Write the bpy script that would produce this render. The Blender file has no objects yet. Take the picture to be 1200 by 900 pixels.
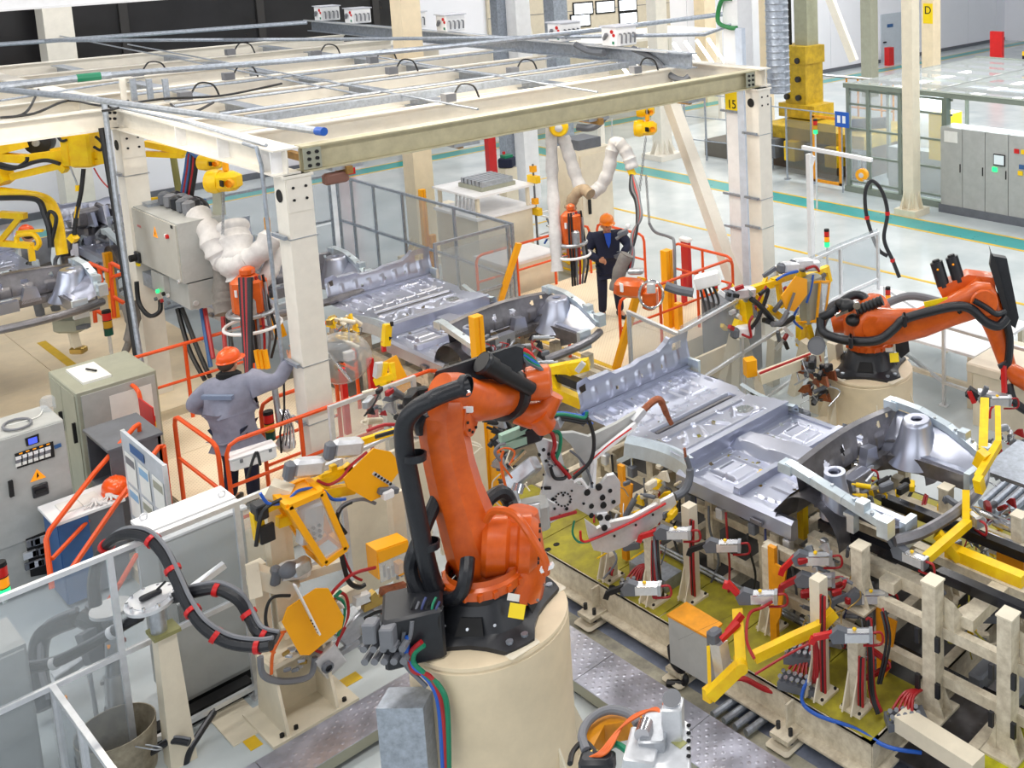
import bpy, bmesh, math, random
from mathutils import Vector, Matrix
random.seed(7)
PI = math.pi
S = bpy.context.scene
C = S.collection
# ---------------------------------------------------------------- camera
# calibrated from the hall's own parallel lines: X runs along the line, Y across it, Z up; camera 6.9 m above the floor
VA = (2006.0, -107.0); VB = (-562.0, -57.0); VN = (1138.0, 8300.0)
PX, PY, FL, CAMH = 978.38, 102.04, 1244.86, 6.9
def _dir(v):
    return Vector((v[0]-PX, v[1]-PY, FL)).normalized()
_X = -_dir(VB); _Z = -_dir(VN); _Y = _Z.cross(_X)
_R = Matrix((_X, _Y, _Z))                    # world from camera (camera: right, down, forward)
cam_data = bpy.data.cameras.new('camera'); cam = bpy.data.objects.new('camera', cam_data); C.objects.link(cam)
cam_data.sensor_width = 36; cam_data.lens = FL/1200*36
cam_data.shift_x = (600-PX)/1200; cam_data.shift_y = (PY-450)/1200
cam_data.clip_start = .1; cam_data.clip_end = 200
_r, _d, _f = _R.col[0], _R.col[1], _R.col[2]
cam.matrix_world = Matrix(((_r.x, -_d.x, -_f.x, 0), (_r.y, -_d.y, -_f.y, 0), (_r.z, -_d.z, -_f.z, CAMH), (0, 0, 0, 1)))
S.camera = cam
# ---------------------------------------------------------------- light of the hall
S.view_settings.view_transform = 'Standard'; S.view_settings.look = 'None'
S.view_settings.gamma = 1; S.view_settings.exposure = 0.0
w = bpy.data.worlds.new('hall_air'); S.world = w; w.use_nodes = True
w.node_tree.nodes['Background'].inputs[0].default_value = (.93, .96, 1, 1)
w.node_tree.nodes['Background'].inputs[1].default_value = .28
def lamp(name, loc, sx, sy, power, col=(1, .97, .93), rot=(0, 0, 0)):
    l = bpy.data.lights.new(name, 'AREA'); l.shape = 'RECTANGLE'; l.size = sx; l.size_y = sy; l.energy = power; l.color = col
    o = bpy.data.objects.new(name, l); C.objects.link(o); o.location = loc; o.rotation_euler = rot; return o
for i, x in enumerate((-27, -19, -12, -5.5)):
    for j, y in enumerate((1, 8, 16, 25, 36)):
        lamp('hall_lamp', (x, y, 9.5), .8, 4.5, 235 if y < 20 else 520)
# two big unseen fill panels, added to brighten upright faces toward the camera
lamp('side_fill', (-8, -9, 6.5), 26, 3.5, 900, (.95, .98, 1), (PI/2, 0, 0))
lamp('side_fill', (7, 8, 6.5), 3.5, 24, 700, (.95, .98, 1), (0, PI/2, 0))
# warm work lamps hung over the far side of the line
lamp('work_lamp', (-13.5, 9, 5.6), .5, 4, 110, (1, .88, .68))
lamp('work_lamp', (-15, 3.5, 6.2), .5, 3, 90, (1, .86, .66))
# ---------------------------------------------------------------- pixel -> place, used with a known height or plane
def ray(px, py): return _R @ Vector((px-PX, py-PY, FL))
def at(px, py, z):
    r = ray(px, py); t = (z-CAMH)/r.z; return Vector((r.x*t, r.y*t, z))
def atx(px, py, x):
    r = ray(px, py); t = x/r.x; return Vector((x, r.y*t, CAMH+r.z*t))
def aty(px, py, y):
    r = ray(px, py); t = y/r.y; return Vector((r.x*t, y, CAMH+r.z*t))
def pd(px, py, d): return Vector((0, 0, CAMH)) + ray(px, py)*(d/FL)
V = lambda *a: Vector(a)
# ---------------------------------------------------------------- materials
def lin(c):
    return tuple(((x/255)/12.92 if x/255 <= .04045 else ((x/255+.055)/1.055)**2.4) for x in c)
def mat(name, rgb, rough=.5, metal=0, var=.06, scale=6, bump=0, bscale=60, emit=0, alpha=1, coat=0, dirt=None):
    m = bpy.data.materials.new(name); m.use_nodes = True; t = m.node_tree; n = t.nodes; L = t.links
    b = n['Principled BSDF']; c = lin(rgb)
    b.inputs['Base Color'].default_value = (*c, 1); b.inputs['Roughness'].default_value = rough; b.inputs['Metallic'].default_value = metal
    if coat: b.inputs['Coat Weight'].default_value = coat; b.inputs['Coat Roughness'].default_value = .15
    tc = n.new('ShaderNodeTexCoord')
    if var:
        z = n.new('ShaderNodeTexNoise'); z.inputs['Scale'].default_value = scale; z.inputs['Detail'].default_value = 6; z.inputs['Roughness'].default_value = .65
        L.new(tc.outputs['Object'], z.inputs['Vector'])
        r = n.new('ShaderNodeValToRGB'); r.color_ramp.elements[0].position = .3; r.color_ramp.elements[1].position = .7
        k = max(0, 1-2.2*var); dk = tuple(x*k for x in c) if dirt is None else lin(dirt)
        r.color_ramp.elements[0].color = (*dk, 1); r.color_ramp.elements[1].color = (*(min(1, x*(1+var)) for x in c), 1)
        L.new(z.outputs['Fac'], r.inputs['Fac']); L.new(r.outputs['Color'], b.inputs['Base Color'])
        rr = n.new('ShaderNodeMapRange'); rs = .03 if metal > .3 else .08; rr.inputs[3].default_value = max(.04, rough-rs); rr.inputs[4].default_value = min(1, rough+rs)
        L.new(z.outputs['Fac'], rr.inputs[0]); L.new(rr.outputs[0], b.inputs['Roughness'])
    if bump:
        z2 = n.new('ShaderNodeTexNoise'); z2.inputs['Scale'].default_value = bscale; L.new(tc.outputs['Object'], z2.inputs['Vector'])
        bp = n.new('ShaderNodeBump'); bp.inputs['Strength'].default_value = bump; bp.inputs['Distance'].default_value = .01
        L.new(z2.outputs['Fac'], bp.inputs['Height']); L.new(bp.outputs['Normal'], b.inputs['Normal'])
    if emit:
        b.inputs['Emission Color'].default_value = (*c, 1); b.inputs['Emission Strength'].default_value = emit
    if alpha < 1: b.inputs['Alpha'].default_value = alpha
    return m
m_cream = mat('cream_paint', (232, 222, 200), .45, var=.04, scale=5)
m_creamdirty = mat('worn_cream_paint', (226, 217, 196), .5, var=.06, scale=13, dirt=(190, 178, 156))
m_beam = mat('beam_paint', (238, 233, 222), .5, var=.03)
m_white = mat('white_paint', (244, 244, 246), .45, var=.03)
m_wallw = mat('wall_paint', (242, 243, 250), .6, var=.01, scale=.8)
m_orange = mat('robot_orange', (220, 98, 20), .36, var=.06, scale=7, coat=.3, dirt=(198, 80, 14))
m_rail = mat('rail_orange', (236, 86, 20), .4, var=.04)
m_yel = mat('yellow_paint', (255, 212, 8), .4, var=.05, scale=9, dirt=(244, 190, 6))
m_amber = mat('amber_paint', (255, 176, 4), .4, var=.02, scale=5)
m_ochre = mat('ochre_paint', (240, 158, 14), .5, var=.1)
m_black = mat('black_rubber', (26, 27, 30), .45, var=.15)
m_blackm = mat('black_casting', (34, 36, 42), .38, var=.15, scale=12)
m_dark = mat('dark_void', (18, 18, 20), .7, var=0)
m_hose = mat('ribbed_black_hose', (30, 32, 38), .35, var=.1, scale=20, bump=.3, bscale=90)
m_grey = mat('grey_paint', (176, 178, 176), .45, var=.05)
m_greyg = mat('grey_green_paint', (160, 162, 146), .5, var=.05)
m_dgrey = mat('dark_grey_paint', (104, 108, 116), .5, var=.08)
m_alu = mat('aluminium', (226, 228, 232), .34, .55, var=.05, scale=14)
m_steel = mat('steel', (188, 192, 198), .34, .75, var=.1, scale=16)
m_zinc = mat('galvanised_steel', (172, 180, 192), .38, .6, var=.14, scale=18)
m_chrome = mat('chrome', (222, 222, 226), .15, 1, var=0)
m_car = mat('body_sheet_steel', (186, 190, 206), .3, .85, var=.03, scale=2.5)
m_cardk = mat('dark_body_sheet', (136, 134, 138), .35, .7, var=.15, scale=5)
m_carlt = mat('zinc_coated_sheet', (214, 226, 234), .3, .6, var=.06, scale=9)
m_copper = mat('copper', (170, 104, 76), .4, .7, var=.2, scale=20)
m_brass = mat('brass', (190, 160, 90), .35, .8, var=.1)
m_red = mat('red_plastic', (205, 24, 26), .38, var=.06)
m_redh = mat('red_hose', (170, 28, 34), .4, var=.1)
m_blue = mat('blue_hose', (32, 92, 190), .4, var=.05)
m_bluep = mat('blue_paint', (52, 96, 150), .5, var=.08)
m_green = mat('green_hose', (14, 128, 92), .4, var=.05)
m_cable = mat('grey_cable', (120, 122, 128), .5, var=.05)
m_orcab = mat('orange_cable', (238, 112, 40), .45, var=.05)
m_canvas = mat('canvas_sleeve', (210, 208, 208), .85, var=.07, scale=10, bump=1, bscale=6)
m_olive = mat('olive_deck_paint', (176, 166, 44), .5, var=.1, scale=5, dirt=(132, 124, 44))
m_tan = mat('tan_platform', (240, 222, 190), .6, var=.06, scale=2)
m_skin = mat('skin', (206, 150, 120), .5, var=.03)
m_teal = mat('teal_floor_paint', (58, 160, 160), .3, var=.05)
m_lineyel = mat('yellow_floor_paint', (232, 190, 36), .35, var=.08)
m_paper = mat('paper', (232, 232, 228), .7, var=.03)
m_ledg = mat('green_light', (30, 220, 110), .3, var=0, emit=2.2)
m_ledr = mat('red_light', (180, 24, 20), .3, var=0, emit=.25)
m_leda = mat('amber_light', (240, 150, 20), .3, var=0, emit=.5)
def glassmat(name, rgb, a, rough=.08):
    m = bpy.data.materials.new(name); m.use_nodes = True; t = m.node_tree; n = t.nodes; L = t.links
    out = n['Material Output']; tr = n.new('ShaderNodeBsdfTransparent'); tr.inputs[0].default_value = (*lin((246, 248, 250)), 1)
    g = n['Principled BSDF']; g.inputs['Base Color'].default_value = (*lin(rgb), 1); g.inputs['Roughness'].default_value = rough
    mx = n.new('ShaderNodeMixShader'); mx.inputs[0].default_value = a
    L.new(tr.outputs[0], mx.inputs[1]); L.new(g.outputs[0], mx.inputs[2]); L.new(mx.outputs[0], out.inputs[0]); return m
m_pane = glassmat('polycarbonate', (205, 210, 212), .22)
m_pane2 = glassmat('smoked_polycarbonate', (120, 116, 108), .45)
m_clear = glassmat('clear_plastic', (225, 228, 230), .3)
# ---------------------------------------------------------------- mesh collector
class B:
    def __init__(s): s.v = []; s.f = []; s.M = None
    def add(s, vs, fs):
        k = len(s.v)
        s.v += [(s.M @ Vector(v)) if s.M is not None else Vector(v) for v in vs]
        s.f += [tuple(i+k for i in f) for f in fs]; return s
    def frame(s, o=None, x=None, z=None):
        if o is None: s.M = None; return s
        x = Vector(x).normalized(); z = Vector(z); z = (z - x*z.dot(x)).normalized(); y = z.cross(x)
        s.M = Matrix(((x.x, y.x, z.x, o[0]), (x.y, y.y, z.y, o[1]), (x.z, y.z, z.z, o[2]), (0, 0, 0, 1))); return s
    def bb(s, x0, y0, z0, x1, y1, z1):
        x0, x1 = min(x0, x1), max(x0, x1); y0, y1 = min(y0, y1), max(y0, y1); z0, z1 = min(z0, z1), max(z0, z1)
        return s.add([(x0,y0,z0),(x1,y0,z0),(x1,y1,z0),(x0,y1,z0),(x0,y0,z1),(x1,y0,z1),(x1,y1,z1),(x0,y1,z1)],
                     [(0,3,2,1),(4,5,6,7),(0,1,5,4),(1,2,6,5),(2,3,7,6),(3,0,4,7)])
    def box(s, c, d): return s.bb(c[0]-d[0]/2, c[1]-d[1]/2, c[2]-d[2]/2, c[0]+d[0]/2, c[1]+d[1]/2, c[2]+d[2]/2)
    def cbox(s, c, d, b=.01):      # box with chamfered vertical and horizontal edges
        x, y, z = d[0]/2, d[1]/2, d[2]/2; b = min(b, x*.9, y*.9, z*.9); vs = []; fs = []
        for zz, k in ((-z, b), (-z+b, 0), (z-b, 0), (z, b)):
            for px, py in ((x-b, -y), (x, -y+b), (x, y-b), (x-b, y), (-x+b, y), (-x, y-b), (-x, -y+b), (-x+b, -y)):
                sx = px - math.copysign(k, px)*(1 if abs(px) > x-1e-9 or True else 0); sy = py - math.copysign(k, py)
                vs.append((c[0]+sx, c[1]+sy, c[2]+zz))
        for r in range(3):
            for i in range(8): fs.append((r*8+i, r*8+(i+1) % 8, (r+1)*8+(i+1) % 8, (r+1)*8+i))
        fs.append(tuple(range(7, -1, -1))); fs.append(tuple(range(24, 32))); return s.add(vs, fs)
    def bar(s, p, q, w, h=None, up=(0, 0, 1)):
        p = Vector(p); q = Vector(q); h = w if h is None else h; t = (q-p)
        if t.length < 1e-6: return s
        t.normalize(); up = Vector(up)
        if abs(t.dot(up)) > .98: up = Vector((1, 0, 0)) if abs(t.x) < .9 else Vector((0, 1, 0))
        a = t.cross(up).normalized()*(w/2); b = a.cross(t).normalized()*(h/2)
        return s.add([p-a-b, p+a-b, p+a+b, p-a+b, q-a-b, q+a-b, q+a+b, q-a+b], [(0,1,2,3),(7,6,5,4),(0,4,5,1),(1,5,6,2),(2,6,7,3),(3,7,4,0)])
    def ibeam(s, p, q, w, h, t=.02, up=(0, 0, 1)):     # p,q at the centre line of the bottom face
        up = Vector(up); p = Vector(p); q = Vector(q)
        s.bar(p+up*t/2, q+up*t/2, w, t, up); s.bar(p+up*(h-t/2), q+up*(h-t/2), w, t, up); return s.bar(p+up*h/2, q+up*h/2, t, h-2*t, up)
    def tube(s, pts, r, n=8, cap=True):
        P = [Vector(p) for p in pts]; R_ = r if isinstance(r, (list, tuple)) else [r]*len(P)
        vs = []; fs = []; T = []
        for i in range(len(P)):
            d = (P[min(i+1, len(P)-1)]-P[max(i-1, 0)])
            T.append(d.normalized() if d.length > 1e-9 else Vector((0, 0, 1)))
        a = T[0].orthogonal().normalized()
        for i, p in enumerate(P):
            a = (a-T[i]*a.dot(T[i]))
            a = a.normalized() if a.length > 1e-6 else T[i].orthogonal().normalized()
            b = T[i].cross(a)
            for k in range(n):
                an = 2*PI*k/n; vs.append(p+(a*math.cos(an)+b*math.sin(an))*R_[i])
        for i in range(len(P)-1):
            for k in range(n):
                k2 = (k+1) % n; fs.append((i*n+k, i*n+k2, (i+1)*n+k2, (i+1)*n+k))
        if cap: fs.append(tuple(range(n-1, -1, -1))); fs.append(tuple(range((len(P)-1)*n, len(P)*n)))
        return s.add(vs, fs)
    def cyl(s, p, q, r, r2=None, n=14): return s.tube([p, q], [r, r if r2 is None else r2], n)
    def lathe(s, prof, o, ax=(0, 0, 1), n=20, a0=0, a1=2*PI):   # prof: (radius, height) along the axis
        z = Vector(ax).normalized(); x = z.orthogonal().normalized(); y = z.cross(x); o = Vector(o); full = abs(a1-a0-2*PI) < 1e-6
        m = n if full else n+1; vs = []; fs = []
        for r, h in prof:
            for k in range(m):
                a = a0+(a1-a0)*k/n; vs.append(o+z*h+(x*math.cos(a)+y*math.sin(a))*max(r, 1e-4))
        for i in range(len(prof)-1):
            for k in range(n):
                k2 = (k+1) % m; fs.append((i*m+k, i*m+k2, (i+1)*m+k2, (i+1)*m+k))
        return s.add(vs, fs)
    def sph(s, c, r, sc=(1, 1, 1), n=10):
        vs = []; fs = []; h = n//2+1
        for i in range(h+1):
            t = PI*i/h
            for k in range(n):
                a = 2*PI*k/n; vs.append((c[0]+r*sc[0]*math.sin(t)*math.cos(a), c[1]+r*sc[1]*math.sin(t)*math.sin(a), c[2]+r*sc[2]*math.cos(t)))
        for i in range(h):
            for k in range(n):
                k2 = (k+1) % n; fs.append((i*n+k, (i+1)*n+k, (i+1)*n+k2, i*n+k2))
        return s.add(vs, fs)
    def prism(s, poly, o, u, v, th):           # outline in the plane (u, v) at o, pushed th along u x v
        o = Vector(o); u = Vector(u).normalized(); v = Vector(v); v = (v-u*v.dot(u)).normalized(); w_ = u.cross(v)*th; n = len(poly)
        a = [o+u*p[0]+v*p[1] for p in poly]; b = [p+w_ for p in a]
        return s.add(a+b, [tuple(range(n-1, -1, -1)), tuple(range(n, 2*n))]+[(i, (i+1) % n, n+(i+1) % n, n+i) for i in range(n)])
    def build(s, name, m, parent=None, label=None, cat=None, group=None, kind=None, smooth=True):
        me = bpy.data.meshes.new(name)
        o = bpy.data.objects.new(name, me)
        if parent is not None:
            off = base(parent); o.parent = parent
        elif cat is not None and s.v:
            xs = [v.x for v in s.v]; ys = [v.y for v in s.v]; off = Vector(((min(xs)+max(xs))/2, (min(ys)+max(ys))/2, min(v.z for v in s.v))); o.location = off
        else: off = Vector((0, 0, 0))
        me.from_pydata([v-off for v in s.v], [], s.f); me.materials.append(m)
        if smooth:
            me.polygons.foreach_set('use_smooth', [True]*len(me.polygons)); me.set_sharp_from_angle(angle=.6)
        C.objects.link(o); o['_b'] = [0.0, 0.0, 0.0] if parent is None and cat is None else list(off)
        if parent is None: o['_b'] = list(off)
        tag(o, label, cat, group, kind); return o
def base(o): return Vector(o['_b'])
def tag(o, label=None, cat=None, group=None, kind=None):
    if label: o['label'] = label
    if cat: o['category'] = cat
    if group: o['group'] = group
    if kind: o['kind'] = kind
    return o
def thing(name, label, cat, loc, group=None):
    o = bpy.data.objects.new(name, None); o.empty_display_size = .1; C.objects.link(o); o.location = loc; o['_b'] = list(loc)
    return tag(o, label, cat, group)
def struct(name, b, m, parent=None, label=None): return b.build(name, m, parent, label, kind='structure')
def dup(root, off, label=None, group=None, rz=0):
    def cp(o, par):
        c = o.copy(); C.objects.link(c)
        if par is not None: c.parent = par
        for ch in list(o.children): cp(ch, c)
        return c
    r = cp(root, None); r.location = root.location + Vector(off); r.rotation_euler.z += rz
    if label: r['label'] = label
    if group: r['group'] = group
    return r
def smooth(pts, k=6):
    P = [Vector(p) for p in pts]; out = []
    for i in range(len(P)-1):
        p0 = P[max(i-1, 0)]; p1 = P[i]; p2 = P[i+1]; p3 = P[min(i+2, len(P)-1)]
        for j in range(k):
            t = j/k; out.append(.5*((2*p1)+(p2-p0)*t+(2*p0-5*p1+4*p2-p3)*t*t+(3*p1-p0-3*p2+p3)*t*t*t))
    out.append(P[-1]); return out
def hose(name, pts, r, m, parent=None, label=None, cat=None, n=8, k=6, group=None):
    return B().tube(smooth(pts, k), r, n).build(name, m, parent, label, cat, group)
def grid(fn, x0, x1, y0, y1, nx, ny, hole=None):
    b = B(); vs = []; fs = []
    for i in range(nx+1):
        for j in range(ny+1):
            x = x0+(x1-x0)*i/nx; y = y0+(y1-y0)*j/ny; vs.append((x, y, fn(x, y)))
    for i in range(nx):
        for j in range(ny):
            cx = x0+(x1-x0)*(i+.5)/nx; cy = y0+(y1-y0)*(j+.5)/ny
            if hole and hole(cx, cy): continue
            a = i*(ny+1)+j; fs.append((a, a+ny+1, a+ny+2, a+1))
    b.v = [Vector(v) for v in vs]; b.f = fs; return b
def text(s_, o, u, v, size, m, parent, name='lettering'):      # flat lettering as mesh, u = reading direction, v = up
    cu = bpy.data.curves.new('t', 'FONT'); cu.body = s_; cu.size = size; cu.extrude = .002; cu.align_x = 'CENTER'; cu.align_y = 'CENTER'
    to = bpy.data.objects.new('t', cu); C.objects.link(to)
    dg = bpy.context.evaluated_depsgraph_get(); me = bpy.data.meshes.new_from_object(to.evaluated_get(dg))
    bpy.data.objects.remove(to); o = Vector(o); u = Vector(u).normalized(); v = Vector(v).normalized(); w_ = u.cross(v)
    b = B(); b.v = [o+u*p.co.x+v*p.co.y+w_*p.co.z for p in me.vertices]; b.f = [tuple(p.vertices) for p in me.polygons]
    return b.build(name, m, parent, smooth=False)
def slab(pts, w_, b=None):          # closed 3-D outline pushed along w_
    b = b or B(); n = len(pts); P = [Vector(p) for p in pts]; w_ = Vector(w_)
    return b.add(P+[p+w_ for p in P], [tuple(range(n-1, -1, -1)), tuple(range(n, 2*n))]+[(i, (i+1) % n, n+(i+1) % n, n+i) for i in range(n)])
def loft(sts, n=(0, 0, 1), b=None, k=12, power=3.0):     # stations: centre, half width along n, half depth across; rounded-box section
    b = b or B(); P = [Vector(s_[0]) for s_ in sts]; n = Vector(n).normalized(); vs = []; fs = []
    for i, s_ in enumerate(sts):
        t = (P[min(i+1, len(P)-1)]-P[max(i-1, 0)]).normalized(); a = (n-t*n.dot(t)).normalized(); c_ = t.cross(a)
        for j in range(k):
            an = 2*PI*(j+.5)/k; cx, sy = math.cos(an), math.sin(an)
            vs.append(P[i]+a*s_[1]*math.copysign(abs(cx)**(2/power), cx)+c_*s_[2]*math.copysign(abs(sy)**(2/power), sy))
    for i in range(len(P)-1):
        for j in range(k): fs.append((i*k+j, i*k+(j+1) % k, (i+1)*k+(j+1) % k, (i+1)*k+j))
    fs.append(tuple(range(k-1, -1, -1))); fs.append(tuple(range((len(P)-1)*k, len(P)*k)))
    return b.add(vs, fs)
# ================================================================ the hall
# epoxy floor: pale blue-grey, glossy, bare concrete strip and a band in shade colour near the fixture
mf = bpy.data.materials.new('epoxy_floor'); mf.use_nodes = True
t_ = mf.node_tree; nd = t_.nodes; L_ = t_.links; bs = nd['Principled BSDF']
tc_ = nd.new('ShaderNodeTexCoord'); nz = nd.new('ShaderNodeTexNoise'); nz.inputs['Scale'].default_value = .9; nz.inputs['Detail'].default_value = 8
L_.new(tc_.outputs['Object'], nz.inputs['Vector']); rp = nd.new('ShaderNodeValToRGB')
rp.color_ramp.elements[0].position = .35; rp.color_ramp.elements[0].color = (*lin((184, 194, 198)), 1)
rp.color_ramp.elements[1].position = .68; rp.color_ramp.elements[1].color = (*lin((208, 215, 217)), 1)
L_.new(nz.outputs['Fac'], rp.inputs['Fac']); L_.new(rp.outputs['Color'], bs.inputs['Base Color'])
bs.inputs['Roughness'].default_value = .22
nz2 = nd.new('ShaderNodeTexNoise'); nz2.inputs['Scale'].default_value = 14; L_.new(tc_.outputs['Object'], nz2.inputs['Vector'])
bp_ = nd.new('ShaderNodeBump'); bp_.inputs['Strength'].default_value = .12; bp_.inputs['Distance'].default_value = .01
L_.new(nz2.outputs['Fac'], bp_.inputs['Height']); L_.new(bp_.outputs['Normal'], bs.inputs['Normal'])
struct('floor', B().bb(-40, -6, -.3, 4, 60, 0), mf)
m_conc = mat('bare_concrete', (176, 172, 152), .6, var=.22, scale=4, dirt=(120, 118, 112))
struct('trim_1', B().bb(-10.5, 5.92, .001, -1, 6.9, .004), mat('shaded_floor_band', (130, 138, 158), .4, var=.2, scale=3))  # shade along the fixture, put into the floor colour
struct('trim_2', B().bb(-8.9, 5.3, .001, -1, 5.92, .003), m_conc)
# painted lines
struct('trim_3', B().bb(-30, 19.36, .001, 2, 20.0, .004), m_teal)
b = B(); b.bb(-30, 19.28, .001, 2, 19.36, .005); b.bb(-30, 20.0, .001, 2, 20.08, .005); b.bb(-23, 16.45, .001, 2, 16.54, .005)
b.bb(-30.66, 0, .001, -30.58, 58, .005); b.bb(-29.9, 0, .001, -29.82, 58, .005); b.bb(-21.2, 12.5, .001, -21.12, 16.4, .005); b.bb(-25, 15.3, .001, -24.92, 19, .005)
struct('trim_4', b, m_lineyel)
struct('trim_5', B().bb(-30.58, 0, .001, -29.9, 58, .004), m_teal)
# yellow L marks on the floor of the near aisle
b = B(); p = at(305, 855, 0); b.bb(p.x-.12, p.y-.16, .001, p.x+.02, p.y+.12, .004); b.bb(p.x+.02, p.y-.16, .001, p.x+.2, p.y-.06, .004)
p = at(402, 797, 0); b.bb(p.x-.02, p.y-.05, .001, p.x+.12, p.y+.13, .004)
struct('trim_6', b, m_lineyel)
# walls
wl = struct('wall_left', B().bb(-32.4, -6, 0, -32, 60, 9), m_wallw)
for k in range(14):
    y0 = 17.4+k*3.05
    struct('wall_panel', B().bb(-32.0, y0+.015, .1, -31.95, y0+3.035, 8.6), m_wallw, wl)
struct('wall_back', B().bb(-32, 55, 0, 4, 55.4, 9), m_wallw)
struct('baseboard_left', B().bb(-32, -6, 0, -31.93, 60, .18), m_dgrey)
wd = struct('window_1', B().bb(-31.99, -6, 3.7, -31.9, 17.3, 8.4), mat('dark_glazing', (34, 33, 36), .3, var=.15, scale=1))
for k in range(7): struct('mullion', B().bb(-31.9, -4+k*3.4, 3.7, -31.82, -3.8+k*3.4, 8.4), mat('dark_frame', (52, 50, 50), .5), wd) if k else None
struct('trim_7', B().bb(-31.95, -6, 3.45, -31.8, 17.4, 3.7), m_beam)
# service door in the white wall
p0 = atx(1031, 82, -32); p1 = atx(1060, 18, -32)
dd = struct('door_1', B().bb(-31.95, p0.y, 0, -31.88, p1.y, 2.45), mat('door_paint', (196, 204, 214), .5, var=.03))
struct('door_handle', B().bb(-31.88, p0.y+.15, 1.0, -31.8, p0.y+.35, 1.06), m_dark, dd)
struct('sign_plate', B().bb(-31.88, p0.y+.5, 1.75, -31.86, p0.y+1.0, 1.92), m_bluep, dd)
# sectional gate with lit panes
gy0, gy1 = 20.4, 28.6
dd = struct('door_2', B().bb(-31.95, gy0, 0, -31.85, gy1, 7.5), mat('gate_panel', (206, 196, 176), .5, var=.04))
m_lit = mat('daylit_pane', (240, 246, 252), .3, var=0, emit=1.6)
for (px, py) in ((683, 10), (709, 8), (735, 6), (736, 21), (680, 24)):
    q = atx(px, py, -31.85)
    f = struct('pane_frame', B().bb(-31.85, q.y-.46, q.z-.25, -31.82, q.y+.46, q.z+.25), m_dark, dd)
    struct('pane', B().bb(-31.82, q.y-.4, q.z-.19, -31.81, q.y+.4, q.z+.19), m_lit, dd)
for k in range(6): struct('panel_joint', B().bb(-31.85, gy0, 1+k*1.0, -31.84, gy1, 1.02+k*1.0), m_dgrey, dd)
# bright strip lamps of the inspection booth behind the gantry
m_tube = mat('lit_tube', (255, 250, 238), .3, var=0, emit=3.0)
bt = thing('inspection_booth', 'low cream booth with bright slanted strip lamps in front of the sectional gate', 'booth', (-29, 24, 0))
fb = B()
for (x, y) in ((-30.2, 21.5), (-30.2, 27.0), (-27.5, 21.5), (-27.5, 27)): fb.bb(x-.08, y-.08, 0, x+.08, y+.08, 3.2)
fb.bb(-30.3, 21.4, 3.2, -27.4, 27.1, 3.3); fb.build('frame', m_beam, bt)
for k in range(9):
    y = 22+k*.55; B().bar((-27.45, y, 3.0), (-27.45, y+.9, 1.9), .09, .09).build('strip_lamp', m_tube, bt)
# columns -----------------------------------------------------------------
def column(x, y, w_, h, label, m=m_cream, basew=0, name='steel_column', clamps=()):
    t = thing(name, label, 'column', (x, y, 0))
    B().bb(x-w_/2, y-w_/2, 0, x+w_/2, y+w_/2, h).build('shaft', m, t)
    if basew:
        bb_ = B().bb(x-basew/2, y-basew/2, 0, x+basew/2, y+basew/2, .16); bb_.build('plinth', m, t)
        gb = B()
        for a in range(4):
            c, s_ = math.cos(a*PI/2), math.sin(a*PI/2)
            for k in (-.09, .09): gb.prism([(w_/2, .16), (basew/2-.02, .16), (w_/2, .6)], (x-s_*k, y+c*k, 0), (c, s_, 0), (0, 0, 1), .02)
        gb.build('gusset', m, t)
    for z in clamps:
        B().bb(x-w_/2-.1, y-w_/2-.05, z, x+w_/2+.12, y-w_/2-.01, z+.04).build('cable_clamp', m_zinc, t)
    return t
m_sign = mat('yellow_sign', (246, 214, 12), .5, var=0)
c1 = column(-13.02, 13.25, .36, 9, 'white square column carrying the yellow 15 sign behind the gantry corner', m_white, clamps=(1.6, 2.2, 3.7))
B().bb(-13.19, 13.05, 3.72, -12.84, 13.07, 4.2).build('sign_plate', m_sign, c1)
text('15', (-13.03, 13.045, 3.84), (1, 0, 0), (0, 0, 1), .22, m_dark, c1, 'sign_digits')
B().bb(-12.82, 12.97, 0, -12.66, 13.06, 5.2).build('side_profile', mat('pale_blue_profile', (206, 216, 232), .5), c1)
column(-14.35, 20.35, .3, 9, 'slender cream column standing between the blue and grey press cabinets', m_cream, .62)
column(-24.2, 21.2, .42, 9, 'cream column with square foot beyond the teal aisle line', m_beam, .9)
column(-20.6, 11.3, .42, 9, 'tan column behind the clear fence on the left', m_tan, .8)
column(-30.8, 29.5, .6, 9, 'tan column against the white far wall with yellow letter plates', m_tan)
column(-23.5, 25.2, .3, 9, 'thin tan column in front of the far white wall', m_tan)
column(-29.5, 19.6, .34, 9, 'white column behind the cream wash machine', m_white, .6)
q = pd(608, 30, 27); column(q.x, q.y, .42, 9, 'white column just left of the grey steel column behind the switch boxes', m_white)
q = pd(585, 20, 27); column(q.x, q.y, .3, 9, 'thin ribbed grey column left of the white column behind the switch boxes', m_zinc)
column(-26.0, 34.0, .5, 9, 'olive tinted column beside the far aisle', m_greyg)
column(aty(1091, 16, 35.5).x, 35.5, .55, 9, 'tan column with yellow letter plate on the far right', m_tan)
column(-16.6, 31, .5, 9, 'pale green press column on the far right', mat('pale_green_paint', (196, 206, 180), .5))
q = atx(66, 40, -31); column(-31, q.y, .6, 9, 'cream column rising behind the left end of the gantry', m_beam)
q = pd(652, 30, 26); column(q.x, q.y, .4, 9, 'steel grey column behind the control boxes', m_zinc)
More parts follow.
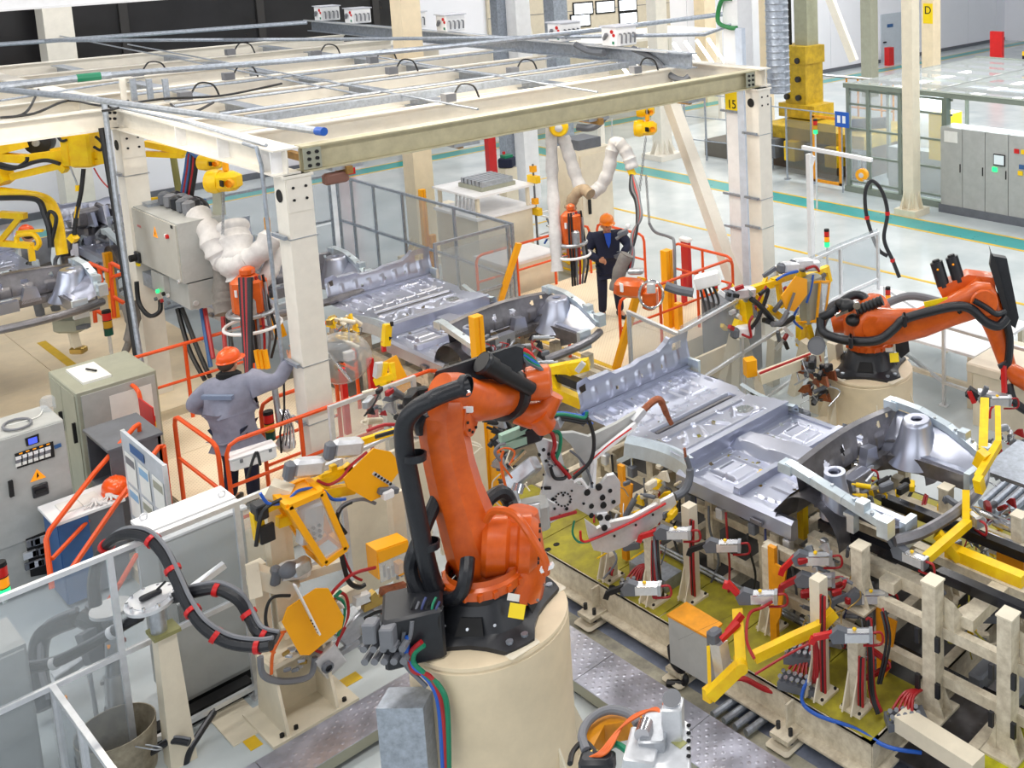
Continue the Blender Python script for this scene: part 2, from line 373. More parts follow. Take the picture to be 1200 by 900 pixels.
# letter plates
for (px, py, yw, s_, lab) in ((912, 5, -30.45, 'D', 'yellow letter plate D on the far tan column'), (919, 5, 0, 'D', 'second yellow letter plate D beside the first'), (1089, 16, 0, 'D', 'yellow letter plate D on the right tan column')):
    q = atx(px, py, -30.45) if px < 1000 else aty(px, py, 35.2)
    t = thing('letter_plate', lab, 'sign', q); hw = .17
    if px < 1000:
        B().bb(q.x, q.y-hw, q.z-.4, q.x+.03, q.y+hw, q.z+.35).build('plate', m_sign, t); text(s_, (q.x+.035, q.y, q.z+.08), (0, 1, 0), (0, 0, 1), .4, m_dark, t)
    else:
        B().bb(q.x-.3, q.y, q.z-.4, q.x+.15, q.y+.03, q.z+.4).build('plate', m_sign, t); text(s_, (q.x-.07, q.y-.01, q.z+.12), (1, 0, 0), (0, 0, 1), .45, m_dark, t)
# slanted braces behind
for (a, b_, lab) in (((-15.2, 13.2, 4.6), (-12.9, 12.95, .4), 'slanted weathered brace running down to the column with the 15 sign'),
                     ((-28.6, 18.8, 8), (-27.6, 19.6, 1), 'slanted white brace behind the control boxes'),
                     ((-20.9, 23.5, 8), (-19.0, 24.1, 3), 'slanted tan brace in the far bay')):
    B().bar(a, b_, .22, .22).build('roof_brace', m_beam, label=lab, cat='brace')
# ventilation duct, spiral wound
q = at(885, 75, 4.6)
t = thing('spiral_duct', 'galvanised spiral ventilation duct dropping to the gantry corner', 'duct', (-12.55, 13.75, 4.0))
dz = [4.0+.12*k for k in range(46)]
B().tube([(-12.55, 13.75, z+e) for z in dz for e in (0, .02, .04, .12*.99)], [r for z in dz for r in (.2, .212, .2, .2)], 18).build('duct_pipe', m_zinc, t)
# pipes across the bay
def pipe(pts, r, m, lab, k=1, cat='pipe', name='conduit_pipe', n=8):
    return B().tube(pts, r, n).build(name, m, label=lab, cat=cat)
pipe([(-13.0, 13.1, 5.25), (-13.6, 13.0, 5.05), (-17, 11.6, 4.95), (-22, 9.5, 4.85), (-28, 7.0, 4.75)], .035, m_zinc, 'long grey conduit crossing above the gantry from the right column')
pipe(smooth([(-12.95, 13.05, 5.7), (-13.15, 13.0, 5.65), (-13.25, 13.0, 5.3), (-13.0, 13.0, 5.2), (-12.8, 13.0, 5.2)]), .04, mat('green_pipe', (40, 130, 70), .4), 'green bent pipe at the foot of the duct')
t = pipe([(-27.5, 14.8, 6.2), (-27.5, 16.4, 6.1), (-27.5, 16.6, 6.3), (-27.5, 16.6, 7.5)], .05, m_blue, 'blue pipe bending up behind the control boxes')
# crane girder at the top left
t = thing('crane_girder', 'white painted crane girder with an orange strip crossing the upper left', 'girder', (-24, 4, 5.6))
B().ibeam((-24.0, -2, 5.55), (-24.0, 12, 5.75), .3, .5, .03).build('girder', m_white, t)
B().bar((-24.0, -2, 6.1), (-24.0, 7.8, 6.22), .3, .06).build('orange_strip', m_orange, t)
# press cell, right background -------------------------------------------------
PXa, PXb = -17.0, -11.0
t = thing('press_cell', 'glazed machine cell with pale frame lit from inside, right background', 'machine cell', (-14.5, 22.5, 0))
fb = B(); zt = 2.75
m_fr = mat('cell_frame', (128, 138, 128), .5, var=.05)
for x in (-17.0, -16.35, -15.35, -13.95): fb.bb(x-.05, 21.25, 0, x+.05, 21.35, zt)
for y in (23, 25, 27): fb.bb(-17.05, y, 0, -16.95, y+.08, zt)
for z in (.25, .95, 1.65, 2.3, zt-.08): fb.bb(-17, 21.28, z, -13.8, 21.33, z+.05)
fb.bb(-17.1, 21.2, 0, -9, 21.4, .14); fb.bb(-17.1, 21.2, zt, -9, 21.4, zt+.12); fb.bb(-17.1, 27.6, zt, -9, 27.8, zt+.12)
for x in (-17, -14.5, -12, -9.5): fb.bb(x-.05, 21.3, zt, x+.05, 27.7, zt+.1)
for y in (22.3, 23.4, 24.5, 25.6, 26.6): fb.bb(-17, y, zt, -9, y+.08, zt+.08)
fb.build('frame', m_fr, t)
B().bb(-13.98, 21.1, 0, -13.85, 21.3, 2.75).build('corner_post', mat('grey_green_post', (110, 122, 112), .5), t)
for (x0, x1) in ((-16.95, -16.4), (-16.3, -15.4), (-15.3, -14.0)): B().bb(x0, 21.30, .2, x1, 21.31, zt).build('pane', m_clear, t)
B().bb(-17, 21.2, zt+.1, -9, 27.8, zt+.11).build('roof_pane', m_clear, t)
B().bb(-16.4, 22.2, .0, -13.9, 24.2, 1.1).build('machine_bed', m_grey, t)
B().bb(-15.9, 22.6, 1.1, -15.3, 23.4, 2.4).build('machine_head', m_white, t)
B().bb(-14.9, 21.9, 1.0, -14.3, 22.5, 2.2).build('machine_arm', m_yel, t)
for k in range(6): B().bb(-16.6+k*1.2, 22.5, 2.55, -16.5+k*1.2, 26.5, 2.62).build('tube_lamp', m_tube, t)
lamp('cell_lamp', (-14.5, 23.6, 2.5), 4, 3, 420, (.85, .96, 1))
B().bb(-12.3, 22.2, 2.0, -10.9, 22.24, 2.72).build('cyan_light_panel', mat('cyan_panel_glow', (60, 190, 220), .4, var=.1, emit=.7), t)  # cyan light panel inside the cell, glow set by emission
# grey switch cabinets
t = thing('switch_cabinet_row', 'row of light grey switch cabinets on a dark plinth at the right edge', 'cabinet', (-12.5, 21.2, 0))
B().bb(-13.95, 20.9, 0, -10, 21.5, .2).build('plinth', m_dgrey, t)
for k in range(6):
    x = -13.9+k*.62; d_ = B().bb(x+.008, 20.92, .2, x+.612, 21.5, 2.1).build('door', m_grey, t)
    B().bb(x+.55, 20.9, 1.05, x+.57, 20.92, 1.25).build('door_handle', m_dark, d_)
d_ = B().bb(-12.42, 20.89, 1.35, -12.12, 20.92, 1.62).build('display', m_dark, t); B().bb(-12.4, 20.88, 1.38, -12.14, 20.89, 1.6).build('screen', mat('pale_screen', (200, 210, 214), .3, var=0, emit=.4), d_)
for k, (mm, z) in enumerate(((m_ledg, 1.2), (m_red, 1.7), (m_yel, 1.7), (m_bluep, 1.35), (m_yel, 1.2))):
    x = (-12.45, -11.88, -11.7, -11.75, -11.78)[k]; B().bb(x, 20.89, z, x+.12, 20.92, z+.1).build('control_button', mm, t)
B().bb(-13.78, 20.9, 1.75, -13.4, 20.915, 2.02).build('notice', m_paper, t)
# barrier and press tool behind it
t = thing('steel_barrier', 'tall grey steel barrier with smoked panes in front of the yellow press', 'barrier', (-18.2, 21.3, 0))
for x in (-21.3, -20.3, -19.2, -18.3, -17.1):
    B().tube([(x, 21.3, 0), (x, 21.3, 2.0)], .03).build('post', m_zinc, t); B().cyl((x, 21.3, 0), (x, 21.3, .03), .1, n=8).build('foot', m_zinc, t)
for z in (.9, 2.0): B().tube([(-21.3, 21.3, z), (-17.1, 21.3, z)], .02, 6).build('rail', m_zinc, t)
for x in (-19.2, -18.3): B().bb(x+.04, 21.29, .2, x+.86, 21.3, 1.7).build('pane', m_pane2, t)
fb = B(); fb.bb(-18.2, 21.22, .1, -18.12, 21.28, 1.9); fb.bb(-17.3, 21.22, .1, -17.22, 21.28, 1.9); fb.bb(-18.2, 21.22, 1.85, -17.22, 21.28, 1.92); fb.bb(-18.2, 21.22, .1, -17.22, 21.28, .17)
fb.build('gate_frame', m_ochre, t)
t = thing('press_column', 'cream press column with chain and yellow bolted slide block', 'machine', (-20.6, 23.8, 0))
B().bb(-20.85, 23.6, 1.5, -20.35, 24.1, 9).build('shaft', mat('olive_grey', (160, 162, 140), .5), t)
B().bb(-21.1, 23.5, 1.5, -20.95, 23.6, 9).build('chain', m_black, t)
yb = B(); yb.bb(-21.25, 23.26, 2.9, -20.15, 24.14, 3.42); yb.bb(-21.0, 23.3, 1.5, -20.2, 24.1, 3.3); yb.bb(-21.2, 23.2, 1.3, -19.8, 24.1, 1.7); yb.build('slide_block', mat('press_yellow', (190, 158, 30), .5, var=.15), t)
for k in range(6): B().cyl((-20.9+(k % 2)*.45, 23.3, 1.9+(k//2)*.55), (-20.9+(k % 2)*.45, 23.2, 1.9+(k//2)*.55), .09, n=8).build('bolt', m_blackm, t)
t = thing('press_table', 'large yellow and brown press tool table behind the steel barrier', 'machine', (-18.6, 23.5, 0))
B().bb(-21.0, 22.2, .9, -17.2, 24.6, 1.25).build('table_top', mat('press_yellow_worn', (196, 164, 34), .5, var=.2), t)
B().bb(-20.8, 22.4, .0, -17.4, 24.3, .9).build('bed', mat('brown_machine', (96, 80, 66), .6, var=.2), t)
for k in range(5): B().bb(-20.6+k*.75, 21.9, .35, -20.2+k*.75, 22.4, .9).build('clamp_block', m_yel if k % 2 else m_dgrey, t)
B().cyl((-18.2, 22.8, 1.4), (-17.2, 23.2, 1.5), .16, n=12).build('roller', m_black, t)
t = thing('blue_sign_stand', 'blue information sign on a pole by the press cell', 'sign', (-17.0, 21.0, 0))
B().tube([(-17, 21, 0), (-17, 21, 1.9)], .02).build('pole', m_zinc, t); B().bb(-17.2, 20.97, 1.75, -16.75, 21.0, 2.15).build('sign_plate', m_blue, t)
B().bb(-17.12, 20.965, 1.86, -17.02, 20.97, 2.05).build('pictogram', m_white, t); B().bb(-16.95, 20.965, 1.86, -16.85, 20.97, 2.05).build('pictogram', m_white, t)
# guard rails beyond the press
t = thing('walkway_rail', 'long grey and ochre hand rail in the far bay', 'railing', (-20, 25.5, 0))
B().tube([(-23, 25.6, 2.2), (-13, 25.6, 2.3)], .045, 6).build('rail', m_steel, t)
for k in range(5): B().tube([(-20.5+k*.45, 25.6, .5), (-20.5+k*.45, 25.6, 2.2)], .03, 6).build('post', m_ochre, t)
B().tube([(-20.5, 25.6, 1.3), (-18.7, 25.6, 1.3)], .03, 6).build('rail', m_ochre, t)
t = thing('mesh_stand', 'grey railing around the dark pallets beyond the teal line', 'railing', (-21, 23, 0))
for k in range(5): B().tube([(-23.6+k*.8, 21.6+.1*k, 0), (-23.6+k*.8, 21.6+.1*k, 2.1)], .03, 6).build('post', m_zinc, t)
for z in (.6, 1.3, 2.0): B().tube([(-23.6, 21.6, z), (-20.4, 22.0, z)], .02, 6).build('rail', m_zinc, t)
B().bb(-23.4, 22.2, 0, -21, 24.5, .5).build('pallet_block', mat('dusty_grey', (110, 106, 98), .7), t)
# red posts, extinguishers
def ext(x, y, z, lab):
    t = thing('fire_extinguisher', lab, 'extinguisher', (x, y, z)); B().lathe([(0, 0), (.14, 0), (.14, .75), (.06, .9), (.05, 1.0)], (x, y, z)).build('cylinder', m_red, t); B().bb(x-.05, y-.1, z+1, x+.05, y+.1, z+1.08).build('valve', m_dark, t)
q = aty(1163, 55, 40); ext(q.x, 40, 0, 'red fire extinguisher by the far right columns')
B().bb(q.x-.25, 40.2, 0, q.x+.35, 40.4, 2.2).build('hydrant_cabinet', m_red, label='tall red hydrant box by the far right wall', cat='cabinet')
t = thing('hazard_post', 'short post with yellow and black hazard bands, far right', 'post', (q.x+1.6, 40, 0))
for k in range(8): B().bb(q.x+1.5, 39.95, k*.18, q.x+1.75, 40.1, k*.18+.18).build('band', m_yel if k % 2 else m_dark, t)
B().bb(-31.2, 42, 0, -30.9, 42.4, .9).build('waste_bin', m_red, label='small red bin by the far wall door', cat='bin')
for (px, py, zt_, lab) in ((402, 205, 2.2, 'tall red panel leaning on the tan column'), ):
    q = at(px+3, py, 0); B().bb(q.x-.1, q.y-.25, 0, q.x+.1, q.y+.25, 4.0).build('red_fire_board', m_red, label='tall red fire equipment board beside the tan column', cat='board')
q = at(577, 207, 0); B().bb(q.x-.1, q.y-.12, 0, q.x+.1, q.y+.12, 1.5).build('red_post', m_red, label='red post beside the white column near the wash machine', cat='post')
# far left-hand grey gates seen under the gantry
for (px, w_) in ((455, 1.6), (500, 2.2)):
    q = atx(px, 150, -31.9); B().bb(-31.9, q.y-w_/2, 0, -31.8, q.y+w_/2, 2.6).build('roller_gate', m_grey, label='grey gate in the far wall, %s of two' % ('left' if px < 480 else 'right'), cat='gate')
t = thing('yellow_press_post', 'long row of parked machine lamps', 'lamp', (0, 0, 0)); bpy.data.objects.remove(t)
# overhead hall tubes seen above the right cell
t = thing('far_walkway', 'dark far walkway with railing at the upper right edge', 'walkway', (-14, 38, 0))
B().bb(-16, 37, 0, -4, 39, .8).build('deck', m_dgrey, t)
for k in range(10): B().tube([(-16+k, 37, .8), (-16+k, 37, 1.9)], .03, 6).build('post', m_blackm, t)
B().tube([(-16, 37, 1.9), (-6, 37, 1.9)], .04, 6).build('rail', m_blackm, t)
# white arm crane with balancer and the loop of black hose
t = thing('jib_stand', 'white jib post with a sloping arm standing on the aisle floor', 'jib', (-12.9, 15.6, 0))
J = aty(965, 300, 15.4)
J = Vector((-13.3, 15.4, 0))
B().bb(J.x-.05, J.y-.05, 0, J.x+.05, J.y+.05, 2.5).build('post', m_white, t)
B().prism([(-.05, 2.0), (.12, 2.45), (-.05, 2.5)], (J.x, J.y+.02, 0), (1, 0, 0), (0, 0, 1), -.04).build('gusset', m_white, t)
B().bar((J.x-.15, J.y-.02, 2.62), (J.x+1.35, J.y+.25, 2.5), .08, .07).build('arm', m_white, t)
q = Vector((J.x+1.15, J.y+.2, 2.2))
t = thing('balancer', 'small yellow spring balancer hanging from the white jib arm', 'balancer', q)
B().lathe([(0, -.06), (.12, -.05), (.12, .05), (0, .06)], q, (.3, -1, 0)).build('drum', m_amber, t); B().lathe([(0, -.07), (.05, -.065), (.05, .065), (0, .07)], q, (.3, -1, 0)).build('hub', m_alu, t)
B().tube([q+V(0, 0, .1), q+V(0, 0, .3)], .01, 6).build('hook', m_steel, t)
lp = [pd(x, y, 18.3) for x, y in ((1040, 300), (1028, 290), (1016, 255), (1014, 225), (1022, 212), (1034, 225), (1040, 250), (1036, 280), (1046, 305), (1054, 325))]
t = thing('hose_loop', 'black bundled hose looping down from the balancer', 'hose', q+V(0, 0, -.4)); B().tube(smooth(lp), .035).build('hose', m_hose, t)
for i in (2, 6, 8): B().cyl(lp[i]-V(0, 0, .03), lp[i]+V(0, 0, .03), .042).build('hose_tie', m_red, t)
B().tube([q+V(0, 0, -.1), pd(1022, 212, 18.3)], .008, 5).build('cord', m_steel, t)
# ================================================================ gantry over the line
GZ = 4.27; GT = GZ+.3
gx0, gx1 = -12.15, -17.2
def beam(name, p, q, w_, h, m, t, up=(0, 0, 1)): return B().ibeam(p, q, w_, h, .02, up).build(name, m, t)
G = thing('steel_gantry', 'cream steel gantry frame spanning the welding line overhead', 'gantry', (-12.15, 5.1, GZ))
beam('front_beam', (gx0+.012, 5.25, GZ-.006), (gx0+.012, 12.72, GZ-.006), .19, .3, mat('front_beam_paint', (196, 188, 156), .5, var=.08), G)
beam('side_beam', (gx0+.1, 5.08, GZ), (-17.3, 5.08, GZ), .28, .3, m_beam, G)
beam('side_beam', (-17.3, 5.08, GZ), (-30, 5.0, GZ), .28, .3, m_beam, G)
beam('left_beam', (gx1, -1, GZ), (gx1, 5.0, GZ), .2, .3, m_beam, G)
beam('side_beam', (gx0+.14, 12.85, GZ), (-15.2, 12.9, GZ), .25, .3, m_beam, G)
for k, x in enumerate((-13.6, -15.3, -17.2, -19.0, -21.0, -23.0, -25.2)):
    beam('cross_beam', (x, 5.2 if x > -17 else (5.2 if k == 2 else 0), GZ+.02), (x, 12.2, GZ+.02), .16, .26, m_beam, G)
for y in (6.4, 8.3, 10.3):
    for (xa, xb) in ((-13.7, -15.2), (-15.4, -17.1), (-17.3, -18.9), (-19.1, -20.9), (-21.1, -22.9), (-23.1, -25.1)):
        if y == 6.4 and xa > -15: continue
        B().ibeam((xa, y, GZ+.05), (xb, y, GZ+.05), .2, .16, .015).build('stringer', m_zinc, G)
for y in (1.2, 3.2):
    for (xa, xb) in ((-21.1, -22.9), (-19.1, -20.9), (-17.3, -18.9)): B().ibeam((xa, y, GZ+.05), (xb, y, GZ+.05), .2, .16, .015).build('stringer', m_zinc, G)
# channel that carries the boxes
B().ibeam((-13.2, 12.3, GT-.02), (-27, 12.3, GT-.02), .25, .26, .02).build('box_channel', m_zinc, G)
B().bb(-27, 12.1, GT+.24, -13.6, 12.13, GT+.27).build('cable_tray', m_alu, G)
# galvanised unistrut across
B().bar((-14.35, 5.6, GT+.02), (-14.35, 12.0, GT+.02), .14, .1).build('strut_channel', m_zinc, G)
# bolt plates
for (x, y) in ((gx0+.11, 5.35), (gx0+.11, 12.5)):
    B().bb(x, y-.1, GZ+.03, x+.012, y+.1, GZ+.27).build('joint_plate', m_greyg, G)
    for i in range(3):
        for j in range(2): B().cyl((x+.012, y-.04+.09*j, GZ+.07+.075*i), (x+.03, y-.04+.09*j, GZ+.07+.075*i), .022, n=6).build('bolt', m_dark, G)
for (px, py) in ((128, 132), (134, 132), (128, 139), (134, 139), (128, 125), (134, 125)):
    q = atx(px, py, gx1+.1); B().cyl(q, q+V(.03, 0, 0), .022, n=6).build('bolt', m_dark, G)
# stiffeners on the side beam
for x in (gx0-.25, gx0-.02, -13.6, -14.9): B().bb(x, 4.95, GZ+.02, x+.015, 5.07, GZ+.28).build('stiffener', m_white, G)
# junction boxes with loops hanging on cross beams
for (x, y) in ((-13.6, 8.0), (-13.6, 11.4), (-17.2, 9.1), (-19.0, 7.2), (-17.2, 5.9), (-21, 6.5), (-15.3, 10.2), (-19, 9.7), (-21, 9.6), (-23, 8.8)):
    B().bb(x-.07, y-.08, GT-.05, x+.07, y+.08, GT+.1).build('junction_box', m_cable, G)
    B().tube(smooth([(x, y+.08, GT+.05), (x, y+.2, GT+.2), (x+.03, y+.38, GT+.16), (x+.05, y+.45, GT-.02)]), .014, 6).build('cable_loop', m_black, G)
# wooden / brass underslung rails with trolleys
for (y, x0, x1) in ((5.75, -12.0, -13.9), (7.3, -12.2, -14.3), (9.4, -12.0, -14.8), (11.3, -12.2, -14.8)):
    B().bar((x0, y, GZ-.06), (x1, y, GZ-.06), .07, .09).build('trolley_rail', mat('brass_rail', (176, 134, 70), .45, .3, var=.2) if y == 5.75 else bpy.data.materials['brass_rail'], G)
    B().bb(gx0-.1, y-.18, GZ-.05, gx0+.1, y+.18, GZ-.005).build('trolley_clamp', m_steel, G)
q = at(375, 201, GZ-.15); B().cbox((gx0+.05, 5.62, GZ-.14), (.12, .28, .13), .02).build('festoon_block', mat('brown_block', (132, 92, 80), .5), G)
# conduit tubes on top
tt = thing('conduit_run', 'grey steel conduits with blue end caps clipped on top of the gantry', 'conduit', (-13, 5.3, GT))
B().tube([(-12.3, 5.55, GT+.1), (-14.3, 5.1, GT+.16), (-16.6, 4.5, GT+.25), (-20, 3.2, GT+.42)], .045, 8).build('conduit', m_zinc, tt)
B().cyl((-12.3, 5.55, GT+.1), (-12.18, 5.575, GT+.1), .05).build('end_cap', m_blue, tt)
B().tube([pd(0, 300/3, 15), pd(150, 86, 16.0), pd(330, 72, 17.0), pd(520, 55, 18.4), pd(700, 35, 19.8), pd(860, 15, 21)], .045, 8).build('conduit', m_zinc, tt)
B().tube([pd(0, 103, 14.6), pd(90, 92, 15.2), pd(130, 88, 15.5)], .055, 8).build('conduit', m_zinc, tt)
B().tube([pd(90, 92, 15.2), pd(118, 89, 15.4)], .06, 8).build('green_sleeve', m_green, tt)
for px in (146, 158, 177, 196): 
    q = at(px, 118, GT); B().bar(q, q+V(0, 0, .32), .07, .05).build('support_foot', m_zinc if px > 150 else m_beam, tt)
B().tube([(-12.35, 5.0, GT+.02), (-14.6, 5.0, GT+.05), (-17.4, 4.9, GT+.05)], .02, 6).build('conduit', m_zinc, tt)
B().tube([pd(0, 52, 24), pd(200, 38, 25), pd(360, 26, 26)], .05, 6).build('conduit', m_zinc, tt)
# black cables draped over
for pts in ([(0, 138), (40, 133), (80, 118), (125, 124), (190, 116), (260, 112), (330, 98)], [(200, 122), (212, 131), (230, 130), (250, 120)], [(120, 130), (140, 126), (150, 118)], [(0, 138), (30, 132), (45, 105)]):
    B().tube(smooth([at(x, y, GT+.05) for x, y in pts]), .018, 6).build('draped_cable', m_black, tt)
# control boxes on the channel -------------------------------------------------
def cbx(px, py, lab):
    q = at(px, py, GT+.28); q.y = 12.3; q.x = aty(px, py, 12.3).x
    s_ = .95 if px > 600 else .9
    t = thing('switch_box', lab, 'switch box', q, 'white switch boxes on the gantry channel')
    B().cbox((q.x, q.y, q.z+.17), (.42*s_, .5*s_, .34), .01).build('housing', m_white, t)
    B().bb(q.x-.24*s_, q.y-.28*s_, q.z+.34, q.x+.24*s_, q.y+.28*s_, q.z+.36).build('lid', mat('pale_lid', (206, 208, 218), .5) if 'pale_lid' not in bpy.data.materials else bpy.data.materials['pale_lid'], t)
    B().bar((q.x-.12, q.y-.26*s_, q.z+.12), (q.x+.0, q.y-.3*s_, q.z+.22), .05, .05).build('switch_lever', m_cable, t)
    B().cyl((q.x+.1, q.y-.25*s_, q.z+.26), (q.x+.1, q.y-.27*s_, q.z+.26), .035, n=8).build('lamp_red', m_ledr, t); B().cyl((q.x+.15, q.y-.25*s_, q.z+.2), (q.x+.15, q.y-.27*s_, q.z+.2), .03, n=8).build('lamp_red', m_ledr, t)
    B().bb(q.x+.1, q.y-.26*s_, q.z+.04, q.x+.15, q.y-.245*s_, q.z+.09).build('green_tab', m_green, t)
    for k in range(4): B().tube(smooth([(q.x+.21*s_, q.y-.15+.1*k, q.z+.22), (q.x+.27*s_, q.y-.15+.1*k, q.z+.2), (q.x+.26*s_, q.y-.15+.1*k, q.z+.05)]), .016, 6).build('cable_gland', m_cable, t)
    return t
labs = ('farthest white switch box on the gantry channel, leftmost', 'second white switch box from the left end of the channel', 'third white switch box, in the middle of the channel row', 'fourth white switch box, just left of the grey column foot', 'fifth white switch box with a thick cable, right of the column', 'nearest white switch box with a thick black cable to the gantry corner')
for (px, py), l_ in zip(((385, 33), (421, 37), (485, 46), (530, 51), (663, 63), (727, 71)), labs): cbx(px, py+2, l_)
hose('thick_cable', [pd(742, 57, 18.9), pd(765, 68, 18.6), pd(785, 88, 18.2), pd(800, 94, 18), pd(808, 90, 18)], .06, m_dgrey, label='thick dark cable arching from the nearest switch box to the corner', cat='cable')
hose('thick_cable', [pd(675, 52, 19.6), pd(690, 60, 19.4), pd(708, 62, 19.1)], .06, m_dgrey, label='thick dark cable between the two nearest switch boxes', cat='cable')
# pillars -------------------------------------------------------------------
def pillar(x, y, lab, w_=.29, zc=(2.9, 1.55, 1.05)):
    t = thing('gantry_pillar', lab, 'pillar', (x, y, 0), 'pillars of the gantry')
    B().bb(x-w_/2, y-w_/2, 0, x+w_/2, y+w_/2, GZ).build('shaft', m_beam, t)
    B().bb(x-w_/2-.02, y-w_/2-.02, GZ-.03, x+w_/2+.02, y+w_/2+.02, GZ).build('cap_plate', m_beam, t)
    B().bb(x-w_/2-.15, y-w_/2-.15, 0, x+w_/2+.15, y+w_/2+.15, .03).build('base_plate', m_beam, t)
    B().bb(x+w_/2, y-w_/2+.01, GZ-.42, x+w_/2+.012, y+w_/2-.01, GZ-.04).build('joint_plate', m_beam, t)
    for i in (0, 1):
        for j in (0, 1): B().cyl((x+w_/2+.01, y-.07+.14*i, GZ-.28+.14*j), (x+w_/2+.022, y-.07+.14*i, GZ-.28+.14*j), .016, n=8).build('bolt', m_dark, t)
    B().lathe([(0, 0), (.075, 0), (.075, .006)], (x-.02, y-w_/2-.003, GZ-.24), (0, -1, 0), 16).build('access_hole', m_dark, t)
    for z in zc:
        B().bb(x-w_/2-.05, y-w_/2-.06, z, x+w_/2-.02, y-w_/2-.02, z+.04).build('clamp_rail', m_zinc, t)
        B().bb(x-w_/2-.01, y-w_/2-.01, z-.01, x+w_/2+.01, y+w_/2+.02, z).build('clamp_band', m_steel, t)
    return t
P2 = pillar(-12.15, 5.16, 'foreground cream pillar beside the worker in grey', zc=(3.55, 2.05, 1.35))
P1 = pillar(-17.2, 5.12, 'cream pillar carrying the large grey electrical box', zc=(3.6,))
P3 = pillar(-12.05, 12.68, 'cream pillar at the right corner of the gantry in front of the white column', zc=(3.5, 2.4, 1.9))
# small tubes on the pillars
for (a, lab) in (([pd(372/1, 345, 0)]*0, ''),):
    pass
tt = thing('pillar_conduit', 'thin steel tube running down the foreground pillar', 'conduit', (-12.3, 4.95, 0))
B().tube([(-12.7, 4.9, GZ+.32), (-12.42, 4.92, GZ+.3), (-12.36, 4.93, GZ+.1), (-12.36, 4.94, 1.9)], .022, 8).build('tube', m_zinc, tt)
B().tube([(-12.36, 4.94, 1.9), (-12.34, 4.9, 1.5), (-12.4, 4.85, 1.2), (-12.42, 4.85, .95)], .012, 6).build('cable', m_black, tt)
tt = thing('pillar_conduit', 'thick black cable and grey tube running down the rear left pillar', 'conduit', (-17.0, 4.7, 0))
B().tube([pd(122, 120, 14.6), pd(137, 240, 14.6), pd(150, 330, 14.5), pd(168, 440, 14.3)], .035, 8).build('tube', m_zinc, tt)
B().tube(smooth([pd(119, 150, 14.7), pd(129, 210, 14.7), pd(140, 280, 14.6), pd(155, 385, 14.4), pd(165, 450, 14.3), pd(172, 510, 14.1)]), .04, 8).build('cable', m_black, tt)
# ================================================================ car underbodies (X rear -9.45 ... front -5.1, centre line Y 7.7)
def bump1(d, w_): return max(0.0, min(1.0, (w_-abs(d))/(.35*w_)+.0)) if abs(d) < w_ else 0.0
def rib(x, y, x0, y0, x1, y1, w_, h):        # raised bead from (x0,y0) to (x1,y1)
    dx, dy = x1-x0, y1-y0; L2 = dx*dx+dy*dy; t = 0 if L2 == 0 else max(0, min(1, ((x-x0)*dx+(y-y0)*dy)/L2))
    d = math.hypot(x-x0-dx*t, y-y0-dy*t); return h*max(0, min(1, (w_-d)/(.45*w_))) if d < w_ else 0
YC = 7.7
rr = random.Random(3)
ribs_rear = []
for k in range(8):
    y = 7.0+k*.2
    if k in (3, 4): continue
    ribs_rear.append((-9.35, y, -9.12, y, .02, .014)); ribs_rear.append((-9.02, y+.02, -8.86, y+.02, .018, .012))
ribs_rear += [(-8.95, 7.35, -8.62, 7.35, .018, .012), (-8.8, 7.55, -8.62, 7.55, .02, .014), (-9.2, 7.9, -8.8, 7.9, .02, .012), (-9.2, 8.2, -8.95, 8.2, .02, .012), (-9.2, 7.9, -9.2, 8.2, .02, .012), (-8.8, 8.0, -8.8, 8.25, .02, .014), (-8.7, 7.1, -8.7, 8.3, .012, .01),
              (-8.2, 7.05, -8.2, 8.2, .02, .014), (-7.95, 7.1, -8.15, 7.25, .03, .014), (-7.9, 7.35, -8.12, 7.45, .025, .013), (-8.12, 7.6, -7.9, 7.7, .02, .013), (-7.98, 7.85, -8.15, 8.0, .02, .013), (-7.86, 7.0, -7.86, 8.2, .02, .01)]
ribs_rear += [(-9.3, 6.95+.11*k, -9.12+.02*(k % 3), 6.95+.11*k, .012, .009) for k in range(14)] + [(-8.75, 7.0+.17*k, -8.6, 7.0+.17*k, .014, .01) for k in range(8)] + [(-8.22+.1*(k % 3), 7.02+.13*k, -8.15+.1*(k % 3), 7.06+.13*k, .016, .012) for k in range(9)]
def z_rear(x, y):
    z = 1.5
    for r_ in ribs_rear: z += 1.5*rib(x, y, *r_)
    if -8.52 < x < -8.38 and 7.1 < y < 8.3: z -= .05*min(1, (min(x+8.52, -8.38-x))/.02)
    if x > -8.3: z += .025*min(1, (x+8.3)/.04)
    d = math.hypot(x+8.0, y-8.05)
    if d < .16: z += .012*min(1, (.16-d)/.03)
    return z
def hole_rear(x, y):
    if math.hypot(x+8.0, y-8.05) < .095: return True
    if x < -8.6 and math.hypot(x+8.9, y-7.68) < .03: return True
    for (hx, hy, hr) in ((-8.05, 7.6, .03), (-7.95, 7.3, .02), (-9.28, 7.5, .02), (-9.3, 8.1, .02), (-8.6, 7.3, .018)):
        if math.hypot(x-hx, y-hy) < hr: return True
    lo = 6.88+(.0 if x < -8.5 else -.0); hi = 8.48
    # narrowing over the rear wheelhouses
    if x > -8.55 and x < -7.95:
        k = math.sin(min(1, (x+8.55)/.6)*PI); lo += .12*k; hi -= .1*k
    return y < lo or y > hi
ribs_front = []
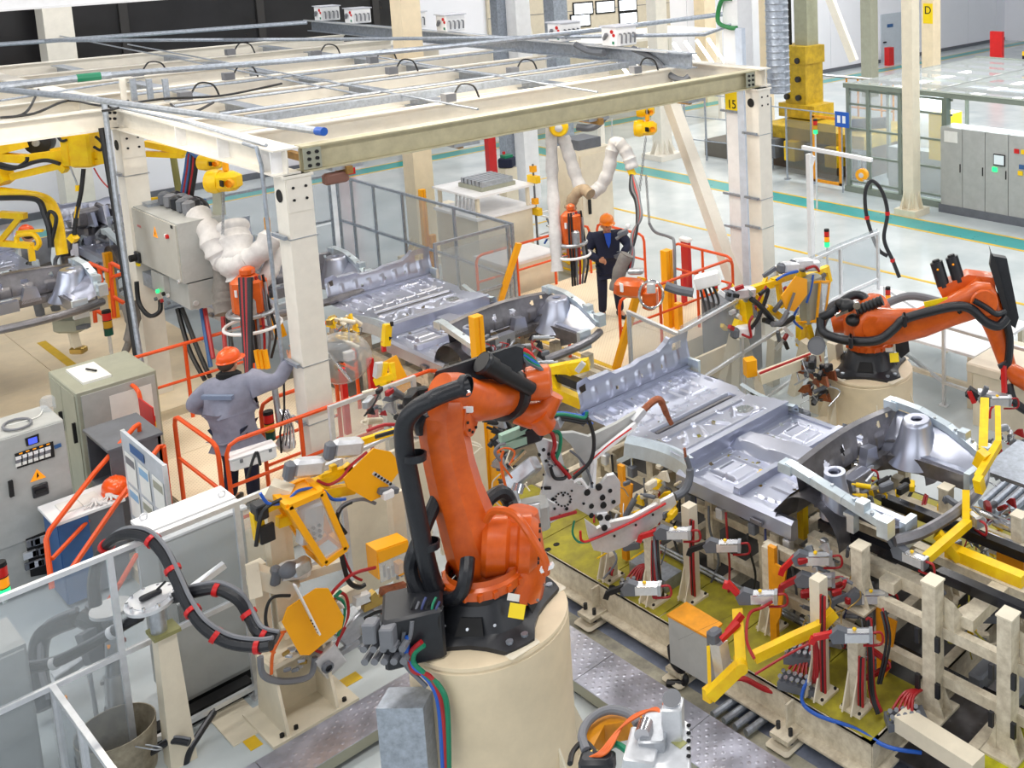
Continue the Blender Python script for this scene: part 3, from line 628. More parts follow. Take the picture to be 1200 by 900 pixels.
for s_ in (-1, 1):
    ribs_front += [(-7.6, YC+s_*.3, -7.15, YC+s_*.3, .022, .012), (-7.55, YC+s_*.65, -7.2, YC+s_*.65, .03, .012), (-7.65, YC+s_*.22, -7.65, YC+s_*.72, .02, .01), (-7.45, YC+s_*.4, -7.45, YC+s_*.62, .02, .01), (-7.3, YC+s_*.38, -7.3, YC+s_*.7, .016, .01),
                   (-6.8, YC+s_*.3, -6.45, YC+s_*.36, .03, .014), (-6.8, YC+s_*.5, -6.45, YC+s_*.5, .03, .014), (-6.8, YC+s_*.7, -6.45, YC+s_*.66, .03, .014)]
def z_front(x, y):
    z = 1.375
    a = abs(y-YC)
    for r_ in ribs_front: z += 1.6*rib(x, y, *r_)
    if -7.5 < x < -7.12 and .34 < a < .68: z += .03*min(1, min(x+7.5, -7.12-x, a-.34, .68-a)/.03)
    w_ = .1+.05*max(0, (x+7.75)/1.5); hgt = .10+.1*max(0, (x+7.6)/1.35)
    if a < w_+.06: z += hgt*max(0, min(1, (w_+.06-a)/.06))*min(1, max(0, (x+7.78)/.1))
    if x > -6.5: z += (x+6.5)*1.1*max(0, min(1, (a-w_)/.04))      # toe board rises to the dash
    return z
def hole_front(x, y):
    a = abs(y-YC)
    for (hx, ha) in ((-7.62, .55), (-7.25, .2+.03), (-7.08+.16, .55), (-6.6, .4), (-7.4, .27), (-7.6, .3), (-7.3, .27), (-7.5, .27)):
        if math.hypot(x-hx, a-ha) < .022: return True
    return a > .84
def make_car():
    t = thing('car_underbody', 'near silver car underbody lying on the welding fixture, spread sheet metal with holes', 'car body', (-7.3, YC, 1.38), 'car underbodies on the line')
    b = grid(z_rear, -9.45, -7.75, 6.85, 8.55, 120, 120, hole_rear); b.build('rear_floor', m_car, t)
    # gutters rolled around the rear wheelhouses
    for s_ in (-1, 1):
        pts = []
        for k in range(13):
            x = -8.55+.9*k/12; kk = math.sin(k/12*PI*.8); pts.append((x, YC+s_*(.83-.1*kk*(1 if s_ > 0 else 1.1)), 1.5))
        g = B()
        for (a_, c_) in zip(pts, pts[1:]):
            for (u0, z0_, u1, z1_) in (((0, .03, .06, .05), (.06, .05, .1, -.02), (.1, -.02, .12, -.16)) if s_ < 0 else ((0, .0, .05, .01), (.05, .01, .09, -.02), (.09, -.02, .1, -.1))):
                g.add([(a_[0], a_[1]+s_*u0, 1.5+z0_), (c_[0], c_[1]+s_*u0, 1.5+z0_), (c_[0], c_[1]+s_*u1, 1.5+z1_), (a_[0], a_[1]+s_*u1, 1.5+z1_)], [(0, 1, 2, 3)])
        g.build('wheelhouse', m_carlt, t)
    # upright rear end panel with lamp openings
    rp_ = B(); x = -9.45
    prof = [(6.87, 1.5), (6.87, 1.89), (7.02, 1.91), (7.07, 1.86), (7.35, 1.87), (7.5, 1.81), (7.85, 1.78), (8.0, 1.82), (8.18, 1.87), (8.2, 1.96), (8.55, 1.98), (8.56, 1.5)]
    prof = [(6.87, 1.88), (7.0, 1.91), (7.05, 1.84), (7.35, 1.84), (7.42, 1.79), (7.7, 1.79), (7.8, 1.82), (8.1, 1.83), (8.2, 1.9), (8.24, 1.96), (8.55, 1.96)]
    zs = lambda y: next((p[1]+(q[1]-p[1])*(y-p[0])/(q[0]-p[0]) for p, q in zip(prof, prof[1:]) if p[0] <= y <= q[0]), 1.9)
    n = 96; rv = []; rf = []
    for i in range(n+1):
        y = 6.87+1.68*i/n; zt_ = zs(min(max(y, 6.871), 8.549))
        for j in range(17):
            z = 1.47+(zt_-1.47)*j/16
            dx = .02*math.sin((z-1.47)*14)+(.012 if (i % 12) < 3 and 4 < j < 12 else 0)
            rv.append((x+dx, y, z))
    for i in range(n):
        y = 6.87+1.68*(i+.5)/n
        for j in range(16):
            if (6.9 < y < 7.0 or 8.3 < y < 8.44) and 10 <= j <= 12: continue
            if i in (30, 31, 52, 70) and j in (7, 8): continue
            a = i*17+j; rf.append((a, a+17, a+18, a+1))
    rp_.add(rv, rf)
    for i in range(n):      # top flange turned outwards
        a = rv[i*17+16]; c_ = rv[(i+1)*17+16]
        if 7.05 < a[1] < 8.24: rp_.add([a, c_, (c_[0]-.07, c_[1], c_[2]+.012), (a[0]-.07, a[1], a[2]+.012), (c_[0]-.08, c_[1], c_[2]-.04), (a[0]-.08, a[1], a[2]-.04)], [(0, 1, 2, 3), (3, 2, 4, 5)])
    rp_.build('rear_panel', m_car, t)
    B().bb(-9.43, 6.9, 1.5, -9.36, 8.5, 1.53).build('rear_flange', m_car, t)
    B().bb(-9.47, 8.52, 1.42, -9.25, 8.56, 1.62).build('corner_bracket', m_carlt, t)
    B().bb(-8.46, 7.12, 1.455, -8.42, 8.28, 1.49).build('cross_rail', m_cardk, t)
    # heel board step
    st = B(); st.bb(-7.76, 6.9, 1.36, -7.745, 8.5, 1.525); st.bb(-7.8, 6.9, 1.515, -7.74, 8.5, 1.53)
    st.build('heel_board', m_car, t)
    b = grid(z_front, -7.75, -6.26, 6.86, 8.54, 110, 124, hole_front); b.build('front_floor', m_car, t)
    for s_ in (-1, 1):
        c = B(); y0, y1 = YC+s_*.2, YC+s_*.82
        c.prism([(-.05, 0), (-.035, .08), (.035, .08), (.05, 0)], (-6.99, y0, 1.37), (1, 0, 0), (0, 0, 1), (y0-y1)); c.build('seat_cross_member', m_car, t)
        c = B(); y = YC+s_*.85      # rocker
        c.prism([(-.1, .16), (-.05, .2), (.03, .2), (.06, .02), (.0, -.02), (-.08, .0)], (-7.8, y, 1.2), (0, s_, 0), (0, 0, 1), (1.65 if s_ > 0 else -1.65)) if False else None
        prof2 = [(0, .19), (.05, .2), (.09, .17), (.1, .03), (.06, 0), (0, 0)]
        vs = [(xx, y+s_*(u-.04), 1.2+v) for xx in (-7.78, -6.2) for u, v in prof2]; m6 = 6
        c.add(vs, [tuple(range(6)), tuple(range(6, 12))]+[(i, (i+1) % 6, 6+(i+1) % 6, 6+i) for i in range(6)]); c.build('rocker_panel', m_car, t)
        B().bb(-6.7, y+s_*.07, 1.25, -6.55, y+s_*.09, 1.29).build('sill_slot', m_cardk, t)
    # dash panel
    d = B(); dv = []; df = []; ny, nz = 84, 22
    top = lambda y: 1.88+.06*math.cos((y-YC)*2.2)
    for i in range(ny+1):
        y = 6.93+1.62*i/ny
        for j in range(nz+1):
            z = 1.42+(top(y)-1.42)*j/nz; dv.append((-6.24+.03*math.sin((z-1.45)*9)+(.015 if (i//7) % 2 and 6 < j < 14 else 0), y, z))
    def dh(y, z):
        a = abs(y-YC)
        if a < .17 and z < 1.62-.0: return True
        for (hy, hz, ry, rz_) in ((7.35, 1.72, .035, .06), (7.62, 1.78, .03, .045), (7.9, 1.78, .045, .045), (8.22, 1.8, .03, .03), (8.38, 1.84, .022, .022), (7.15, 1.7, .02, .03)):
            if ((y-hy)/ry)**2+((z-hz)/rz_)**2 < 1: return True
        return False
    for i in range(ny):
        y = 6.93+1.62*(i+.5)/ny
        for j in range(nz):
            z = 1.42+(top(y)-1.42)*(j+.5)/nz
            if dh(y, z): continue
            a = i*(nz+1)+j; df.append((a, a+nz+1, a+nz+2, a+1))
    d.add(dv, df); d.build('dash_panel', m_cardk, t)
    d = B()
    for i in range(ny):
        y = 6.93+1.62*i/ny; y2 = 6.93+1.62*(i+1)/ny; z, z2 = top(y), top(y2)
        d.add([(-6.24, y, z), (-6.24, y2, z2), (-6.3, y2, z2+.015), (-6.3, y, z+.015), (-6.31, y2, z2-.03), (-6.31, y, z-.03)], [(0, 1, 2, 3), (3, 2, 4, 5)])
    d.build('dash_flange', m_cardk, t)
    # front structure: towers, aprons, rails, bumper beam
    for s_ in (-1, 1):
        yo = YC+s_*.83; yi = YC+s_*.5
        tw = B(); c0 = Vector((-5.86, YC+s_*.66, 0))
        a0, a1 = 0, 2*PI
        tw.lathe(([(.31, 1.5), (.25, 1.6), (.19, 1.74), (.155, 1.88), (.15, 1.9), (.13, 1.925)] if s_ > 0 else [(.15, 1.5), (.135, 1.7), (.12, 1.78), (.11, 1.8), (.1, 1.925)][:4]+[(.1, 1.9)])+[(.128 if s_ > 0 else .1, 1.925), (.06, 1.925), (.055, 1.9)], c0, (0, 0, 1), 26)
        tw.build('strut_tower', m_car, t)
        fs_ = B(); n1 = 14; vv = []; ff = []       # fender apron: folded, dished sheet
        for i in range(n1+1):
            x = -6.22+1.08*i/n1
            for j in range(9):
                u = j/8; y = yi+(yo-yi)*u - s_*.04*math.sin(u*PI)*math.sin(i/n1*PI); z = 1.52+.33*u**.8 - (.17*(i/n1)**2)*u + .04*math.sin(i/n1*PI*2)*math.sin(u*PI)
                vv.append((x, y, z))
        for i in range(n1):
            for j in range(8): a = i*9+j; ff.append((a, a+9, a+10, a+1))
        fs_.add(vv, ff); fs_.build('apron', m_car, t)
        ra = B(); pts = [(-6.28, yo+s_*.0, 1.93), (-5.95, yo+s_*.03, 1.9), (-5.6, yo+s_*.02, 1.83), (-5.3, yo-s_*.02, 1.74), (-5.12, yo-s_*.05, 1.68)]
        for p, q in zip(pts, pts[1:]): ra.bar(p, q, .09, .07)
        ra.bb(-5.2, yo-.07, 1.64, -5.08, yo+.04, 1.8); ra.bb(-5.45, yo-.05, 1.78, -5.35, yo+.05, 1.87); ra.bb(-6.36, yo-.06, 1.86, -6.2, yo+.06, 1.95); ra.build('upper_rail', m_carlt, t)
        for (bx, bz) in ((-5.75, 1.88), (-5.5, 1.83), (-5.3, 1.77)): B().cyl((bx, yo, bz), (bx, yo, bz+.03), .018, n=8).build('stud', m_steel, t)
        rl = B(); pts = [(-6.3, YC+s_*.42, 1.4), (-6.05, YC+s_*.46, 1.5), (-5.7, YC+s_*.5, 1.54), (-5.12, YC+s_*.52, 1.54)]
        for p, q in zip(pts, pts[1:]): rl.bar(p, q, .1, .15)
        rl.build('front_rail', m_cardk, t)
        B().bb(-5.75, YC+s_*.49, 1.61, -5.1, YC+s_*.56, 1.635).build('rail_flange', m_car, t)
        cr = B().bb(-5.16, YC+s_*.44, 1.4, -5.09, YC+s_*.62, 1.66); cr.build('crash_plate', m_carlt, t)
        wh = B(); vv = []; ff = []; n2 = 16    # outer wheelhouse arch, dark inside
        for i in range(n2+1):
            an = PI*i/n2
            for j, (r_, yy) in enumerate(((.4, .0), (.4, -.24), (.36, -.34))):
                vv.append((-5.95-.08+r_*math.cos(an)*.98, yo+s_*.06+s_*yy, 1.3+r_*.98*math.sin(an)))
        for i in range(n2):
            for j in range(2): a = i*3+j; ff.append((a, a+3, a+4, a+1))
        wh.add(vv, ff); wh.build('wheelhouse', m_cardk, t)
        br = B().bb(-5.62, YC+s_*.72, 1.66, -5.5, YC+s_*.84, 1.69).bb(-5.6, YC+s_*.74, 1.5, -5.52, YC+s_*.82, 1.66); br.build('mount_bracket', m_carlt, t)
    bp_ = B().tube(smooth([(-5.12, 6.95, 1.55), (-5.0, 7.2, 1.55), (-4.94, 7.7, 1.55), (-5.0, 8.2, 1.55), (-5.14, 8.5, 1.55)], 8), .055, 10); bp_.build('bumper_beam', m_cardk, t)
    for k in range(3): B().bb(-6.1, 7.45+.0*k, 1.45, -5.98, 7.75, 1.6).build('brace_bracket', m_car, t) if k == 0 else None
    B().prism([(-.1, 0), (.14, 0), (.1, .2), (-.04, .22)], (-6.2, 7.9, 1.5), (0, 1, 0), (0, 0, 1), .1).build('steering_bracket', m_car, t)
    B().bar((-6.15, 7.2, 1.5), (-6.15, 8.2, 1.5), .1, .1).build('cross_beam', m_cardk, t)
    # weld nuts scattered on the sheets
    wn = B()
    for k in range(70):
        x = rr.uniform(-9.3, -6.5); y = rr.uniform(6.95, 8.45)
        if abs(y-YC) < .25 and x > -7.7: continue
        z = (z_rear if x < -7.76 else z_front)(x, y); wn.cyl((x, y, z-.002), (x, y, z+.006), rr.uniform(.006, .013), n=6)
    wn.build('weld_nuts', m_carlt, t, kind='stuff')
    return t
CAR = make_car()
PITCH = 6.02
CAR2 = dup(CAR, (-PITCH, .02, 0), 'second silver car underbody, farther back on the line beneath the gantry')
CAR3 = dup(CAR, (-10.45, -.9, 0), 'third underbody, half hidden behind the foreground pillar')
CAR4 = dup(CAR, pd(84, 312, 15.2)-Vector((-5.95, 8.4, 1.93)), 'underbody hanging in the yellow gripper at the left edge')
CAR5 = dup(CAR, pd(90, 240, 21)-Vector((-9.45, 7.3, 1.8)), 'farthest underbody, behind the rear left pillar')
# ================================================================ welding fixture under the near car
F = thing('welding_fixture', 'cream steel base frame of the near welding fixture with olive deck plates', 'fixture', (-7, 7.7, 0))
m_fx = m_creamdirty
fy0, fy1 = 6.07, 9.45
def channel(p, q, h, t, name='base_channel'):
    p = Vector(p); q = Vector(q); n = Vector((q.y-p.y, -(q.x-p.x), 0)).normalized()
    b = B(); b.bar(p+V(0, 0, h/2), q+V(0, 0, h/2), .02, h).bar(p+n*-.05+V(0, 0, h-.01), q+n*-.05+V(0, 0, h-.01), .12, .02).bar(p+n*.03+V(0, 0, .01), q+n*.03+V(0, 0, .01), .14, .02)
    return b.build(name, m_fx, t)
channel((-10.4, fy0, .1), (-4.72, fy0, .1), .26, F); channel((-4.72, fy1, .1), (-10.4, fy1, .1), .26, F)
channel((-4.72, fy0, .1), (-4.72, fy1, .1), .26, F); channel((-4.0, fy0+.4, .1), (-4.0, fy1, .1), .26, F)
xs = [-10.4, -9.3, -8.2, -7.3, -6.5, -5.6, -4.74]
for a, c_ in zip(xs, xs[1:]):
    B().bb(a+.006, fy0+.02, .345, c_-.006, fy0+.75, .365).build('deck_plate', m_olive, F)
    B().bb(a+.006, fy1-.75, .345, c_-.006, fy1-.02, .365).build('deck_plate', m_olive, F)
    B().bb(a, fy0+.8, .2, a+.1, fy1-.8, .34).build('cross_channel', m_fx, F)
B().bb(-10.4, fy0+.76, .02, -4.8, fy1-.76, .06).build('dark_floor_pan', mat('dark_grey_pan', (52, 50, 50), .45, var=.2), F)  # mottled dark grey sheet between the two deck rows
m_oly = mat('bright_olive_deck', (206, 204, 16), .45, var=.15, dirt=(150, 146, 20))
B().bb(-3.95, fy0+.35, .345, -2.6, fy0+1.3, .365).build('deck_plate', m_oly, F)
B().bb(-3.95, fy0+1.32, .345, -2.6, fy0+2.4, .365).build('deck_plate', m_olive, F)
# lifting eyes cut in the deck
for (px, py) in ((652, 638), (642, 644), (717, 688), (1073, 829), (1085, 835), (1160, 874), (1173, 880)):
    q = at(px, py, .367); B().lathe([(0, 0), (.035, 0), (.035, .003)], q, n=8).build('deck_slot', m_dark, F)
# feet
for x in (-9.6, -8.17, -6.86, -5.55):
    B().cbox((x, fy0-.12, .03), (.26, .28, .05), .03).build('foot_pad', m_cream, F); B().bb(x-.1, fy0-.22, .1, x+.11, fy0+.0, .14).build('foot_plate', m_fx, F)
    B().bb(x-.02, fy0-.1, .14, x, fy0, .36).build('gusset', m_fx, F)
    for (dx, dy) in ((-.07, -.14), (.07, -.14)): B().cyl((x+dx, fy0+dy, .06), (x+dx, fy0+dy, .2), .02, n=8).build('levelling_bolt', m_blackm, F)
# chequer plate walk between the fixture sections
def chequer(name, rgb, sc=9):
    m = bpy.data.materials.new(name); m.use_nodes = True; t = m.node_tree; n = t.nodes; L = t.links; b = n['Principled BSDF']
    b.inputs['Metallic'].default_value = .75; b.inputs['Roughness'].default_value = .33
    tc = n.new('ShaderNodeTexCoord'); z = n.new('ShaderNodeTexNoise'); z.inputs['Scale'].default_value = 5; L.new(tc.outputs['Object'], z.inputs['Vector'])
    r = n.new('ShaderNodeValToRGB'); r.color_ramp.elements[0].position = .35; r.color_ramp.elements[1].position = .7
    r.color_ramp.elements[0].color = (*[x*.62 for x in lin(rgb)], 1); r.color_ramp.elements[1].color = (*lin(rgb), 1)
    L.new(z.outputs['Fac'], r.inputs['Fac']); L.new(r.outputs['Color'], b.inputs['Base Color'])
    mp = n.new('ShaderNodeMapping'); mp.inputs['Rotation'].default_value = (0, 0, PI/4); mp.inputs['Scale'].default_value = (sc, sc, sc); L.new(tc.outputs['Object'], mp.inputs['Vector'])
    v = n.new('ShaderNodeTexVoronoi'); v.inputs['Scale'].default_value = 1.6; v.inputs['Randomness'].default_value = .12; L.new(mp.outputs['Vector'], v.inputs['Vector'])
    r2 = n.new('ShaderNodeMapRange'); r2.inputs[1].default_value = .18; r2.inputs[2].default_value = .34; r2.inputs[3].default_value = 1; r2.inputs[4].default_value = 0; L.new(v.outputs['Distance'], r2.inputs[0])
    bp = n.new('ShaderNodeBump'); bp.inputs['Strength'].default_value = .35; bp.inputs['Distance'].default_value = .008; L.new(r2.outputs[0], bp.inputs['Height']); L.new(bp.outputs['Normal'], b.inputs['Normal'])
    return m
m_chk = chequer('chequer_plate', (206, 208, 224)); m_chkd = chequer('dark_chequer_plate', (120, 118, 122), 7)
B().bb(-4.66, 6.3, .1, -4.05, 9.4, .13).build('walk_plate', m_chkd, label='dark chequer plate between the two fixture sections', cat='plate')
def walk(x0, y0, x1, y1, lab, z=.15, axis=0):
    t = thing('chequer_walkway', lab, 'walkway', ((x0+x1)/2, (y0+y1)/2, 0)); n = max(1, round(max(x1-x0, y1-y0)/1.45))
    for k in range(n):
        if axis == 0: a, c_ = x0+(x1-x0)*k/n, x0+(x1-x0)*(k+1)/n; B().bb(a+.003, y0, z, c_-.003, y1, z+.008).build('plate', m_chk, t)
        else: a, c_ = y0+(y1-y0)*k/n, y0+(y1-y0)*(k+1)/n; B().bb(x0, a+.003, z, x1, c_-.003, z+.008).build('plate', m_chk, t)
    fb = B(); 
    if axis == 0: fb.bb(x0, y0, z-.1, x1, y0+.02, z); fb.bb(x0, y1-.02, z-.1, x1, y1, z)
    else: fb.bb(x0, y0, z-.1, x0+.02, y1, z); fb.bb(x1-.02, y0, z-.1, x1, y1, z)
    fb.build('edge_frame', m_greyg, t)
    for k in range(n+1):
        for e in ((y0+.05, y1-.05) if axis == 0 else (x0+.05, x1-.05)):
            s_ = (x0+(x1-x0)*k/n) if axis == 0 else (y0+(y1-y0)*k/n)
            (B().bb(s_-.04, e-.02, 0, s_+.04, e+.02, z-.0) if axis == 0 else B().bb(e-.02, s_-.04, 0, e+.02, s_+.04, z)).build('leg', m_blackm, t)
walk(-8.75, 5.2, -3.6, 5.66, 'chequer plate walkway along the right side of the near robot', axis=0)
walk(-8.78, 1.6, -8.32, 4.35, 'chequer plate walkway on the left of the near robot plinth', axis=1)
# uprights with horizontals on both sides
def post(x, y, zt_, t, w_=.13, z0=.365, name='upright'):
    B().bb(x-w_/2, y-w_/2, z0, x+w_/2, y+w_/2, zt_).build(name, m_fx, t)
    b = B().bb(x-w_/2-.01, y-w_/2-.01, zt_, x+w_/2+.01, y+w_/2+.01, zt_+.015); b.build('cap', m_cream, t)
    g = B().bb(x-w_-.03, y-w_-.03, z0, x+w_+.03, y+w_+.03, z0+.02)
    for s_ in (-1, 1):
        for k in (-w_/2+.005, w_/2-.005): g.prism([(w_/2*s_, 0), ((w_+.02)*s_, 0), (w_/2*s_, .22)], (x, y+k, z0+.02), (1, 0, 0), (0, 0, 1), .012)
    g.build('foot', m_fx, t)
T1 = thing('transfer_rack', 'cream upright frame with long rails at the front end of the near fixture', 'frame', (-4.2, 6.8, .36))
for x in (-4.54, -3.83): post(x, 6.69, 1.54, T1)
post(-5.32, 6.72, 1.54, T1, .12, 1.0)
for x in (-5.3, -4.5, -3.75): post(x, 8.05, 1.5, T1, .11)
for z, w_ in ((1.08, .1), (.64, .1)): B().bar((-6.5, 6.76, z), (-2.8, 6.76, z), .07, w_).build('long_rail', m_fx, T1)
for x in (-5.95, -5.1, -4.3): 
    B().bar((x, 6.8, 1.2), (x, 7.4, 1.2), .16, .1).build('cross_rail', m_fx, T1)
for y in (7.42, 8.0): B().bar((-6, y, 1.2), (-3, y, 1.2), .1, .12).build('long_rail', m_fx, T1)
B().bar((-6.0, 6.98, 1.2), (-4.8, 6.98, 1.2), .12, .12).build('long_rail', m_fx, T1)
for x in (-4.54, -3.83):
    for z in (1.02, .6): 
        for k in (-1, 1): B().bb(x+k*.1-.02, 6.69-.1, z-.03, x+k*.1+.02, 6.69-.07, z+.1).build('bolt_lug', m_blackm, T1)
# L bracket arms reaching out from the uprights
for x in (-4.54, -3.83): B().prism([(0, 0), (.42, 0), (.42, .12), (.12, .12), (.0, .3)], (x+.07, 6.75, 1.1), (.25, 1, 0), (0, 0, 1), .12).build('bracket_arm', m_fx, T1)
# box beam lying at the lower edge
bm = thing('box_beam', 'cream box beam sticking out at the lower right edge of the base', 'beam', at(1100, 880, .36))
B().bar(at(1055, 842, .47), at(1147, 900, .47)+V(.0, 0, 0), .16, .14).build('beam', m_cream, bm)
# black transfer rails
for (y, x0, lab) in ((6.73, -5.95, 'near black transfer rail running off to the right'), (7.39, -5.75, 'middle black transfer rail behind the near one'), (8.5, -4.6, 'far black transfer rail')):
    e1, e2 = {6.73: (at(962, 612, 1.36), at(1200, 715, 1.36)), 7.39: (at(1036, 585, 1.36), at(1200, 650, 1.36))}.get(y, (V(x0, y, 1.36), V(-2.6, y, 1.36))); B().bar(e1, e2+(e2-e1)*.2, .09, .09).build('transfer_rail', mat('polished_black_rail', (30, 31, 36), .22, .3, var=.1) if y == 6.73 else bpy.data.materials['polished_black_rail'], label=lab, cat='rail')
for (y, z, lab) in ((6.95, .5, 'lower black rail inside the fixture'), (7.9, .75, 'black rail deep inside the fixture')):
    B().bar((-5.6, y, z), (-2.6, y, z), .09, .08).build('transfer_rail', bpy.data.materials['polished_black_rail'], label=lab, cat='rail')
# inner frame below the body
T2 = thing('lattice_rack', 'cream lattice of posts and beams below the near underbody', 'frame', (-7.5, 7.7, .3))
for x in (-9.3, -8.4, -7.5, -6.75, -6.1):
    for y in (7.02, 8.35):
        B().bb(x-.05, y-.05, .34, x+.05, y+.05, 1.22).build('upright', m_fx, T2)
    B().bar((x, 6.95, .95), (x, 8.45, .95), .08, .1).build('cross_rail', m_fx, T2)
for y in (7.02, 8.35):
    for z in (.95, .5): B().bar((-9.5, y, z), (-5.6, y, z), .07, .09).build('long_rail', m_fx, T2)
for (x, y) in ((-9.2, 7.4), (-8.9, 8.0), (-8.1, 7.3), (-7.1, 7.35), (-6.5, 7.3)):
    B().bb(x-.04, y-.04, .9, x+.04, y+.04, 1.38).build('locator', m_yel, T2)
for (x, y) in ((-9.4, 6.95), (-9.0, 6.92), (-8.2, 6.9), (-6.5, 6.92)): B().cbox((x, y, 1.05), (.12, .1, .2), .015).build('locator_block', m_fx, T2)
# clamp stations ---------------------------------------------------------------
def clamp(x, y, z, yaw, lab, tip=m_dgrey, open_=-.35, t=None):
    "pneumatic clamp: silver cylinder, black head, swinging tip; z = pivot height"
    t = thing('pneumatic_clamp', lab, 'clamp', (x, y, z), 'pneumatic clamps of the near fixture')
    u = Vector((math.cos(yaw), math.sin(yaw), 0)); n = Vector((-u.y, u.x, 0)); o = Vector((x, y, z))
    B().bar(o, o-u*.2, .075, .085).build('cylinder', m_alu, t); B().bar(o-u*.2, o-u*.23, .085, .1).build('end_plate', m_steel, t)
    for s_ in (-1, 1): B().cyl(o-u*.02+n*.035*s_+V(0, 0, .04), o-u*.2+n*.035*s_+V(0, 0, .04), .008, n=6).build('tie_rod', m_chrome, t)
    B().prism([(-.02, -.05), (.1, -.05), (.13, .02), (.06, .08), (-.02, .05)], o-n*.035, u, (0, 0, 1), -.07).build('head', m_dgrey, t)
    tp = o+u*.1+V(0, 0, .02); a = tp+u*.16*math.cos(open_)+V(0, 0, .16*math.sin(open_)); B().bar(tp, a, .04, .045).build('clamp_arm', tip, t); B().bar(a, a+V(0, 0, -.05)+u*.02, .045, .05).build('clamp_tip', tip, t)
    B().tube(smooth([o-u*.22+V(0, 0, .02), o-u*.3+V(0, 0, .02), o-u*.3+V(0, 0, -.08), o-u*.15+V(0, 0, -.09)]), .011, 6).build('air_hose', m_redh, t)
    B().cbox(o-u*.08+V(0, 0, .06), (.03, .025, .02), .003).build('sensor', m_leda if False else m_yel, t)
    return t
def stand(x, y, zt_, lab, w_=.12, m=m_creamdirty, hoses=True, z0=.365):
    t = thing('clamp_stand', lab, 'stand', (x, y, z0), 'cream stands that carry the clamps')
    B().bb(x-w_/2, y-w_/2, z0, x+w_/2, y+w_/2, zt_).build('post', m, t)
    B().bb(x-w_, y-w_, z0, x+w_, y+w_, z0+.025).build('base_plate', m_cream, t)
    g = B()
    for s_ in (-1, 1): g.prism([(0, 0), (w_*.9, 0), (0, .32)], (x+w_/2*s_*1.0, y-w_/2, z0+.025), (0, -1, 0), (0, 0, 1), .015*s_)
    g.build('gusset', m_cream, t)
    for (dx, dy) in ((-.8, -.8), (.8, -.8), (.8, .8)): B().cyl((x+dx*w_, y+dy*w_, z0+.025), (x+dx*w_, y+dy*w_, z0+.04), .014, n=6).build('bolt', m_dark, t)
    if hoses:
        for k in range(3): B().tube(smooth([(x+w_/2+.02+.02*k, y-w_/2, zt_-.1), (x+w_/2+.03+.02*k, y-w_/2-.03, (zt_+z0)/2), (x+w_/2+.02+.02*k, y-w_/2-.02, z0+.1)]), .012, 6).build('air_hose', (m_redh, m_black, m_redh)[k], t)
    return t
st_list = [(767, 703, 1.15, 'cream stand in front of the yellow weld cover, first from the left'), (716, 676, .62, 'short gusseted cream foot on the olive deck under the weld gun'),
           (812, 700, 1.35, 'tall cream stand left of the long yellow lever clamp'), (905, 735, 1.2, 'narrow cream stand behind the lever clamp'),
           (962, 812, 1.45, 'broad cream stand with red hoses under two stacked clamps'), (1005, 828, 1.0, 'forked cream stand next to the red hose bundle')]
for px, py, zt_, lab in st_list:
    q = at(px, py, .365); stand(q.x, q.y, zt_, lab, .11 if zt_ > .7 else .1, m_cream if zt_ > 1.3 else m_creamdirty)
up = PI/2
def cpx(px, py, z, yaw, lab, **k): q = at(px, py, z); return clamp(q.x, q.y, z, yaw, lab, **k)
TL = PI+.68      # tips to the left of the picture
cpx(945, 655, 1.38, TL, 'upper of two stacked silver clamps with red tips below the front wheelhouse', tip=m_red, open_=-.8)
cpx(948, 680, 1.22, TL, 'lower of two stacked silver clamps below the front wheelhouse', tip=m_redh, open_=-.5)
cpx(880, 700, 1.2, TL, 'silver clamp with red arm above the long yellow lever', tip=m_red, open_=.9)
cpx(990, 745, 1.12, TL, 'silver clamp at the end of the yellow lever beside a red block', tip=m_red, open_=-.2)
cpx(782, 625, 1.2, TL, 'dark clamp with red tip beside the lower copper electrode', tip=m_red, open_=-.3)
cpx(1160, 470, 1.75, TL, 'clamp with red jaw near the front right tower', open_=2.0)
cpx(1130, 600, 1.5, PI*.9, 'chrome clamp lying at the right end of the bumper beam', open_=0)
cpx(745, 690, 1.1, TL, 'small dark clamp in the shade below the body', tip=m_dark)
cpx(840, 640, 1.1, TL, 'dark clamp behind the rocker panel', tip=m_dark)
cpx(1010, 700, 1.1, TL, 'clamp with red hoses behind the forked stand')
cpx(1000, 545, 1.5, PI, 'clamp standing inside the engine bay', tip=m_dark, open_=1)
cpx(1060, 650, 1.45, PI, 'clamp beside the bumper beam foot', tip=m_dgrey, open_=.8)
# yellow parts of the fixture
yl = thing('lever_clamp', 'long bent yellow lever arm with forked yellow foot in front of the fixture', 'lever', at(870, 770, .7))
P_ = [at(884, 770, .95), at(930, 748, 1.0), at(960, 735, 1.05), at(978, 717, 1.15)]
for a, c_ in zip(P_, P_[1:]): B().bar(a, c_, .07, .09).build('lever', m_yel, yl)
B().bar(at(864, 715, 1.1), at(868, 778, .85), .09, .08).build('upright_arm', m_yel, yl)
B().bar(at(868, 780, .85), at(832, 815, .62), .09, .1).build('lower_arm', m_yel, yl); B().bar(at(830, 757, .85), at(832, 815, .58), .03, .05).build('thin_arm', m_yel, yl)
B().cbox(at(832, 812, .58), (.1, .1, .12), .01).build('fork_end', m_yel, yl)
B().cyl(at(868, 778, .85)+V(.06, -.05, 0), at(868, 778, .85)-V(.06, -.05, 0), .055, n=14).build('hinge', m_yel, yl)
B().bar(at(870, 720, 1.12), at(852, 742, 1.0), .04, .05).build('red_lever', m_red, yl); B().bar(at(795, 750, 1.0), at(866, 717, 1.1), .001, .001).build('wire', m_dark, yl)
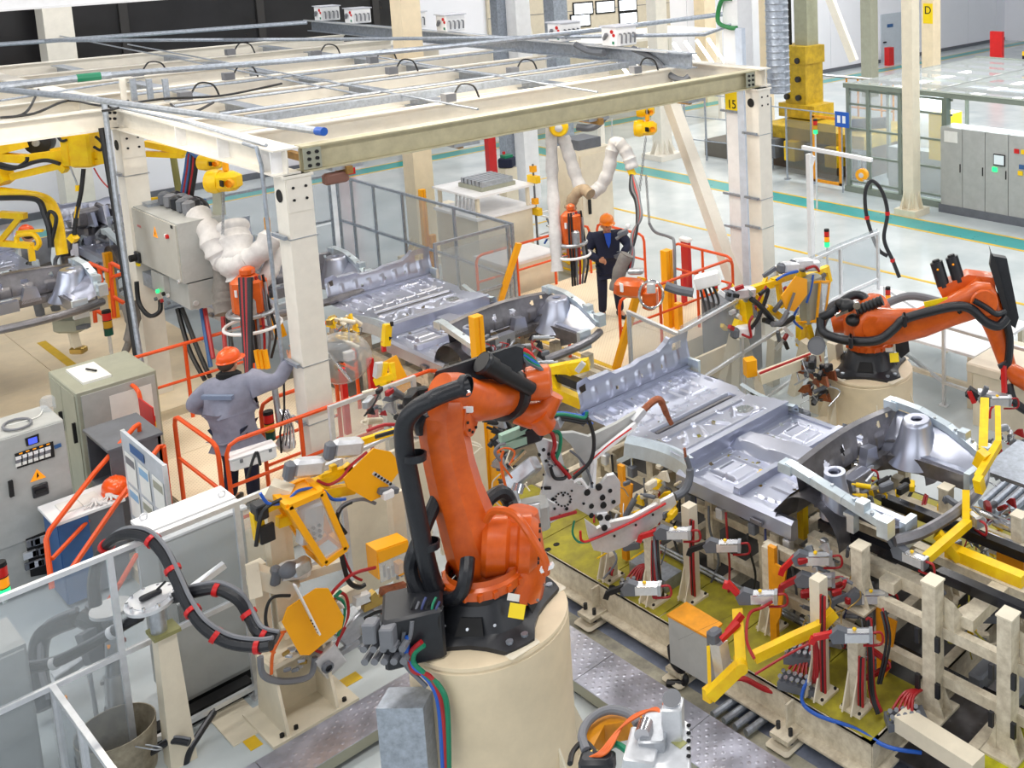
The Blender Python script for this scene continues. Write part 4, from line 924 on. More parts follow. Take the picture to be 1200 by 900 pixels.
B().tube(smooth([at(884, 772, 1.0), at(875, 750, 1.08), at(878, 720, 1.15), at(893, 712, 1.15), at(905, 705, 1.2)]), .014, 6).build('air_hose', m_redh, yl)
B().tube(smooth([at(885, 790, .9), at(925, 766, .95), at(960, 748, 1.0), at(980, 735, 1.1)]), .012, 6).build('air_hose', m_redh, yl)
B().cbox(at(837, 745, 1.0), (.1, .12, .12), .02).build('head', m_dgrey, yl); B().bar(at(842, 752, .95), at(850, 800, .6), .1, .12).build('cylinder', m_alu, yl); B().bar(at(845, 750, 1.0), at(866, 730, 1.08), .04, .04).build('red_arm', m_red, yl)
# amber cover box
cv = thing('cover_box', 'amber topped grey weld cover standing on the edge of the base', 'cover', at(815, 735, .4))
q = [at(783, 720, .78), at(805, 706, .78), at(845, 730, .78), at(828, 745, .78)]
def quadbox(qs, z0, z1, name, m, t):
    b = B(); b.add([(p.x, p.y, z0) for p in qs]+[(p.x, p.y, z1) for p in qs], [(3, 2, 1, 0), (4, 5, 6, 7), (0, 1, 5, 4), (1, 2, 6, 5), (2, 3, 7, 6), (3, 0, 4, 7)]); return b.build(name, m, t)
quadbox(q, .3, .76, 'box_side', m_grey, cv); quadbox([p+(p-sum(q, Vector())/4)*.06 for p in q], .76, .78, 'cover_top', m_ochre, cv)
# amber guide horns
for (px, py, z1, lab) in ((905, 640, 1.35, 'dark amber guide plate below the rocker'), (728, 545, 1.45, 'amber guide plate behind the weld gun'), (1032, 700, 1.1, 'amber guide horn among the red hoses')):
    q = at(px, py, z1); t = thing('guide_plate', lab, 'guide', (q.x, q.y, .4)); B().bb(q.x-.04, q.y-.02, .4, q.x+.04, q.y+.02, z1).build('plate', m_ochre, t); B().prism([(0, 0), (.14, 0), (.05, -.5), (0, -.6)], (q.x+.04, q.y, z1-.15), (1, 0, 0), (0, 0, 1), .02).build('wing', m_ochre, t)
# air valve banks with plugs and red hose bundles
def bank(px, py, z, n, lab, yaw=0, bundle=True):
    q = at(px, py, z); t = thing('valve_bank', lab, 'valve bank', q, 'plug banks on the fixture deck')
    B().frame(q, (math.cos(yaw), math.sin(yaw), 0), (0, 0, 1)).bb(-.03, -.1, 0, .06*n, .06, .07).build('block', m_dgrey, t)
    for r_ in (0, 1):
        for k in range(n):
            b = B().frame(q, (math.cos(yaw), math.sin(yaw), 0), (0, 0, 1)); b.cyl((.0+.055*k, -.06+.07*r_, .07), (.0+.055*k, -.1+.07*r_, .14), .02, n=8); b.build('plug', m_chrome, t)
    if bundle:
        for k in range(5): hose_pts = [q+V(.05*k, .05, .1), q+V(.02*k+.03, .2, .18), q+V(.1, .4+.02*k, .1)]; B().tube(smooth(hose_pts), .014, 6).build('air_hose', m_redh, t)
    return t
bank(730, 692, .37, 5, 'row of chrome plugs with red hoses on the olive deck', .9)
bank(920, 800, .37, 6, 'valve bank with grey plugs in front of the broad stand', .3)
bank(1042, 848, .4, 5, 'double row of chrome plugs at the end of the deck', .9)
bank(925, 770, .5, 6, 'dark valve bank behind the yellow lever', .5)
bank(1155, 722, .9, 4, 'far bank of chrome plugs right of the upright', .6, False)
# cable trunk on the deck
B().bb(*at(738, 672, .365)[:2], .365, *(at(738, 672, .365)+V(.55, .22, 0))[:2], .5).build('cable_duct', m_zinc, label='galvanised cable trunk lying on the olive deck', cat='trunk')
# red hose bundles tied along stands
def bundle(pts, n, lab, mats=None, r=.013, sp=.02):
    t = thing('hose_bundle', lab, 'hoses', pts[0]); P = [Vector(p) for p in pts]
    for k in range(n):
        off = Vector((math.cos(k*2.4)*sp, math.sin(k*2.4)*sp, .0)); B().tube(smooth([p+off*(1+.3*math.sin(i*1.7+k)) for i, p in enumerate(P)], 5), r, 6).build('air_hose', (mats or [m_redh])[k % len(mats or [1])], t)
    return t
bundle([at(955, 690, 1.25), at(956, 740, .95), at(957, 790, .6), at(952, 800, .4)], 6, 'red hose bundle tied down the broad stand')
bundle([at(1018, 725, 1.1), at(1020, 760, .9), at(1022, 810, .55), at(1030, 835, .42)], 7, 'dark red hose bundle falling beside the forked stand', [m_redh, m_redh, m_black])
bundle([at(1035, 715, 1.1), at(1040, 750, .95), at(1030, 800, .6)], 3, 'black and red hoses beside the guide horn', [m_black, m_redh])
bundle([at(842, 800, .35), at(870, 795, .4), at(905, 810, .3), at(940, 800, .35)], 4, 'red hoses looping along the base edge')
bundle([at(768, 620, 1.2), at(770, 660, 1.0), at(775, 700, .6)], 5, 'hoses on the left stand', [m_black, m_redh, m_dgrey])
bundle([at(1055, 590, 1.3), at(1075, 605, 1.2), at(1085, 580, 1.3)], 3, 'red hoses inside the engine bay')
bundle([at(1020, 760, .8), at(1040, 780, .7), at(1000, 800, .5)], 3, 'short red hoses between the stands')
hose('air_line', [at(958, 790, .5), at(945, 800, .5), at(940, 822, .42), at(958, 838, .38), at(1000, 853, .36), at(1040, 875, .34), at(1080, 882, .3)], .016, m_blue, label='blue air line running along the edge of the base', cat='hose')
hose('cable_whip', [at(786, 757, .35), at(789, 775, .2), at(800, 790, .12), at(802, 800, .05), at(782, 801, .02)], .035, m_hose, label='short black cable hanging off the base onto the floor', cat='cable')
pb = thing('floor_pipes', 'four galvanised pipes laid across the floor from the base', 'pipes', at(860, 830, .03))
for k in range(4): B().cyl(at(835+13*k, 838+7*k, .06), at(873+12*k, 812+7*k, .06), .035, n=10).build('pipe', m_zinc, pb)
# right end: yellow channel, pipes on the floor beyond, chrome cylinders
t = thing('yellow_carrier', 'long yellow carrier beam with stencilled marks at the right edge', 'beam', at(1150, 665, 1.3))
B().bar(at(1110, 645, 1.3), at(1200, 682, 1.3), .1, .13).build('beam', m_yel, t); B().bar(at(1125, 655, 1.28), at(1098, 625, 1.5), .08, .08).build('arm', m_yel, t)
B().bar(at(1085, 655, 1.45), at(1135, 612, 1.5), .08, .07).build('arm', m_yel, t); B().bar(at(1132, 575, 1.7), at(1132, 620, 1.45), .07, .07).build('arm', m_yel, t)
t = thing('yellow_support', 'tall yellow bracket frame right of the front right tower', 'bracket', at(1165, 560, 1.0))
for a, c_, w_ in (((1154, 470), (1152, 530), .09), ((1169, 478), (1170, 520), .06), ((1153, 530), (1147, 545), .1), ((1170, 520), (1146, 560), .07), ((1146, 560), (1149, 575), .08)):
    B().bar(at(*a, 1.9), at(*c_, 1.75 if w_ > .065 else 1.8), w_, w_).build('arm', m_yel, t)
for (px, py) in ((1107, 598), (1066, 618), (1012, 590), (1045, 560+60)): q = at(px, py, 1.25); B().cbox((q.x, q.y, 1.2), (.12, .12, .25), .015).build('yellow_block', m_yel, label='yellow locating block at %s of the engine bay' % {1107: 'the right side', 1066: 'the bumper centre', 1012: 'the left side', 1045: 'the middle'}[px], cat='locator')
pb = thing('floor_pipes', 'bundle of galvanised pipes running off behind the yellow bracket', 'pipes', at(1170, 570, .05))
for k in range(4): B().cyl(at(1150+8*k, 590+6*k, .08), at(1200+8*k, 545+6*k, .08), .05, n=10).build('pipe', m_zinc, pb)
for k, (px, py) in enumerate(((1150, 600), (1165, 612), (1158, 625))):
    t = thing('pneumatic_cylinder', ('upper', 'middle', 'lowest')[k]+' chrome cylinder pointing to the right edge beside the bumper', 'cylinder', at(px, py, 1.3)); B().cyl(at(px, py, 1.3), at(px+38, py+16, 1.3), .03, n=10).build('barrel', m_chrome, t); B().cyl(at(px+38, py+16, 1.3), at(px+60, py+25, 1.3), .012, n=8).build('rod', m_chrome, t)
t = thing('amber_screen', 'amber panel behind the yellow beam at the right edge', 'panel', at(1180, 655, 1)); B().bar(at(1168, 655, 1.1), at(1200, 665, 1.1), .02, .3).build('panel', m_ochre, t)
# grey table plate beside tower
B().bb(-5.5, 9.0, 1.18, -4.3, 9.8, 1.22).build('service_plate', m_zinc, label='grey steel service plate beside the front right tower', cat='plate')
# ================================================================ robots
def depth_of(p): return (Vector(p)-Vector((0, 0, CAMH))).dot(_f)
RT = Vector((_r.x, _r.y, 0)).normalized(); FW = Vector((_f.x, _f.y, 0)).normalized()      # fixed horizontal directions of the near robot's work plane
m_plinth = mat('plinth_paint', (232, 214, 182), .45, var=.04, scale=4)
def plinth(c, r, h, lab):
    t = thing('robot_plinth', lab, 'plinth', (c[0], c[1], 0))
    B().lathe([(r, 0), (r, h-.06), (r-.012, h-.05), (r-.012, h-.035), (r, h-.03), (r-.005, h-.008), (r-.03, h), (0, h)], (c[0], c[1], 0), n=56).build('drum', m_plinth, t)
    g = B()
    for k in range(6):
        a = k*PI/3+.3; g.prism([(r-.01, 0), (r+.2, 0), (r-.01, .62)], (c[0], c[1], .03), (math.cos(a), math.sin(a), 0), (0, 0, 1), .02)
    g.lathe([(r-.02, 0), (r+.22, 0), (r+.22, .03), (r-.02, .03)], (c[0], c[1], 0), n=24); g.build('foot_ring', m_cream, t)
    return t
def robot_base(t, c, yaw, z):
    c = Vector((c[0], c[1], z)); u = Vector((math.cos(yaw), math.sin(yaw), 0)); n = Vector((-u.y, u.x, 0))
    b = B()
    # spread feet, sloping skirts and round collar as one casting
    out = []
    for k in range(4):
        a = yaw+PI/4+k*PI/2
        for da in (-.2, -.08, .08, .2): out.append((a+da, .56))
        for da in (.45, .785, 1.1): out.append((a+da, .40 if da == .785 else .44))
    sec = [(1, 0), (1, .035), (.8, .09), (.66, .25), (.6, .3)]
    vs = []; fs = []; m = len(out)
    for s_, h in sec:
        for (a, r) in out:
            rr_ = r*s_ if h < .05 else (.36*(s_)+.2*(s_)*(r/.56))*.9
            vs.append(c+Vector((math.cos(a)*rr_, math.sin(a)*rr_, h)))
    for i in range(len(sec)-1):
        for j in range(m): fs.append((i*m+j, i*m+(j+1) % m, (i+1)*m+(j+1) % m, (i+1)*m+j))
    fs.append(tuple(range((len(sec)-1)*m, len(sec)*m))); b.add(vs, fs)
    b.lathe([(.30, .28), (.31, .34), (.27, .36)], c, n=28); b.build('base_casting', m_blackm, t)
    for k in range(4):
        a = yaw+PI/4+k*PI/2; d = Vector((math.cos(a), math.sin(a), 0)); nn = Vector((-d.y, d.x, 0))
        for s_ in (-.06, .06): B().cyl(c+d*.49+nn*s_+V(0, 0, .035), c+d*.49+nn*s_+V(0, 0, .07), .028, n=8).build('anchor_bolt', m_zinc, t)
        B().cbox(c+d*.47+V(0, 0, -.0), (.26, .26, .03), .02).build('levelling_pad', m_cream, t)
    for k in range(4):      # recessed windows of the casting
        a = yaw+k*PI/2; d = Vector((math.cos(a), math.sin(a), 0)); nn = Vector((-d.y, d.x, 0))
        slab([c+d*.385+nn*s_+V(0, 0, z_)-d*(z_-.1)*.55 for s_, z_ in ((-.11, .1), (.11, .1), (.08, .21), (-.08, .21))], d*.006).build('casting_window', m_dark, t)
    b = B().lathe([(.27, .33), (.315, .33), (.315, .4), (.29, .42), (.29, .47)], c, n=36); b.build('slewing_ring', m_orange, t)
    for k in range(18):
        a = k*2*PI/18; B().box(c+V(math.cos(a)*.317, math.sin(a)*.317, .36), (.035, .035, .05)).build('ring_lug', m_orange, t)
    return c
def decal(t, c, d, z, w_=.1, h=.1, m=m_sign, name='warning_decal'):
    d = Vector(d).normalized(); nn = Vector((-d.y, d.x, 0)); up = (V(0, 0, 1)-d*.35).normalized()
    o = Vector(c)+V(0, 0, z)
    slab([o-nn*w_/2, o+nn*w_/2, o+nn*w_/2+up*h, o-nn*w_/2+up*h], d*.004).build(name, m, t)
# ---- near robot
C1 = Vector((-7.0, 4.13, 1.6)); D1 = depth_of(C1)
R1P = plinth(C1, .605, 1.6, 'large cream cylindrical plinth under the near orange robot, lower centre')
R1 = thing('welding_robot', 'near orange welding robot with black energy hoses, arm upright, lower centre', 'robot', C1, 'orange robots')
yaw1 = math.atan2(.80, -.6)
c = robot_base(R1, C1, yaw1+.0, 1.6)
p1 = lambda px, py, dd: pd(px, py, D1+dd)
for (px, py, mm, w_, h_) in ((606, 716, m_sign, .13, .1), (602, 700, m_paper, .1, .05)):
    q = pd(px, py, D1-.42+(.12 if py == 700 else .0)); n_ = Vector((.35, -.8, .42)).normalized(); s_ = Vector((.9, .4, 0)).normalized(); uu = n_.cross(s_)
    slab([q-s_*w_/2-uu*h_/2, q+s_*w_/2-uu*h_/2, q+s_*w_/2+uu*h_/2, q-s_*w_/2+uu*h_/2], n_*.006).build('warning_decal', mm, R1)
# carousel and axis-2 drive
loft([(p1(592, 700, .05)-V(0, 0, 0), .28, .28), (p1(595, 680, .08), .29, .29), (p1(600, 655, .1), .26, .27), (p1(605, 625, .14), .2, .22), (p1(612, 598, .16), .12, .16)], RT, k=18, power=2.4).build('carousel', m_orange, R1)
ax = (RT*.92+FW*.25+V(0, 0, -.1)).normalized()
q = p1(590, 640, .0); B().lathe([(0, -.16), (.2, -.16), (.235, -.12), (.235, .02), (.2, .05), (.2, .1), (.235, .12), (.235, .2), (.17, .26), (0, .26)], q, ax, 32).build('shoulder_drive', m_orange, R1)
for k in range(12):
    a = k*PI/6; e1 = ax.orthogonal().normalized(); e2 = ax.cross(e1); qq = q+ax*.265+(e1*math.cos(a)+e2*math.sin(a))*.14; B().cyl(qq-ax*.01, qq+ax*.012, .014, n=6).build('flange_bolt', m_blackm, R1)
B().tube(smooth([p1(570, 610, -.15), p1(580, 598, -.2), p1(603, 603, -.28), p1(622, 628, -.32), p1(638, 655, -.3), p1(640, 672, -.25)]), [.03]*31, 8).build('cable_guard', m_orange, R1)
B().bar(p1(634, 668, -.27), p1(648, 662, -.27), .05, .03).build('guard_tab', m_white, R1)
# link arm
loft([(p1(552, 688, .0), .1, .1), (p1(562, 668, .03), .2, .2), (p1(560, 645, .03), .235, .21), (p1(547, 610, -.02), .215, .17), (p1(535, 575, -.06), .2, .14), (p1(526, 540, -.12), .19, .13), (p1(520, 505, -.18), .185, .14), (p1(520, 482, -.22), .18, .17), (p1(524, 465, -.22), .13, .12)], RT, k=8, power=2.2).build('link_arm', m_orange, R1)
# elbow, forearm, wrist
q = p1(532, 487, -.1); B().lathe([(0, -.12), (.17, -.12), (.19, -.08), (.19, .06), (.16, .08), (.16, .14), (0, .14)], q, RT, 28).build('elbow_drive', m_orange, R1)
for k in range(10):
    a = k*PI/5; qq = q+RT*.145+(FW*math.cos(a)+V(0, 0, 1)*math.sin(a))*.125; B().cyl(qq, qq+RT*.012, .012, n=6).build('flange_bolt', m_dark, R1)
loft([(p1(515, 455, -.28), .12, .1), (p1(530, 462, -.15), .17, .15), (p1(553, 470, .05), .165, .165), (p1(575, 468, .3), .16, .16), (p1(590, 463, .45), .165, .165)], V(0, 0, 1), k=18, power=2.1).build('forearm', m_orange, R1)
fa = (p1(590, 463, .45)-p1(553, 470, .05)).normalized(); q = p1(590, 462, .46)
B().lathe([(.15, -.02), (.215, -.02), (.225, .02), (.215, .08), (.15, .09)], q, fa, 28).build('rubber_ring', m_black, R1)
fa2 = (RT*.9+FW*.3).normalized()
loft([(q+fa*.1, .19, .12), (q+fa*.16, .2, .13), (q+fa*.2, .17, .1)], V(0, 0, 1), k=16, power=2.5).build('wrist_cheek', m_orange, R1)
q2 = p1(632, 448, .62)
B().lathe([(0, -.17), (.09, -.17), (.1, -.12), (.14, -.1), (.15, 0), (.14, .08), (.1, .1), (0, .1)], q2, fa2, 24).build('wrist_axis', m_orange, R1)
for k in range(12):
    a = k*PI/6; qq = q2-fa2*.105+(FW*math.cos(a)+V(0, 0, 1)*math.sin(a))*.115; B().cyl(qq, qq-fa2*.012, .011, n=6).build('flange_bolt', m_dark, R1)
loft([(p1(606, 482, .6), .09, .1), (p1(622, 487, .62), .1, .11), (p1(640, 480, .68), .1, .1), (p1(650, 462, .7), .09, .08)], FW, k=14, power=2.4).build('wrist_fork', m_orange, R1)
loft([(p1(628, 485, .6), .1, .1), (p1(640, 500, .7), .09, .09)], RT, k=14, power=2.2).build('tool_flange', m_orange, R1)
# black guide plate and tube over the forearm
slab([p1(512, 441, -.0), p1(515, 432, .0), p1(608, 402, .5), p1(616, 405, .52), p1(616, 430, .5), p1(600, 437, .45), p1(560, 446, .25), p1(525, 458, .0)], V(.03, -.05, 0)).build('hose_guide', m_blackm, R1)
B().tube([p1(564, 424, .1), p1(578, 432, .18), p1(580, 433, .18), p1(592, 440, .25), p1(594, 441, .25), p1(622, 456, .45)], [.085, .085, .07, .075, .06, .06], 14).build('guide_tube', m_black, R1)
B().lathe([(.09, 0), (.1, .02), (.09, .05)], p1(564, 424, .1), (p1(578, 432, .18)-p1(564, 424, .1)), 16).build('tube_collar', m_blackm, R1)
for k, mm in enumerate((m_red, m_green, m_blue, m_green, m_dgrey)):
    B().tube(smooth([p1(606+k*1.5, 409+2*k, .48), p1(618, 412+3*k, .5), p1(628+1.5*k, 425+2*k, .55), p1(633+1.2*k, 440, .6)]), .018, 6).build('coloured_hose', mm, R1)
# energy hoses down the arm
hz = [(548, 452, -.35), (530, 458, -.42), (508, 467, -.5), (486, 480, -.5), (474, 498, -.48), (474, 525, -.45), (480, 560, -.42), (488, 600, -.4), (497, 645, -.36), (506, 680, -.3), (515, 700, -.25)]
B().tube(smooth([p1(*a) for a in hz]), .068, 12).build('energy_hose', m_hose, R1)
B().tube(smooth([p1(500, 482, -.35), p1(492, 495, -.3), p1(494, 505, -.25)]), .05, 10).build('energy_hose', m_hose, R1)
B().tube(smooth([p1(522, 560, .0), p1(497, 620, -.25), p1(486, 645, -.32), p1(482, 665, -.3), p1(490, 690, -.3), p1(510, 705, -.25)]), .055, 10).build('energy_hose', m_hose, R1)
B().tube(smooth([p1(548, 655, -.3), p1(546, 675, -.38), p1(540, 695, -.38), p1(525, 702, -.3), p1(510, 690, -.2)]), .055, 10).build('energy_hose', m_hose, R1)
B().tube(smooth([p1(520, 690, -.2), p1(500, 700, -.3), p1(485, 690, -.3), p1(484, 670, -.25)]), .045, 10).build('energy_hose', m_hose, R1)
B().tube(smooth([p1(565, 600, .3), p1(573, 585, .4), p1(588, 577, .5), p1(598, 590, .55), p1(600, 612, .4)]), .06, 10).build('energy_hose', m_hose, R1)
for (px, py, d) in ((486, 535, -.44), (502, 638, -.33), (545, 452, -.36)):
    B().lathe([(.07, -.03), (.085, -.025), (.085, .025), (.07, .03)], p1(px, py, d), (0, .1, 1) if px < 540 else (.8, .5, .1), 14).build('hose_clamp', m_blackm, R1)
B().tube([p1(543, 448, -.36), p1(549, 462, -.42)], .02, 6).build('clamp_screw', m_chrome, R1)
# connector box
cc = C1+V(-.38, -.62, .0)
bx = [p1(505, 765, -.2), p1(475, 745, -.1)]
q = C1+(-FW*.38-RT*.42)
B().frame(q, (FW*.0+RT*.9+FW*.35), (0, 0, 1)).cbox((0, 0, .2), (.42, .4, .4), .02).build('connector_box', m_blackm, R1)
rn = random.Random(5)
for k in range(10):
    a = q+(-FW*.2-RT*.05)+RT*(-.2+.07*(k % 5))+V(0, 0, .12+.1*(k//5)); B().cyl(a, a-FW*.1, .028, n=8).build('connector', m_cable, R1)
for (dx, dz) in ((-.2, .34), (-.08, .3)): B().frame(q-FW*.26+RT*dx, RT, (0, 0, 1)).cbox((0, 0, dz), (.1, .1, .16), .01).build('connector_hood', m_cable, R1)
for k, (mm, pts) in enumerate(((m_green, [(497, 756), (486, 765), (485, 778), (500, 792), (515, 805), (524, 830), (526, 905)]), (m_redh, [(494, 752), (481, 766), (484, 785), (502, 792), (514, 810), (520, 840), (524, 905)]), (m_blue, [(478, 745), (477, 765), (485, 780), (505, 800), (515, 830), (520, 905)]), (m_dgrey, [(474, 740), (470, 760), (476, 780), (490, 795), (500, 805)]), (m_black, [(472, 730), (471, 750), (478, 765)]), (m_cable, [(483, 728), (480, 748), (472, 760), (480, 785)]))):
    B().tube(smooth([p1(x, y, -.62) for x, y in pts]), .016 if k > 2 else .02, 8).build('supply_hose', mm, R1)
t = thing('cable_duct', 'grey steel cable duct standing against the near plinth', 'duct', C1+(-FW*.6-RT*.5)-V(0, 0, 1.6))
B().frame(C1+(-FW*.62-RT*.42)-V(0, 0, 1.6), RT, (0, 0, 1)).bb(-.18, -.1, 0, .16, .12, 1.38).build('duct_body', m_zinc, t)
# ---- the big weld gun in its hand
gd = lambda px: 1.05+(px-610)*.0058
g = lambda px, py, o=0: pd(px, py, D1+gd(px)+o)
WG = thing('weld_gun', 'big silver weld gun with two long electrode arms held by the near robot', 'weld gun', g(690, 590))
pw = (FW-RT*.5).normalized()*.05
slab([g(625, 512), g(655, 520), g(665, 560), g(683, 571), g(700, 573), g(712, 558), g(720, 556), g(727, 565), g(727, 590), g(712, 600), g(690, 604), g(676, 596), g(642, 615), g(632, 590), g(640, 555)], pw).build('gun_plate', m_alu, WG)
slab([g(655, 508, .12), g(672, 507, .12), g(690, 512, .12), g(722, 497, .12), g(745, 483, .12), g(752, 490, .12), g(741, 505, .12), g(700, 535, .12), g(697, 573, .12), g(690, 575, .12), g(683, 560, .12), g(678, 535, .12), g(668, 520, .12)], pw).build('upper_arm_plate', m_grey, WG)
B().bar(g(697, 535, .06), g(745, 497, .06), .04, .05).build('upper_arm', m_white, WG); B().bar(g(696, 537, .06), g(694, 575, .06), .035, .05).build('upper_arm', m_white, WG)
B().bar(g(742, 494, .1), g(754, 480, .1), .08, .06).build('arm_head', m_alu, WG)
B().tube(smooth([g(752, 483, .1), g(762, 473, .1), g(770, 468, .1), g(775, 471, .1), g(781, 485, .1), g(787, 497, .1)]), [.035]*20+[.03]*5+[.024]*6, 10).build('electrode_shank', m_copper, WG)
B().tube(smooth([g(672, 556, -.02), g(690, 542, -.02), g(715, 520, -.02), g(740, 502, -.02)]), .008, 6).build('red_wire', m_red, WG)
slab([g(686, 610), g(700, 620), g(712, 613), g(740, 607), g(790, 580), g(793, 590), g(770, 615), g(735, 640), g(712, 648), g(696, 645), g(690, 630)], pw).build('lower_arm_plate', m_alu, WG)
B().tube(smooth([g(680, 622, -.02), g(682, 634, -.02), g(695, 632, -.02), g(740, 612, -.02), g(780, 590, -.02)]), .012, 6).build('red_hose', m_red, WG)
B().tube(smooth([g(673, 610, -.02), g(671, 625, -.02), g(678, 635, -.02), g(690, 635, -.02)]), .01, 6).build('green_hose', m_green, WG)
B().tube(smooth([g(791, 582, .05), g(802, 575, .05), g(808, 560, .05), g(808, 548, .05), g(804, 535, .05)]), [.045]*12+[.04]*6+[.025]*7, 10).build('electrode_shank', m_dgrey, WG)
B().tube([g(804, 540, .05), g(802, 525, .05)], .014, 6).build('electrode_tip', m_copper, WG)
for (px, py, r_) in ((688, 577, .04), (702, 571, .04), (693, 593, .03), (707, 592, .04), (706, 583, .035), (693, 604, .03), (637, 527, .02), (643, 532, .018), (632, 533, .018), (640, 540, .016), (637, 598, .018), (648, 585, .022), (660, 580, .014), (668, 588, .014), (664, 596, .02)):
    q = g(px, py, -.005); B().cyl(q-pw.normalized()*.01, q+pw.normalized()*.02, r_*.75, n=12).build('plate_hole', m_dark, WG)
for k in range(14):
    a = k*2*PI/14; q = g(660+9*math.cos(a), 585+8*math.sin(a), -.008); B().cyl(q, q-pw.normalized()*.008, .009, n=6).build('plate_screw', m_dark, WG)
for k in range(8):
    a = k*2*PI/8; q = g(647+5*math.cos(a), 541+5*math.sin(a), -.01); B().cyl(q, q-pw.normalized()*.01, .01, n=6).build('plate_screw', m_dgrey, WG)
q = g(618, 605, -.1); B().frame(q, RT*.9+FW*.4, V(.1, 0, 1)).cbox((0, 0, 0), (.36, .2, .26), .02).build('transformer', m_grey, WG)
B().frame(g(622, 600, -.25), RT*.9+FW*.4, V(.1, 0, 1)).cbox((0, 0, 0), (.16, .03, .16), .01).build('cover_plate', m_alu, WG)
B().frame(g(604, 600, -.15), RT*.9+FW*.4, V(.1, 0, 1)).cbox((0, 0, 0), (.08, .2, .3), .01).build('terminal_block', m_steel, WG)
B().frame(g(612, 555, .0), (RT+V(0, 0, .8)), V(-.6, .2, 1)).cbox((0, 0, 0), (.34, .12, .14), .015).build('servo_drive', m_steel, WG)
B().cyl(g(605, 578, -.02), g(608, 567, .0), .055, n=16).build('drive_cap', m_chrome, WG)
B().bar(g(598, 545, -.05), g(615, 528, -.05), .03, .03).build('guide_rod', m_chrome, WG)
for (a, c_) in (((586, 514), (628, 497)), ((588, 524), (624, 512))): B().bar(g(*a), g(*c_), .06, .07).build('cable_channel', mat('pale_green_channel', (150, 186, 168), .5) if a[0] == 586 else bpy.data.materials['pale_green_channel'], WG)
B().frame(g(615, 512, .03), RT+V(0, 0, .35), (0, 0, 1)).cbox((0, 0, 0), (.3, .1, .14), .01).build('bracket', m_blackm, WG)
B().frame(g(640, 497, .05), RT+V(0, 0, .25), (0, 0, 1)).cbox((0, 0, 0), (.3, .16, .1), .01).build('adapter_plate', m_steel, WG)
cb_ = [(610, 500), (630, 492), (655, 488), (672, 490), (685, 492), (688, 485)]
for k, mm in enumerate((m_blue, m_green, m_redh, m_black, m_cable, m_black)):
    B().tube(smooth([g(x, y+1.5*k-4, -.04-.02*(k % 2)) for x, y in cb_]), .016, 8).build('power_cable', mm, WG)
for k in range(6): B().cyl(g(674+3*k, 484+(k % 3)*5, 0), g(679+3*k, 488+(k % 3)*5, -.03), .02, n=8).build('plug', m_blue if k % 2 else m_dgrey, WG)
for pts, mm, r_ in (([(628, 505), (645, 506), (650, 520), (648, 535), (660, 550), (668, 560)], m_redh, .02), ([(635, 503), (655, 507), (656, 525), (652, 540), (662, 550)], m_green, .018), ([(690, 492), (696, 515), (692, 540), (672, 560)], m_black, .018),
                    ([(600, 560), (585, 540), (583, 530), (592, 525), (603, 530), (597, 545)], m_orcab, .009), ([(598, 590), (590, 560), (587, 540), (590, 528)], m_orcab, .012), ([(586, 540), (580, 530), (585, 522), (592, 520)], m_cable, .014), ([(645, 548), (650, 560), (662, 560), (665, 550)], m_black, .016), ([(607, 597), (615, 588), (632, 582), (650, 590)], m_white, .008), ([(672, 565), (680, 562), (688, 572)], m_white, .016)):
    B().tube(smooth([g(x, y, -.05) for x, y in pts]), r_, 6).build('loom_cable', mm, WG)
B().cyl(g(628, 618, -.1), g(642, 612, -.1), .05, n=12).build('motor_plug', m_blackm, WG)
B().tube([g(633, 612, -.1), g(675, 600, -.05)], .016, 6).build('red_hose', m_redh, WG)
# ---- far robot
C2 = Vector((-8.46, 10.96, .9)); D2 = depth_of(C2); p2 = lambda px, py, dd: pd(px, py, D2+dd)
plinth(C2, .59, .9, 'cream cylindrical plinth under the far orange robot, right side')
R2 = thing('welding_robot', 'far orange welding robot reaching over to the right above its round plinth', 'robot', C2, 'orange robots')
robot_base(R2, C2, .5, .9)
for (px, py, mm, w_, h_) in ((1048, 419, m_sign, .12, .12), (1042, 410, m_paper, .1, .05)):
    q = pd(px, py, D2-.5+(.1 if py == 410 else 0)); n_ = Vector((.5, -.75, .35)).normalized(); s_ = Vector((.85, .55, .1)).normalized(); uu = n_.cross(s_)
    slab([q-s_*w_/2-uu*h_/2, q+s_*w_/2-uu*h_/2, q+s_*w_/2+uu*h_/2, q-s_*w_/2+uu*h_/2], n_*.006).build('warning_decal', mm, R2)
loft([(C2+V(0, 0, .42), .3, .3), (C2+V(.0, 0, .5), .34, .32), (C2+V(-.02, .02, .62), .36, .3), (C2+V(.05, 0, .78), .28, .26), (C2+V(.15, .0, .93), .2, .2), (C2+V(.2, 0, 1.0), .1, .12)], (1, .3, 0), k=18, power=2.3).build('carousel', m_orange, R2)
loft([(p2(975, 378, .1), .14, .12), (p2(990, 375, .1), .18, .16), (p2(1020, 378, .1), .22, .2)], V(0, 0, 1), k=14, power=2.4).build('counterweight_housing', m_orange, R2)
va = -FW
q = p2(1017, 378, -.32); B().lathe([(0, -.02), (.2, -.02), (.22, .04), (.2, .3), (0, .3)], q+FW*.0, FW, 28).build('shoulder_drive', m_orange, R2)
loft([(p2(1012, 405, -.42), .09, .1), (p2(1015, 392, -.42), .1, .2), (p2(1022, 382, -.45), .1, .28), (p2(1050, 382, -.5), .1, .24), (p2(1080, 378, -.55), .1, .2), (p2(1110, 366, -.62), .1, .2), (p2(1135, 356, -.68), .1, .22), (p2(1150, 351, -.7), .1, .25), (p2(1163, 349, -.7), .1, .2), (p2(1168, 348, -.7), .08, .1)], FW, k=16, power=2.6).build('link_arm', m_orange, R2)
